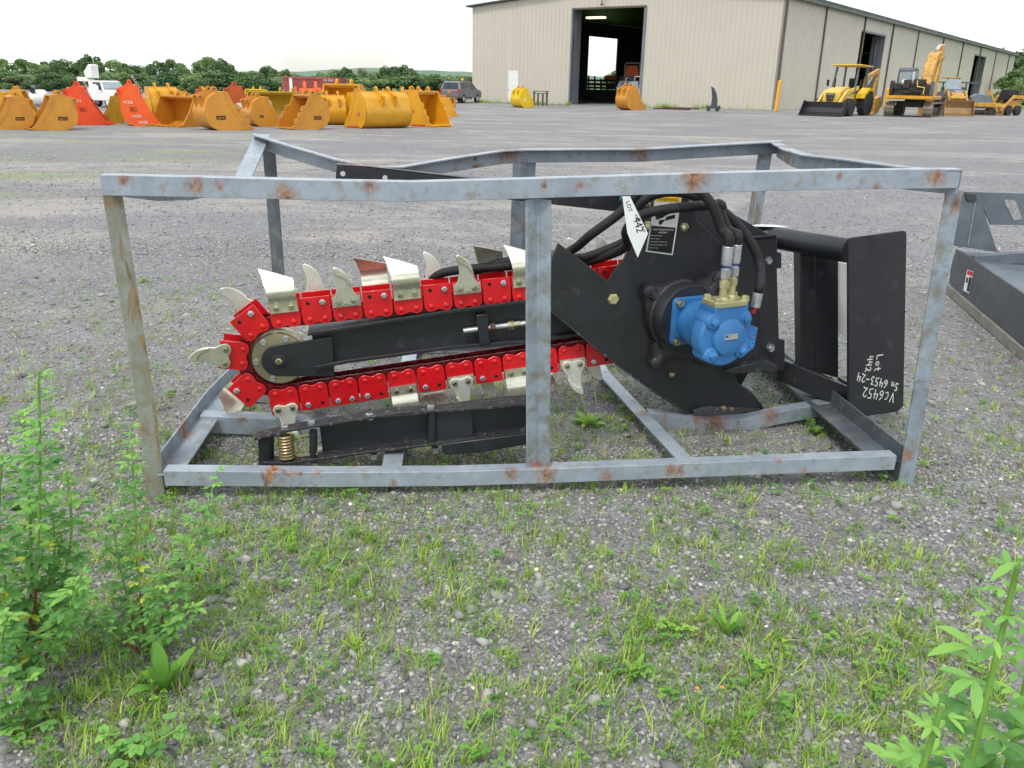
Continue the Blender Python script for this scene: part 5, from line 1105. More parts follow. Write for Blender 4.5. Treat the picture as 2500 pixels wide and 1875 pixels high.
# ------------------------------------------------------------------ backhoe loader
bk = thing('backhoe_loader', 'pale yellow backhoe loader with black front bucket and yellow canopy', 'backhoe')
b = MB(); pr_ = [(2.55, .75), (2.5, .45), (2.62, .15), (2.95, .03), (3.35, .0), (3.35, .03), (2.98, .07), (2.68, .2), (2.57, .45), (2.62, .74)]
b.prism([(-1.2, y_, z_) for y_, z_ in pr_], (2.4, 0, 0))
for sx in (-1, 1): b.prism([(sx * 1.2, y_, z_) for y_, z_ in ((2.55, .78), (2.5, .45), (2.62, .15), (2.95, .02), (3.35, .0), (2.85, .80))], (-sx * .04, 0, 0))
b.build('loader_bucket', M['black'], bk)
for sx in (-1, 1):
    b = MB()
    for p_, q_ in (((.0, 1.5), (1.5, 1.25)), ((1.5, 1.25), (2.5, .5)), ((.5, .9), (1.9, .95))): b.bar((sx * .62, p_[0], p_[1]), (sx * .62, q_[0], q_[1]), .12, .22)
    b.build('loader_arm', M['machp'], bk, bev=.02)
    b = MB(); b.cyl((sx * .62, .9, 1.1), (sx * .62, 2.3, .75), .05, n=8); b.build('lift_cylinder', M['steel'], bk)
    wheel(bk, (sx * .85, 1.45, .46), .46, .36, 'cream', lug=True); wheel(bk, (sx * .85, -.75, .68), .68, .46, 'cream', lug=True)
    b = MB(); b.prism([(sx * .60, y_, z_) for y_, z_ in ((-1.35, 1.1), (-1.2, 1.42), (-.6, 1.52), (.05, 1.2), (.1, .95), (-.0, .95), (-.2, 1.15), (-.65, 1.38), (-1.1, 1.3), (-1.25, 1.08))], (sx * .48, 0, 0)); b.build('fender', M['yellow'], bk)
    for y_, z0, lean in ((.55, 1.3, -.25), (-.95, 1.4, .05)): b = MB(); b.bar((sx * .66, y_, z0), (sx * .62, y_ + lean, 2.62), .09, .11); b.build('canopy_post', M['cabgrey'], bk)
    b = MB(); b.box((sx * .95, .55, 1.75), (.06, .2, .34)); b.build('mirror', M['ink'], bk)
b = MB(); cab(b, [(.5, .62), (.5, 1.55), (1.3, 1.5), (2.05, 1.28), (2.15, .75), (2.1, .62)], .46, zb=1.2, zt=1.6, tp=.1); b.build('hood', M['machp'], bk, bev=.04)
b = MB(); b.prism([(-.26, 2.17, 1.2), (.26, 2.17, 1.2), (.18, 2.18, .78), (-.18, 2.18, .78)], (0, .02, 0)); gl_ = b.build('grille', M['grime'], bk)
text_on('KOMATSU', [np.array((.24, 2.2, 1.19)), np.array((-.24, 2.2, 1.19)), np.array((-.24, 2.2, 1.09)), np.array((.24, 2.2, 1.09))], .5, .8, .6, M['white'], gl_, .01, center=True)
b = MB(); b.prism([(-.84, -1.25, 2.62), (.84, -1.25, 2.62), (.84, .6, 2.68), (-.84, .6, 2.68)], (0, 0, .07)); b.build('canopy', M['yellow'], bk, bev=.03)
b = MB(); b.box((0, -.45, 1.35), (.5, .5, .14)); b.box((0, -.72, 1.7), (.5, .12, .65)); b.build('seat', M['ink'], bk, bev=.03)
b = MB(); b.box((0, -.3, .9), (1.0, 2.0, .6)); b.build('chassis', M['machp'], bk); b = MB(); b.box((0, .0, 1.2), (.9, 1.1, .25)); b.build('cab_floor', M['cabgrey'], bk)
b = MB(); b.cyl((.3, 1.1, 1.5), (.3, 1.1, 2.0), .05, n=8); b.build('exhaust', M['ink'], bk)
b = MB(); b.bar((-.35, -1.35, .8), (-.35, -1.75, 2.1), .2, .26); b.bar((-.35, -1.75, 2.1), (-.35, -3.3, 2.5), .18, .24); b.bar((-.35, -3.3, 2.5), (-.35, -3.0, 1.0), .17, .24); b.build('backhoe_boom', M['machy'], bk, bev=.02)
b = MB(); b.cyl((-.2, -1.5, 1.0), (-.2, -3.0, 2.2), .05, n=8); b.build('boom_cylinder', M['steel'], bk)
b = MB(); b.prism([(-.75, y_, z_) for y_, z_ in ((-2.6, .95), (-3.3, 1.1), (-3.5, .5), (-3.2, .12), (-2.5, .05), (-2.6, .3))], (.8, 0, 0)); b.build('hoe_bucket', M['machy'], bk, bev=.02)
for sx in (-1, 1): b = MB(); b.bar((sx * .6, -1.5, .3), (sx * .95, -1.55, 1.1), .16, .16); b.box((sx * .6, -1.5, .25), (.4, .3, .1)); b.build('stabiliser', M['machy'], bk)
P_ = gpt(2078, 283); place(bk, P_ + W * .8, R(137), 118 * mpp(P_) / 2.75)
# ------------------------------------------------------------------ excavator
ex = thing('excavator', 'old yellow excavator with open engine bay, grey cab and raised boom', 'excavator')
def track(par, x, L, r, w, nsh=30, mat='track'):
    path = []
    for i in range(13): a_ = R(90 + 180 * i / 12); path.append((-L / 2 + r * math.cos(a_), r + r * math.sin(a_)))
    for i in range(13): a_ = R(-90 + 180 * i / 12); path.append((L / 2 + r * math.cos(a_), r + r * math.sin(a_)))
    b = MB(); n_ = len(path)
    inner_ = []
    for i in range(13): a_ = R(90 + 180 * i / 12); inner_.append((-L / 2 + (r - .07) * math.cos(a_), r + (r - .07) * math.sin(a_)))
    for i in range(13): a_ = R(-90 + 180 * i / 12); inner_.append((L / 2 + (r - .07) * math.cos(a_), r + (r - .07) * math.sin(a_)))
    vs = [(x + sx * w / 2, y_, z_) for y_, z_ in path for sx in (-1, 1)] + [(x + sx * w / 2, y_, z_) for y_, z_ in inner_ for sx in (-1, 1)]
    fs = []
    for i in range(n_):
        j = (i + 1) % n_; fs += [(2 * i, 2 * i + 1, 2 * j + 1, 2 * j), (2 * n_ + 2 * i, 2 * n_ + 2 * j, 2 * n_ + 2 * j + 1, 2 * n_ + 2 * i + 1), (2 * i, 2 * j, 2 * n_ + 2 * j, 2 * n_ + 2 * i), (2 * i + 1, 2 * n_ + 2 * i + 1, 2 * n_ + 2 * j + 1, 2 * j + 1)]
    b.add(vs, fs)
    per = 2 * L + 2 * math.pi * r
    for k in range(nsh):
        s_ = per * k / nsh
        if s_ < L: c_, d_ = (-L / 2 + s_, 2 * r), (1, 0)
        elif s_ < L + math.pi * r: a_ = (s_ - L) / r; c_, d_ = (L / 2 + r * math.sin(a_), r + r * math.cos(a_)), (math.cos(a_), -math.sin(a_))
        elif s_ < 2 * L + math.pi * r: c_, d_ = (L / 2 - (s_ - L - math.pi * r), 0), (-1, 0)
        else: a_ = (s_ - 2 * L - math.pi * r) / r; c_, d_ = (-L / 2 - r * math.sin(a_), r - r * math.cos(a_)), (-math.cos(a_), math.sin(a_))
        nn_ = (-d_[1], d_[0]); b.box((x, c_[0] + nn_[0] * .02, max(.015, c_[1] + nn_[1] * .02)), (w * 1.02, .07, .05), [(1, 0, 0), (0, d_[0], d_[1]), (0, nn_[0], nn_[1])])
    o = b.build('track', M[mat], par, flat=True)
    b = MB()
    for y_ in (-L / 2, L / 2): b.lathe((x - w * .42, y_, r), (1, 0, 0), [(0, r * .8), (w * .84, r * .8)], 20)
    for k in range(5): b.lathe((x - w * .4, -L / 2 + L * (k + .5) / 5, .16), (1, 0, 0), [(0, .13), (w * .8, .13)], 12)
    b.box((x, 0, r), (w * .6, L * .9, r * .7)); b.build('track_frame', M['grime'], o, bev=.02); return o
for sx in (-1, 1): track(ex, sx * 1.1, 2.9, .42, .55)
b = MB(); b.box((0, 0, .72), (1.7, 1.5, .35)); b.lathe((0, 0, .85), (0, 0, 1), [(0, .6), (.18, .6)], 24); b.build('undercarriage', M['grime'], ex)
b = MB(); b.box((0, -.3, 1.12), (2.5, 3.6, .22)); b.box((.45, 1.0, 1.55), (.9, 1.4, .9)); b.build('platform', M['machy'], ex, bev=.04)
b = MB(); random.seed(3)
for k in range(26): b.box((random.uniform(-.8, .9), random.uniform(-1.9, -.7), random.uniform(1.3, 2.0)), (random.uniform(.15, .55), random.uniform(.15, .5), random.uniform(.15, .5)))
for k in range(6): b.tube([(random.uniform(-.8, .8), -2.0, random.uniform(1.3, 1.9)) for _ in range(3)], .03, 6)
b.box((0, -1.2, 1.5), (2.0, 1.2, .75)); b.build('engine', M['grime'], ex)
for sx in (-1, 1): b = MB(); b.box((sx * 1.13, -1.75, 1.65), (.2, .5, .85)); b.build('rear_panel', M['cabgrey'] if sx > 0 else M['black'], ex, bev=.05)
b = MB(); b.tube([(.75, -2.1, 1.3), (.75, -2.1, 1.7), (.35, -2.12, 1.75), (.3, -2.1, 2.1)], .035, 6); b.build('pipe', M['machp'], ex); b = MB(); b.cyl((-.05, -1.6, 1.9), (-.05, -1.6, 2.6), .09, n=10); b.build('exhaust', M['steel'], ex); b = MB(); b.box((0, -2.05, 1.15), (2.5, .14, .16)); b.build('rear_bumper', M['golden'], ex)
b = MB(); b.lathe((-.45, -1.7, 2.0), (0, -1, 0), [(0, .16), (.25, .16), (.3, .1)], 16); b.build('air_filter', M['white'], ex)
cbm = MB(); cab(cbm, [(-.45, 1.2), (-.5, 2.7), (-.4, 2.85), (.9, 2.85), (1.05, 2.7), (1.25, 1.9), (1.25, 1.2)], .5, zb=1.9, zt=2.8, tp=.05); cbm.v = [(x - .72 + 1.52 * 0, y, z) for x, y, z in cbm.v]
for i_, v_ in enumerate(cbm.v): cbm.v[i_] = (v_[0] + .02, v_[1], v_[2])
cabo = cbm.build('cab', M['cabgrey'], ex, bev=.06)
b = MB(); b.box((-.70, -.52, 2.25), (.68, .03, .70)); b.build('rear_window', M['glassl'], cabo); b = MB(); b.box((-1.215, .3, 2.25), (.03, .9, .8)); b.build('side_window', M['glassl'], cabo); b = MB(); b.box((-.185, .3, 2.25), (.03, .9, .8)); b.build('side_window', M['glassl'], cabo)
b = MB(); bp_ = [(.9, 1.5), (1.4, 2.7), (1.9, 3.3), (2.6, 3.5), (4.3, 3.45), (4.35, 3.7), (2.5, 3.9), (1.5, 3.65), (.9, 2.9), (.45, 1.6)]; b.prism([(.02, y_, z_) for y_, z_ in bp_], (.60, 0, 0)); b.build('boom', M['machy'], ex, bev=.03)
b = MB(); b.prism([(.14, y_, z_) for y_, z_ in ((3.9, 4.3), (4.2, 4.4), (4.5, 3.6), (4.2, 1.2), (3.95, 1.2), (3.9, 3.5))], (.36, 0, 0)); b.build('stick', M['machy'], ex, bev=.03)
for sx in (-1, 1): b = MB(); b.cyl((.32 + sx * .36, 1.2, 1.5), (.32 + sx * .36, 1.9, 2.8), .1, n=10); b.cyl((.32 + sx * .36, 1.9, 2.8), (.32 + sx * .36, 2.4, 3.7), .055, n=10); b.build('boom_cylinder', M['machy'], ex)
b = MB(); b.cyl((.32, 2.4, 3.95), (.32, 3.4, 4.25), .1, n=10); b.cyl((.32, 3.4, 4.25), (.32, 4.0, 4.35), .06, n=10); b.build('stick_cylinder', M['steel'], ex)
b = MB(); b.prism([(-.4, y_, z_) for y_, z_ in ((3.8, 1.2), (4.4, 1.2), (4.6, .6), (4.3, .1), (3.7, .0), (3.9, .5))], (.8, 0, 0)); b.build('digging_bucket', M['machy'], ex, bev=.02)
P_ = gpt(2244, 285); place(ex, P_ + W * .6, R(-44), 118 * mpp(P_) / 3.0)
ex.rotation_euler = (0, 0, R(-34))
# ------------------------------------------------------------------ front loader with the wide bucket
fl_ = thing('front_loader', 'yellow and dark grey front loader with its deep bucket facing the camera', 'loader')
b = MB(); b.prism([(-1.05, y_, z_) for y_, z_ in ((2.4, 1.15), (2.2, .6), (2.4, .15), (2.8, .03), (3.2, 0), (3.2, .04), (2.82, .08), (2.5, .2), (2.3, .6), (2.5, 1.13))], (2.1, 0, 0))
for sx in (-1, 1): b.prism([(sx * 1.05, y_, z_) for y_, z_ in ((2.4, 1.15), (2.2, .6), (2.4, .15), (2.8, .02), (3.2, .0), (2.75, 1.15))], (-sx * .05, 0, 0))
b.build('loader_bucket', pmat('worn_bucket_steel', (150, 120, 78), (120, 96, 66), 2, .5, .2), fl_)
for sx in (-1, 1):
    b = MB(); b.prism([(sx * .55, y_, z_) for y_, z_ in ((.4, 1.9), (1.5, 1.8), (2.4, 1.1), (2.35, .7), (2.1, .8), (1.3, 1.45), (.4, 1.5))], (sx * .14, 0, 0)); b.build('loader_arm', M['machy'], fl_, bev=.02)
    wheel(fl_, (sx * .95, 1.0, .62), .62, .45, 'golden', lug=True); wheel(fl_, (sx * .95, -1.4, .62), .62, .45, 'golden', lug=True)
    b = MB(); b.bar((sx * .5, -.1, 1.8), (sx * .42, -.2, 2.75), .08, .08); b.build('cab_post', M['cabgrey'], fl_)
b = MB(); b.prism([(-.5, 2.2, 1.15), (.5, 2.2, 1.15), (.42, 1.9, 1.6), (-.42, 1.9, 1.6)], (0, -.5, .1)); b.lathe((-.6, 2.15, 1.28), (1, 0, 0), [(0, .14), (1.2, .14)], 12); b.build('tilt_linkage', M['machy'], fl_, bev=.02)
b = MB(); cab(b, [(-2.2, .7), (-2.2, 1.6), (.2, 1.9), (1.1, 1.9), (1.6, 1.55), (1.6, .7)], .75, zb=1.5, zt=2.0, tp=.15); hd_ = b.build('hood', M['cabgrey'], fl_, bev=.05)
text_on('DEERE', [np.array((.35, 1.66, 1.86)), np.array((-.45, 1.66, 1.86)), np.array((-.45, 1.66, 1.66)), np.array((.35, 1.66, 1.66))], .5, .8, .7, M['white'], hd_, .06, center=True)
b = MB(); b.prism([(-.62, .1, 1.92), (.62, .1, 1.92), (.5, -.2, 2.7), (-.5, -.2, 2.7)], (0, .03, 0)); b.build('windscreen', M['glassl'], fl_); b = MB(); b.box((0, -.7, 2.78), (1.2, 1.2, .08)); b.build('canopy', M['machy'], fl_, bev=.02)
b = MB(); b.box((0, -.9, 2.0), (.5, .15, .6)); b.box((0, -.7, 1.75), (.5, .5, .12)); b.build('seat', M['ink'], fl_)
P_ = gpt(2364, 284); place(fl_, P_ + W * 1.8, R(168), 90 * mpp(P_) / 2.8)
# second excavator / grey lift behind, compact loaders
sk = thing('trenching_machine', 'low yellow tracked machine with a grey cover behind the front loader', 'machine')
for sx in (-1, 1): track(sk, sx * .55, 1.5, .3, .3, 22, 'grime')
b = MB(); b.box((0, 0, .8), (1.1, 2.0, .35)); b.build('chassis', M['machy'], sk, bev=.04); b = MB(); cab(b, [(-.9, .95), (-.8, 1.5), (.5, 1.65), (.9, 1.4), (.9, .95)], .5, tp=.1, zb=1, zt=1.6); b.build('cover', M['greysteel'], sk, bev=.05)
b = MB(); b.bar((.45, -1.2, .3), (.45, -.4, 1.9), .1, .14); b.bar((-.45, -1.2, .3), (-.45, -.4, 1.9), .1, .14); b.build('lift_arm', M['machy'], sk)
P_ = gpt(2424, 283); place(sk, P_ + W * 1.2, R(75), 58 * mpp(P_) / 1.9)
lf = thing('canopy_lift', 'dark grey utility loader with flat roof panel between the front loader and the tracked machine', 'loader')
b = MB(); b.box((0, 0, 1.0), (1.0, 1.4, 1.4)); b.build('body', M['greydark'], lf, bev=.06); b = MB(); b.box((.3, .1, 2.0), (2.6, 1.4, .08)); b.build('roof', M['cabgrey'], lf); 
for sx in (-1, 1):
    for y_ in (-.6, .6): b = MB(); b.bar((sx * .45, y_, 1.6), (sx * .45, y_, 2.0), .07, .07); b.build('post', M['cabgrey'], lf)
    for y_ in (-.5, .5): wheel(lf, (sx * .55, y_, .34), .34, .25, 'golden')
P_ = gpt(2384, 280); place(lf, P_ + W * 2.5, R(10), 74 * mpp(P_) / 2.0)
ss = thing('skid_loader', 'yellow skid loader with dark cab and wide drum wheel at the right edge', 'loader')
b = MB(); cab(b, [(-1.1, .4), (-1.2, 1.3), (-.2, 1.3), (1.0, .8), (1.1, .4)], .6, zb=1, zt=2, tp=.05); b.build('body', M['machy'], ss, bev=.05)
b = MB(); cab(b, [(-.7, 1.3), (-.7, 2.1), (-.5, 2.2), (.5, 2.2), (.7, 1.3)], .5, zb=1.3, zt=2.2, tp=.08); cb_ = b.build('cab', M['ink'], ss, bev=.05)
for sx in (-1, 1):
    b = MB(); b.prism([(sx * .68, y_, z_) for y_, z_ in ((-1.3, 1.2), (-1.2, 1.7), (.3, 1.75), (1.7, .5), (1.6, .3), (.2, 1.45), (-1.0, 1.4))], (sx * .12, 0, 0)); b.build('lift_arm', M['machy'], ss, bev=.02)
    for y_ in (-.6, .6): wheel(ss, (sx * .7, y_, .42), .42, .32, 'cream', lug=True)
b = MB(); b.prism([(-.9, y_, z_) for y_, z_ in ((1.4, .7), (1.4, .1), (2.1, 0), (2.1, .04), (1.5, .12), (1.46, .7))], (1.8, 0, 0)); b.build('bucket', pmat('worn_blade', (160, 134, 104), (134, 110, 84), 3, .5, .2), ss)
P_ = gpt(2482, 283); place(ss, P_ + W * 1.0, R(115), 60 * mpp(P_) / 2.2)
# ------------------------------------------------------------------ grey attachment at the right edge
ga = thing('grapple_bucket', 'grey steel loader attachment with welded gusset standing at the right edge of the photo', 'attachment', gpt(2420, 800))
gl0 = gpt(2312, 716); gl1 = gpt(2560, 935); gd = unit((gl1 - gl0) * np.array([1, 1, 0])); gn = np.array([-gd[1], gd[0], 0]); gn = gn if gn[0] > 0 else -gn
def GP(px, py, o_=0): return plane(px, py, gl0 + gn * o_, gn)
gh = GP(2320, 597)[2]; gL = np.linalg.norm(gl1 - gl0) + .3
def gw(a, d, z): return gl0 + gd * a + gn * d + Z3 * (z - gl0[2])
b = MB(); b.prism([gw(0, 0, .06), gw(gL, 0, .06), gw(gL, 0, gh), gw(0.0, 0, gh), gw(-.03, 0, gh * .55)], gn * .012); fw_ = b.build('front_wall', M['greydark'], ga, bev=.002)  # shade of the front put into its colour, darker than the deck
b = MB(); b.sweep([gw(-.04, -.012, .0), gw(gL, -.012, .0)], lambda i: [(0, 0, 0), gn * .05, gn * .05 + Z3 * .05, Z3 * .055]); b.build('cutting_edge', M['rustsk'], ga, bev=.003)
b = MB(); b.prism([gw(0, 0.012, gh - .005), gw(gL, 0.012, gh - .005), gw(gL, .9, gh - .02), gw(0.0, .45, gh - .02)], -Z3 * .01); b.build('deck', M['greysteel'], ga, bev=.002)
q0 = gw(0.02, .25, gh)
b = MB(); pf = lambda px, py: plane(px, py, gw(.02, .22, 0), U * .25 + W * .97)
b.prism([pf(x, y) for x, y in ((2352, 470), (2390, 478), (2436, 616), (2330, 600), (2335, 560))], W * .012); b.build('gusset', M['greysteel'], ga, bev=.002)
b = MB(); b.prism([pf(x, y) + W * .02 for x, y in ((2354, 469), (2620, 476), (2620, 552), (2424, 550), (2390, 478))], W * .012); tp_ = b.build('mount_plate', M['greysteel'], ga, bev=.002)
b = MB(); b.prism([pf(x, y) + W * .018 for x, y in ((2456, 492), (2462, 488), (2480, 489), (2486, 495), (2500, 535), (2480, 540), (2462, 505))], -W * .002); b.build('slot', pmat('slot_gravel', (166, 164, 164), (120, 120, 122), 60, .8), tp_, flat=True)
b = MB(); b.prism([pf(x, y) - W * .01 for x, y in ((2354, 470), (2382, 474), (2382, 492), (2358, 490))], W * .05); b.build('hook', M['greydark'], ga, bev=.003)
b = MB(); b.tube([pf(2380, 492) - W * .004, pf(2372, 540) - W * .004, pf(2362, 598) - W * .004], .004, 6); b.build('weld_bead', M['steel'], ga)
b = MB(); e0, e1_, e2_ = GP(2372, 640, .0), GP(2412, 616, .3), GP(2620, 622, .3)
b.sweep([gw(.30, .03, gh + .01), gw(.36, .2, gh + .05), gw(.36, .2, gh + .05) + U * .9], lambda i: [(0, 0, 0), W * .05, W * .05 - Z3 * .06, -Z3 * .06]); b.build('stiffener', M['greysteel'], ga, bev=.002)
b = MB(); lc = [(2362, 658), (2377, 664), (2366, 716), (2352, 709)]; b.prism([GP(x, y, -.002) for x, y in lc], -gn * .001); lb2 = b.build('safety_label', M['white'], fw_, flat=True)
L4 = [GP(x, y, -.0035) for x, y in lc]
for u0, u1, v0, v1, mm in ((.05, .95, .02, .22, 'redm'), (.5, .95, .28, .95, 'ink'), (.1, .4, .35, .6, 'ink')):
    b = MB(); b.prism([quad_pt(L4, u_, v_) for u_, v_ in ((u0, v0), (u1, v0), (u1, v1), (u0, v1))], -gn * .0004); b.build('label_print', M[mm], lb2, flat=True)
# ================================================================== trees
def leaves(pts, size, seed, tone=None, n_=None):
    r_ = np.random.default_rng(seed); N_ = len(pts); sz = size * r_.uniform(.5, 1.2, N_)
    a = r_.normal(size=(N_, 3)); a /= np.linalg.norm(a, axis=1)[:, None]; b_ = np.cross(a, r_.normal(size=(N_, 3))); b_ /= np.linalg.norm(b_, axis=1)[:, None]
    V_ = np.stack([pts - a * sz[:, None], pts - b_ * sz[:, None] * .55, pts + a * sz[:, None], pts + b_ * sz[:, None] * .55], 1).reshape(-1, 3)
    F_ = np.arange(N_ * 4).reshape(-1, 4); t_ = np.repeat(r_.uniform(0, 1, N_) if tone is None else tone, 4); return V_, F_, t_
M['tree_a'] = leafmat('broadleaf_foliage', [(0, (76, 102, 64)), (.5, (112, 140, 84)), (1, (154, 178, 114))], .6, .2)  # all three foliage colours are lightened to carry distance haze
M['tree_b'] = leafmat('dense_dark_foliage', [(0, (66, 90, 62)), (.5, (94, 124, 80)), (1, (130, 156, 104))], .6, .2)
M['tree_c'] = leafmat('pale_hazy_foliage', [(0, (98, 118, 82)), (.5, (130, 150, 104)), (1, (164, 180, 128))], .6, .25)
M['bark'] = pmat('tree_bark', (84, 74, 62), (64, 56, 48), 4, .85)
def tree_proto(seed, mat, kind, trunkh=.25, n=6500):
    r_ = random.Random(seed); rr = np.random.default_rng(seed)
    t = thing('tree', 'proto', 'tree')
    lobes = []
    nl = {'round': 24, 'wide': 28, 'loose': 16}[kind]
    for i in range(nl):
        h = r_.uniform(.06, .95); rad = (.38 if kind != 'loose' else .24) * math.sin(math.pi * min(.97, max(.2, (h * .80 + .16)))) * r_.uniform(.6, 1.1) * (1.25 if kind == 'wide' else 1); a = r_.uniform(0, 6.28)
        lobes.append((rad * math.cos(a), rad * math.sin(a), h * .92, r_.uniform(.10, .20) * (1 if kind != 'loose' else .7)))
    pts = []
    per = n // nl; tone = []
    for lx, ly, lz, lr in lobes:
        d = rr.normal(size=(per, 3)); d /= np.linalg.norm(d, axis=1)[:, None]; q = d * (lr * rr.uniform(.45, 1.08, per) ** .6)[:, None]; q[:, 2] *= .8; pts.append(q + np.array([lx, ly, lz])); tone.append(np.clip(rr.normal(r_.uniform(.3, .7), .22, per), 0, 1))
    pts = np.concatenate(pts); tone = np.concatenate(tone); pts = pts[pts[:, 2] > .02]; tone = tone[:len(pts)]
    V_, F_, t_ = leaves(pts, .032, seed, tone)
    o = numpy_mesh('crown', V_, F_, mat, t_); o.parent = t
    b = MB(); b.tube([(0, 0, 0), (.01, 0, .3), (.0, .01, .7)], [.03, .022, .006], 7)
    for lx, ly, lz, lr in lobes[:9]: b.tube([(0, 0, max(.1, lz - .3)), (lx * .5, ly * .5, lz - .1), (lx, ly, lz)], [.012, .008, .003], 5)
    b.build('trunk', M['bark'], t); return t
protos = {}
for i, (kd, mt) in enumerate((('round', 'tree_a'), ('wide', 'tree_a'), ('round', 'tree_b'), ('wide', 'tree_b'), ('loose', 'tree_c'), ('round', 'tree_c'))): protos[i] = tree_proto(20 + i, M[mt], kd)
used_p = set(); tcount = {}
where = ['']
def put_tree(k, px, topy, D, wf=1.0, lab='', mat=None):
    P_ = atdist(px, 220, D); P_[2] = ground_z(P_[0], P_[1]) - .2
    tz = CAM[2] + ray(px, topy)[2] * (D / ray(px, topy)[1]); h = (tz - P_[2]) / .98
    t = protos[k] if k not in used_p else copy_tree(protos[k]); used_p.add(k)
    place(t, P_, random.uniform(0, 6.28), 1); t.scale = (h * wf, h * wf, h); tag(t, lab, 'tree', 'trees along the edge of the yard'); return t
TL_ = [(5, 137, 1, 1.3, 'leafy green tree at the extreme left edge'), (38, 150, 0, 1.2, 'mid green tree behind the leftmost ochre bucket'), (72, 138, 1, 1.2, 'broad green tree above the white tank'), (104, 152, 5, 1.1, 'pale green tree just right of the white tank'), (134, 144, 3, 1.2, 'dark tree between the tank and the white truck'), (165, 140, 0, 1.1, 'green tree behind the rear of the white truck'), (200, 144, 4, 1.1, 'pale thin tree above the folded lift bucket'), (232, 130, 3, .9, 'dark pointed tree right above the white truck cab'), (262, 144, 1, 1.0, 'green tree to the right of the truck windscreen'), (300, 142, 0, 1.1, 'rounded green tree behind the tall orange bucket'), (330, 158, 2, 1.2, 'lower dark tree right of the tall orange bucket'), (362, 154, 5, 1.0, 'light green tree above the golden back-row bucket'), (395, 146, 3, 1.0, 'dark tree left of the rounded pair'), (430, 138, 1, 1.0, 'broad tree forming the left of the rounded pair'), (455, 158, 0, .9, 'lower tree on the left side of the sky gap'),
       (508, 132, 1, .95, 'tallest rounded tree, right of the sky gap'), (538, 140, 3, .9, 'dark rounded crown attached to the tallest tree'), (562, 146, 0, .8, 'rounded tree before the low dark woods'), (594, 176, 2, 1.4, 'low dark bushy tree left of the container'), (628, 170, 0, 1.2, 'green bushy tree beside the container end'), (652, 160, 2, 1.0, 'dark tree above the left end of the container'), (672, 158, 4, .8, 'thin pale tree above the container corner'), (698, 160, 4, .8, 'second thin pale tree above the container'), (722, 178, 0, 1.2, 'low green tree behind the container middle'), (748, 180, 5, 1.2, 'low pale tree behind the container'), (784, 174, 0, 1.0, 'green tree behind the container right part'), (806, 164, 5, 1.0, 'pale green tree over the container right end'), (842, 162, 3, 1.0, 'dark tree left of the utility pole'), (866, 176, 0, 1.1, 'mid green tree beside the utility pole'), (898, 160, 5, .9, 'pale tree right of the utility pole'), (926, 172, 1, 1.1, 'green tree behind the wide golden bucket'), (944, 162, 2, .9, 'dark green tree over the wide golden bucket'), (980, 156, 3, 1.2, 'large dark tree above the triangular bucket'), (1012, 174, 2, 1.0, 'dark tree right of the large dark one'), (1038, 178, 0, 1.2, 'green tree above the rightmost rock bucket'), (1066, 176, 1, 1.2, 'green tree left of the parked car'), (1096, 178, 5, 1.2, 'pale green tree behind the parked car'), (1128, 182, 0, 1.3, 'green tree behind the bollard by the car'), (1160, 184, 1, 1.2, 'green tree hidden partly by the warehouse corner'),
       (1484, 176, 4, 1.0, 'small pale tree seen through the warehouse doorway'), (1497, 162, 4, .9, 'taller pale tree seen through the warehouse doorway')]
for px, ty, k, wf, lab in TL_: put_tree(k, px, ty, random.uniform(84, 100), wf * .95, lab)
# understorey shrubs along the tree line
SH = [(-30, 'cut by the left edge of the photo'), (18, 'above the leftmost ochre bucket'), (58, 'directly behind the golden red-label bucket'), (96, 'behind the white tank'), (132, 'between the white tank and the truck bed'), (170, 'behind the red orange rock bucket'), (214, 'below the folded lift bucket'), (256, 'behind the white truck cab'), (300, 'behind the hood of the white truck'), (340, 'behind the ears of the tall orange bucket'), (382, 'behind the golden bucket beside the tall orange one'), (424, 'left of the wide open ochre bucket'), (462, 'behind the wide open ochre bucket'), (500, 'above the back-row bright yellow bucket'), (542, 'behind the rounded ochre front bucket'), (580, 'behind the brown orange stickered bucket'), (622, 'just left of the container'), (664, 'behind the left end of the container'), (716, 'hidden behind the container roof'), (770, 'behind the container beyond the coupler pile'), (812, 'behind the right end of the container'), (846, 'above the high golden rock bucket'), (884, 'at the foot of the utility pole'), (924, 'above the wide golden bucket'), (962, 'between the wide bucket and the triangular one'), (1000, 'behind the left golden coupler'), (1040, 'behind the right golden coupler'), (1080, 'left of the parked car'), (1116, 'behind the roof of the parked car'), (1150, 'touching the warehouse corner')]
for i, (px, side) in enumerate(SH):
    k = [0, 3, 5, 1, 2][i % 5]
    t = put_tree(k, px + random.uniform(-8, 8), random.uniform(172, 184) if px < 560 else random.uniform(180, 190), random.uniform(66, 76), 2.3, 'low green shrub ' + side)
    t.name = 'shrub'; t['category'] = 'shrub'; t['group'] = 'shrubs at the foot of the tree line'
for px, ty, D, k, lab in ((2440, 114, 150, 3, 'dark tree rising above the far end of the warehouse roof'), (2475, 122, 150, 2, 'dark tree at the top right edge of the photo'), (2500, 116, 145, 3, 'dark tree cut by the right edge of the photo'), (2482, 160, 105, 0, 'green tree beyond the warehouse end wall'), (2505, 185, 92, 5, 'bright green bush above the skid loader')):
    put_tree(k, px, ty, D, 1.0 if D > 120 else 1.2, lab)
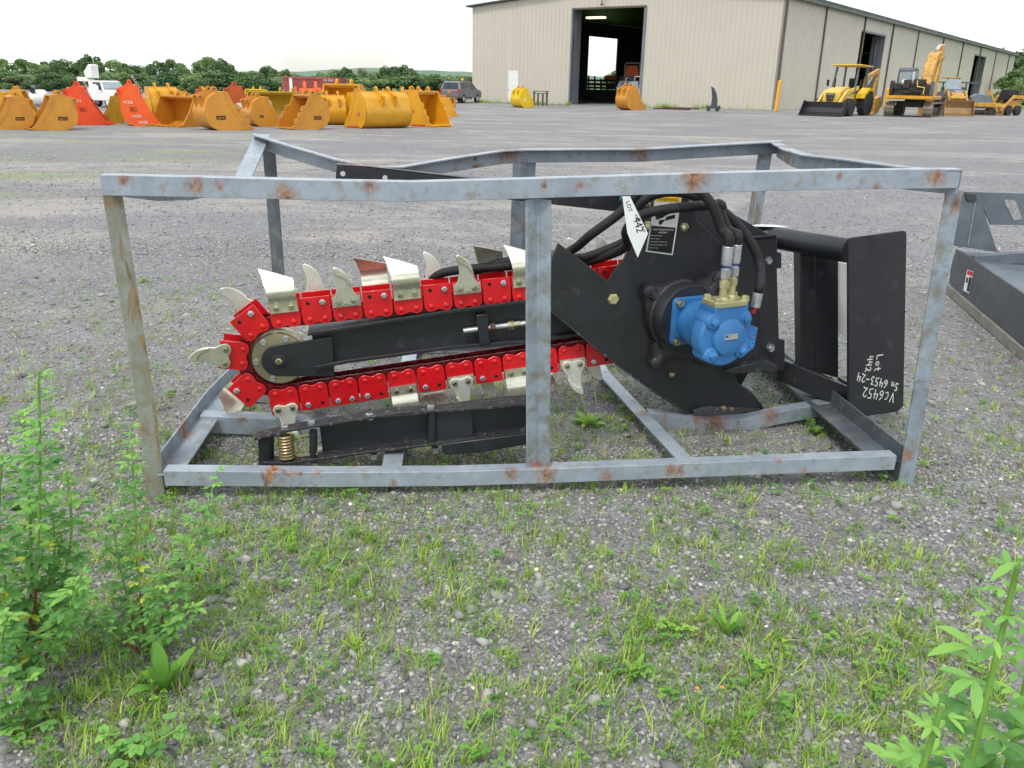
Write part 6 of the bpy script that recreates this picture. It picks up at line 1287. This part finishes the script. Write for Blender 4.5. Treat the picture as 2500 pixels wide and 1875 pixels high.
# hills
def hill(name, D, prof, c, thick=200):
    n_ = 90; V_ = []; x0, x1 = prof[0][0], prof[-1][0]; pr2 = np.array(prof)
    for j in range(7):
        for i in range(n_):
            px = x0 + (x1 - x0) * i / (n_ - 1); ty = np.interp(px, pr2[:, 0], pr2[:, 1]); Dj = D + thick * (j / 6 - .5); r = ray(px, ty); h = CAM[2] + r[2] * D / r[1]
            P_ = CAM + ray(px, 205) * (Dj / ray(px, 205)[1]); f = math.sin(math.pi * j / 6) ** .6 if 0 < j < 6 else 0
            V_.append((P_[0], P_[1], -2 + (h + 2) * f + (f > 0) * D * .004 * (mnoise.noise(Vector((P_[0] * 9 / D, j, 3))) + .6 * mnoise.noise(Vector((P_[0] * 40 / D, j, 7))))))
    F_ = [(j * n_ + i, j * n_ + i + 1, (j + 1) * n_ + i + 1, (j + 1) * n_ + i) for j in range(6) for i in range(n_ - 1)]
    o = numpy_mesh(name, V_, F_, c, smooth=True); tag(o, kind='structure')
hill('hills', 900, [(-400, 178), (300, 172), (560, 176), (700, 176), (850, 168), (960, 166), (1060, 172), (1200, 178), (1500, 186), (2200, 190), (2700, 176), (3200, 170)], pmat('wooded_hill', (104, 128, 104), (82, 108, 86), .02, .9))  # far hill: distance haze put into the paler green
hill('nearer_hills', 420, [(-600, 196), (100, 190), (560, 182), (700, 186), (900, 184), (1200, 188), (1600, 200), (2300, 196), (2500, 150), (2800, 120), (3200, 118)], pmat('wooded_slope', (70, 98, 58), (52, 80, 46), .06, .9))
# ================================================================== stones and grass
def stone_proto(seed):
    r_ = random.Random(seed); ph = (1 + 5 ** .5) / 2
    v = np.array([(-1, ph, 0), (1, ph, 0), (-1, -ph, 0), (1, -ph, 0), (0, -1, ph), (0, 1, ph), (0, -1, -ph), (0, 1, -ph), (ph, 0, -1), (ph, 0, 1), (-ph, 0, -1), (-ph, 0, 1)], float) / 1.9
    v *= np.array([[r_.uniform(.5, 1.35) for _ in range(3)] for _ in range(12)]) * np.array([r_.uniform(.9, 1.35), r_.uniform(.7, 1.0), r_.uniform(.5, .75)])
    f = [(0, 11, 5), (0, 5, 1), (0, 1, 7), (0, 7, 10), (0, 10, 11), (1, 5, 9), (5, 11, 4), (11, 10, 2), (10, 7, 6), (7, 1, 8), (3, 9, 4), (3, 4, 2), (3, 2, 6), (3, 6, 8), (3, 8, 9), (4, 9, 5), (2, 4, 11), (6, 2, 10), (8, 6, 7), (9, 8, 1)]
    return v, np.array(f)
def gz_arr(x, y): return np.array([ground_z(a, b_) for a, b_ in zip(x, y)])
def bake(proto_list, pos, sc, seed, tone, name, mat, tilt=.4, smooth=False):
    r_ = np.random.default_rng(seed); Vs = []; Fs = []; Ts = []; o = 0; idx = r_.integers(0, len(proto_list), len(pos))
    for k, (v, f) in enumerate(proto_list):
        m_ = idx == k; n_ = m_.sum()
        if n_ == 0: continue
        a = r_.uniform(0, 6.283, n_); tx = r_.normal(0, tilt, n_); ca, sa = np.cos(a), np.sin(a); ct_, st = np.cos(tx), np.sin(tx)
        vv = np.repeat(v[None], n_, 0) * sc[m_][:, None, None]
        y2 = vv[:, :, 1] * ct_[:, None] - vv[:, :, 2] * st[:, None]; z2 = vv[:, :, 1] * st[:, None] + vv[:, :, 2] * ct_[:, None]; x2 = vv[:, :, 0]
        X2 = x2 * ca[:, None] - y2 * sa[:, None]; Y2 = x2 * sa[:, None] + y2 * ca[:, None]
        P_ = np.stack([X2, Y2, z2], 2) + pos[m_][:, None, :]; Vs.append(P_.reshape(-1, 3)); Fs.append((f[None] + (np.arange(n_) * len(v))[:, None, None] + o).reshape(-1, f.shape[1])); o += n_ * len(v)
        Ts.append(np.repeat(tone[m_], len(v)))
    return numpy_mesh(name, np.concatenate(Vs), np.concatenate(Fs), mat, np.concatenate(Ts), smooth)
r2 = np.random.default_rng(5)
def field(n, y0, y1, p=1.0, marg=.1):
    t = r2.uniform(0, 1, n); y = y0 + (y1 - y0) * t ** p; hw = y * .66 + marg; x = r2.uniform(-1, 1, n) * hw; return x, y
SP_ = [stone_proto(100 + i) for i in range(10)]
sx1, sy1 = field(36000, .95, 2.6, 1.0); sx2, sy2 = field(40000, 2.4, 6.2, 1.15); sx3, sy3 = field(900, 1.0, 5.0); sx4, sy4 = field(26000, 5.6, 13.0, 1.8)
sx_ = np.concatenate([sx1, sx2, sx3, sx4]); sy_ = np.concatenate([sy1, sy2, sy3, sy4])
ss_ = np.concatenate([.0030 + .0052 * r2.power(1.6, len(sx1)) ** 2.6, .0030 + .0050 * r2.power(1.3, len(sx2)) ** 2.6, .008 + .014 * r2.uniform(0, 1, len(sx3)) ** 3.2, .004 + .008 * r2.uniform(0, 1, len(sx4)) ** 2.4])
tone_ = np.clip(r2.beta(2.0, 2.6, len(sx_)), 0, 1); tone_[r2.uniform(0, 1, len(sx_)) > .994] = 1.0
pos_ = np.stack([sx_, sy_, gz_arr(sx_, sy_) + ss_ * r2.uniform(-.05, .35, len(sx_))], 1)
st_ = bake(SP_, pos_, ss_, 9, tone_, 'gravel_stones', M['stone']); tag(st_, 'loose crushed grey stone covering the foreground yard', 'gravel', kind='stuff')
# density map for green growth
def gp2(px, py): q = gpt(px, py); return q[0], q[1]
blobs = [(gp2(350, 1350), .35, 1.0), (gp2(500, 1500), .30, 1.2), (gp2(600, 1230), .35, 1.1), (gp2(900, 1215), .35, 1.1), (gp2(1300, 1215), .25, .7), (gp2(1100, 1550), .22, .5), (gp2(1500, 1700), .22, .9), (gp2(1950, 1750), .28, 1.6), (gp2(1700, 1500), .22, .8), (gp2(2200, 1650), .25, 1.2), (gp2(2050, 1450), .3, .6), (gp2(760, 1060), .4, 1.1), (gp2(1400, 1000), .35, 1.0), (gp2(1250, 1090), .25, .8), (gp2(200, 1000), .5, .6), (gp2(1800, 1120), .35, .4), (gp2(1550, 920), .3, .5), (gp2(450, 740), .5, .5), (gp2(100, 1600), .3, 1.0), (gp2(300, 1780), .2, .9), (gp2(2250, 1150), .5, .35), (gp2(800, 1800), .2, .5), (gp2(1900, 820), .4, .4), (gp2(1500, 1350), .4, .35), (gp2(650, 1350), .25, .7)]
def dens(x, y):
    d = .20 * np.exp(-np.maximum(0, y - 2.9) / 1.1) + 0 * x
    for (bx, by), r_, a in blobs: d = d + a * np.exp(-((x - bx) ** 2 + (y - by) ** 2) / (2 * (r_ * .9) ** 2)) * .34
    nz_ = np.array([mnoise.noise(Vector((a * 5.5, b_ * 5.5, 2.))) + .6 * mnoise.noise(Vector((a * 16, b_ * 16, 5.))) for a, b_ in zip(x, y)])
    return d * np.clip(.85 + 1.1 * nz_, 0.1, 2.0)
def sample(n, y0, y1, k):
    x, y = field(n, y0, y1); d = dens(x, y); m_ = r2.uniform(0, 1, n) < d * k; return x[m_], y[m_]
def blade(seed):
    r_ = random.Random(seed); n_ = 4; bend = r_.uniform(.1, .75); w = r_.uniform(.022, .042); v = []
    for i in range(n_ + 1):
        t = i / n_; ww = w * (1 - t ** 1.8) + .003; v += [(-ww, bend * t * t, t * (1 - .3 * bend * t)), (ww, bend * t * t + .01, t * (1 - .3 * bend * t))]
    return np.array(v), np.array([(2 * i, 2 * i + 1, 2 * i + 3, 2 * i + 2) for i in range(n_)])
def tuft(seed, k=6):
    r_ = random.Random(seed); V_ = []; F_ = []; o = 0
    for i in range(k):
        v, f = blade(seed * 31 + i); a = r_.uniform(0, 6.28); s = r_.uniform(.45, 1.0); ln_ = r_.uniform(0, .35)
        v = v * np.array([1, 1, 1]) * s; v[:, 1] += v[:, 2] * ln_; c_, s_ = math.cos(a), math.sin(a); v = np.stack([v[:, 0] * c_ - v[:, 1] * s_, v[:, 0] * s_ + v[:, 1] * c_, v[:, 2]], 1) + np.array([r_.uniform(-.45, .45), r_.uniform(-.45, .45), 0]) * (0 if i == 0 else 1); V_.append(v); F_.append(f + o); o += len(v)
    return np.concatenate(V_), np.concatenate(F_)
gx_, gy_ = sample(75000, 1.0, 7.0, 1.15); N_ = len(gx_); gs = .010 + .036 * r2.uniform(0, 1, N_) ** 2.0
gs *= np.where(gy_ < 2.0, 1.15, .9)
gpos = np.stack([gx_, gy_, gz_arr(gx_, gy_) - .001], 1); print('tufts', N_)
go = bake([tuft(i + 1, 5 + i % 4) for i in range(14)], gpos, gs, 3, np.clip(r2.normal(.58, .25, N_), 0, 1), 'grass', M['grass'], .15); tag(go, 'short yellow green grass blades growing through the gravel', 'grass', kind='stuff')
# feathery seedlings and clover rosettes
def seedling(seed):
    r_ = random.Random(seed); V_ = []; F_ = []; o = 0; n_ = r_.randint(9, 16)
    for i in range(n_):
        t = i / n_; a = i * 2.4 + r_.uniform(-.3, .3); L_ = .30 * (1 - .55 * t) * r_.uniform(.7, 1.2); w_ = L_ * .20; z_ = .9 * t; c_, s_ = math.cos(a), math.sin(a)
        q = [(0, 0, z_), (L_ * .5, w_, z_ + L_ * .35), (L_, 0, z_ + L_ * .45), (L_ * .5, -w_, z_ + L_ * .35)]
        V_ += [(x * c_ - y * s_, x * s_ + y * c_, z) for x, y, z in q]; F_.append((o, o + 1, o + 2, o + 3)); o += 4
    V_ += [(-.012, 0, 0), (.012, 0, 0), (.01, 0, .95), (-.01, 0, .95)]; F_.append((o, o + 1, o + 2, o + 3)); return np.array(V_), np.array(F_)
def clover(seed):
    r_ = random.Random(seed); V_ = []; F_ = []; o = 0
    for i in range(r_.randint(2, 5)):
        a = r_.uniform(0, 6.28); cx_, cy_, cz_ = .35 * math.cos(a), .35 * math.sin(a), r_.uniform(.35, .9)
        V_ += [(-.012, 0, 0), (.012, 0, 0), (cx_ + .01, cy_, cz_), (cx_ - .01, cy_, cz_)]; F_.append((o, o + 1, o + 2, o + 3)); o += 4
        for k in range(3):
            b_ = a + k * 2.094; L_ = .24; w_ = .13; c_, s_ = math.cos(b_), math.sin(b_)
            for q in ([(0, 0, 0), (L_ * .45, w_, .05), (L_ * .95, w_ * .6, .03), (L_, 0, .0)], [(0, 0, 0), (L_, 0, 0), (L_ * .95, -w_ * .6, .03), (L_ * .45, -w_, .05)]):
                V_ += [(cx_ + x * c_ - y * s_, cy_ + x * s_ + y * c_, cz_ + z) for x, y, z in q]; F_.append((o, o + 1, o + 2, o + 3)); o += 4
    return np.array(V_), np.array(F_)
wx, wy = sample(20000, 1.0, 6.2, .6); N_ = len(wx); ws_ = .012 + .028 * r2.uniform(0, 1, N_) ** 1.6; print('weeds', N_)
wpos = np.stack([wx, wy, gz_arr(wx, wy) - .001], 1)
wo = bake([seedling(i + 5) for i in range(8)] + [clover(i + 50) for i in range(5)], wpos, ws_, 6, np.clip(r2.normal(.48, .2, N_), 0, .88), 'seedlings', M['weed'], .12); tag(wo, 'low feathery seedlings and clover among the gravel', 'ground cover', kind='stuff')
dx_, dy_ = sample(5000, 1.0, 4.5, .3); N_ = len(dx_)
do = bake([blade(300 + i) for i in range(6)], np.stack([dx_, dy_, gz_arr(dx_, dy_) + .008], 1), .02 + .035 * r2.uniform(0, 1, N_), 8, r2.uniform(0, .06, N_), 'dry_stalks', M['dry'], 1.35); tag(do, 'dry straw coloured stalks scattered on the gravel', 'straw', kind='stuff')
# far tufts on the yard and at the foot of the warehouse wall
fx, fy = [], []
for k in range(1500):
    s_ = random.random(); a_ = gpt(1160, 249) * (1 - s_) + gpt(1880, 270) * s_
    if FWp(*proj(a_))[0] < dL - .0 and FWp(*proj(a_))[0] > dR_: continue
    if random.random() > (.85 if mnoise.noise(Vector((s_ * 14, 0, 0))) > .05 else .12): continue
    fx.append(a_[0] + random.uniform(-.15, .15)); fy.append(a_[1] - random.uniform(.1, .7))
fx = np.array(fx); fy = np.array(fy); N_ = len(fx)
fo_ = bake([tuft(i + 70, 7) for i in range(6)], np.stack([fx, fy, gz_arr(fx, fy)], 1), .12 + .28 * r2.uniform(0, 1, N_) ** 2, 4, np.clip(r2.normal(.45, .2, N_), 0, 1), 'wall_grass', M['grass'], .2); tag(fo_, 'strip of weeds growing along the foot of the warehouse wall', 'grass', kind='stuff')
# ------------------------------------------------------------------ tall plants
def leaf_v(base, d, up_, L_, w_, fold=.25, droop=.2):
    d = unit(d); s_ = unit(np.cross(d, up_)); n_ = np.cross(s_, d); pts = []
    for t, ww in ((0, .08), (.3, .85), (.6, 1.0), (.85, .62), (1, .05)):
        c_ = base + d * L_ * t - n_ * (-1) * 0 + np.array((0, 0, -1.)) * droop * L_ * t * t; pts.append((c_ - s_ * w_ * ww + n_ * fold * w_ * ww, c_, c_ + s_ * w_ * ww + n_ * fold * w_ * ww))
    V_ = [p for r_ in pts for p in r_]; F_ = []
    for i in range(4):
        F_ += [(3 * i, 3 * i + 1, 3 * i + 4, 3 * i + 3), (3 * i + 1, 3 * i + 2, 3 * i + 5, 3 * i + 4)]
    return V_, F_
def plant(name, lab, cat, base, stems, leafL, leafW, mat, seed, dens_=1.0, redlow=.35, trif=True, sr=.003, side=True):
    r_ = random.Random(seed); t = thing(name, lab, cat, base); base = np.array(base, float)
    LV, LF, LT = [], [], []
    for si, (tip, bend) in enumerate(stems):
        tip = np.array(tip, float); H = tip[2] - base[2]; ctl = [base + np.array((r_.uniform(-.004, .004), r_.uniform(-.004, .004), 0)), base * .67 + tip * .33 + np.array(bend) * .7, base * .33 + tip * .67 + np.array(bend) * .8, tip]; ln_ = np.linalg.norm(tip - base)
        P_ = spl(ctl, 6); k_ = len(P_); cut = max(2, int(k_ * redlow))
        b = MB(); b.tube(P_[:cut + 1], [sr * (1 - .5 * i / k_) for i in range(cut + 1)], 6); b.build('lower_stem', M['stemred'], t)
        b = MB(); b.tube(P_[cut:], [sr * (1 - .5 * (i + cut) / k_) for i in range(k_ - cut)], 6); b.build('stem', M['stemgreen'], t)
        nn_ = int(ln_ / .021 * dens_); a = r_.uniform(0, 6)
        for i in range(nn_):
            f = .16 + .84 * (i + r_.random() * .5) / nn_
            if f > 1: f = 1
            p_ = P_[min(k_ - 1, int(f * (k_ - 1)))] * (1 - (f * (k_ - 1)) % 1) + P_[min(k_ - 1, int(f * (k_ - 1)) + 1)] * ((f * (k_ - 1)) % 1)
            a += 2.4 + r_.uniform(-.4, .4); od = np.array((math.cos(a), math.sin(a), r_.uniform(.25, .9))); pl_ = r_.uniform(.2, 1.0) * leafL * (1.1 if f < .9 else .4); q = p_ + unit(od) * pl_
            sc_ = (.65 + .5 * r_.random()) * (1 if f < .85 else .65)
            tn = r_.uniform(.1, .7) if f < .8 else r_.uniform(.5, .92)
            if f < .45 and r_.random() < .06: tn = 1.0
            dirs = [0, .8, -.8] if trif else [0]
            for da in dirs:
                c_, s_ = math.cos(a + da), math.sin(a + da); V_, F_ = leaf_v(q, (c_, s_, r_.uniform(-.1, .65)), (0, 0, 1), leafL * sc_, leafW * sc_, .25, r_.uniform(0, .5)); o = len(LV); LV += V_; LF += [tuple(x + o for x in f_) for f_ in F_]; LT += [tn] * len(V_)
    b_ = numpy_mesh('leaves', np.array(LV) - base, LF, mat, LT, True); b_.parent = t; return t
def wp(px, py, y): return atdist(px, py, y)
g0 = gpt(72, 1660); yy = g0[1]
plant('alfalfa_plant', 'tallest leafy alfalfa plant with red lower stem at the left edge', 'plant', g0, [(wp(95, 905, yy), (.01, 0, 0)), (wp(55, 1010, yy + .08), (.0, .02, 0)), (wp(130, 1260, yy + .02), (.01, .02, 0)), (wp(5, 1110, yy + .05), (-.03, 0, 0)), (wp(165, 1150, yy + .05), (.03, .02, 0)), (wp(200, 1400, yy - .1), (.02, -.02, 0)), (wp(-40, 1250, yy - .1), (-.02, 0, 0)), (wp(20, 1500, yy - .15), (-.02, -.02, 0))], .029, .0062, M['alf'], 1, 2.6, .35, sr=.0038)
g1 = gpt(350, 1600); yy = g1[1]
plant('alfalfa_plant', 'spreading alfalfa plant with four stems in front of the left crate post', 'plant', g1, [(wp(318, 1040, yy + .12), (.0, 0, 0)), (wp(270, 1230, yy + .10), (-.01, 0, 0)), (wp(530, 1150, yy + .12), (.02, 0, 0)), (wp(190, 1450, yy - .05), (-.02, 0, 0)), (wp(470, 1480, yy - .02), (.01, 0, 0)), (wp(160, 1380, yy + .05), (-.04, 0, 0)), (wp(400, 1400, yy + .02), (0, 0, 0))], .026, .0058, M['alf'], 2, 2.3, .3, sr=.003)
g2 = gpt(30, 1800); yy = g2[1]
plant('alfalfa_plant', 'short bushy alfalfa plant in the bottom left corner', 'plant', g2, [(wp(-10, 1600, yy), (0, 0, 0)), (wp(70, 1650, yy), (0, 0, 0)), (wp(120, 1760, yy), (0, 0, 0)), (wp(-30, 1700, yy), (0, 0, 0))], .026, .010, M['alf'], 3, 1.6, .2)
g3 = gpt(300, 1860); yy = g3[1]
plant('alfalfa_plant', 'sprawling low alfalfa sprig at the bottom edge left of centre', 'plant', g3, [(wp(450, 1770, yy), (0, 0, 0)), (wp(250, 1780, yy), (0, 0, 0)), (wp(350, 1810, yy), (0, 0, 0))], .022, .008, M['alf'], 4, 1.4, .2)
# near plant at the right edge: close to the lens
bR = np.array([wp(2385, 1930, .82)[0], .82, 0.0]); bR = np.array(wp(2372, 2000, .62)); bR[2] = 0
tR = wp(2490, 1360, .66)
plant('alfalfa_plant', 'large out of focus alfalfa stem close to the camera at the right edge', 'plant', (wp(2370, 1960, .64)[0], .64, 0.0), [(tR, (.0, 0, 0)), (wp(2300, 1720, .62), (-.03, .0, 0)), (wp(2540, 1500, .68), (.02, 0, 0)), (wp(2560, 1700, .66), (.02, 0, 0))], .038, .0062, M['alf'], 6, 1.7, .06, sr=.0048)
# broad leaved plants
def rosette(name, lab, px, py, L_, w_, n_, mat, seed, up_=.9, redb=True):
    r_ = random.Random(seed); g = gpt(px, py); t = thing(name, lab, 'plant', g); V_, F_, T_l = [], [], []
    for i in range(n_):
        a = i * 2.4 + r_.uniform(-.3, .3); V, F_q = leaf_v(g, (math.cos(a), math.sin(a), up_ * r_.uniform(.5, 1.5)), (0, 0, 1), L_ * r_.uniform(.6, 1.05), w_ * r_.uniform(.8, 1.1), .3, r_.uniform(.1, .5)); o = len(V_); V_ += V; F_ += [tuple(x + o for x in f_) for f_ in F_q]; T_l += [r_.uniform(.4, .9)] * len(V)
    q = numpy_mesh('leaves', np.array(V_) - g, F_, mat, T_l, True); q.parent = t
    b = MB()
    for i in range(4): a = r_.uniform(0, 6.28); b.tube([g, g + np.array((math.cos(a) * .01, math.sin(a) * .01, .03))], .0018, 5)
    b.build('stem', M['stemred'] if redb else M['stemgreen'], t)
    return t
rosette('dock_plant', 'broad leaved dock with upright glossy leaves at lower left', 405, 1690, .135, .014, 13, M['weed'], 11, 2.2)
rosette('dandelion', 'leafy dandelion with two bare stalks below the side plate', 1435, 1040, .10, .014, 14, M['weed'], 12, .8, False)
rosette('young_weed', 'bright green upright weed with long leaves right of bottom centre', 1775, 1555, .105, .0065, 9, M['weed'], 13, 1.8, False)
rosette('young_weed', 'small rosette weed with pointed leaves below the bright upright weed', 1548, 1650, .07, .006, 6, M['weed'], 14, 1.4, False)
rosette('young_weed', 'small weed with narrow arching leaves in the central gravel', 868, 1590, .075, .004, 7, M['grass'], 16, 1.6, False)
rosette('young_weed', 'yellow green leafy weed beside the left crate post on the gravel', 350, 690, .05, .01, 7, M['weed'], 17, 1.0, False)
rosette('young_weed', 'leafy weed clump just right of the left crate post', 525, 985, .06, .014, 10, M['weed'], 18, 1.0, False)
rosette('young_weed', 'leafy weed under the motor between the cross rails', 1990, 1060, .05, .010, 12, M['weed'], 19, 1.2, False)
b = MB()
for dx, tip in ((0, (1415, 960)), (0, (1450, 930))):
    g = gpt(1435, 1040); b.tube(spl([g, (g + wp(tip[0] + 12, tip[1] + 40, g[1])) / 2 + U * .01, wp(tip[0], tip[1], g[1])], 5), .0016, 5)
dn = [o for o in bpy.data.objects if o.name.startswith('dandelion')][0]; b.build('stalk', M['dry'], dn)
for x, y, z_, lab in ((1702, 1772 - 90, .03, 'small orange yellow flower low in the grass at bottom right'), (1762, 1680, .02, 'tiny orange flower between grass blades at the right')):
    g = gpt(x, y + 60); tp2 = wp(x, y, g[1]); f_ = thing('wild_flower', lab, 'flower', g); b = MB(); b.tube([g, tp2], .001, 5); b.build('stem', M['stemgreen'], f_)
    b = MB()
    for k in range(6):
        a = k * 1.05; V_, F_q = leaf_v(tp2, (math.cos(a), math.sin(a), .8), (0, 0, 1), .006, .002); b.add(V_, F_q)
    b.build('petals', pmat('orange_petal', (236, 150, 40), (220, 110, 40), 9, .5), f_)
fix()
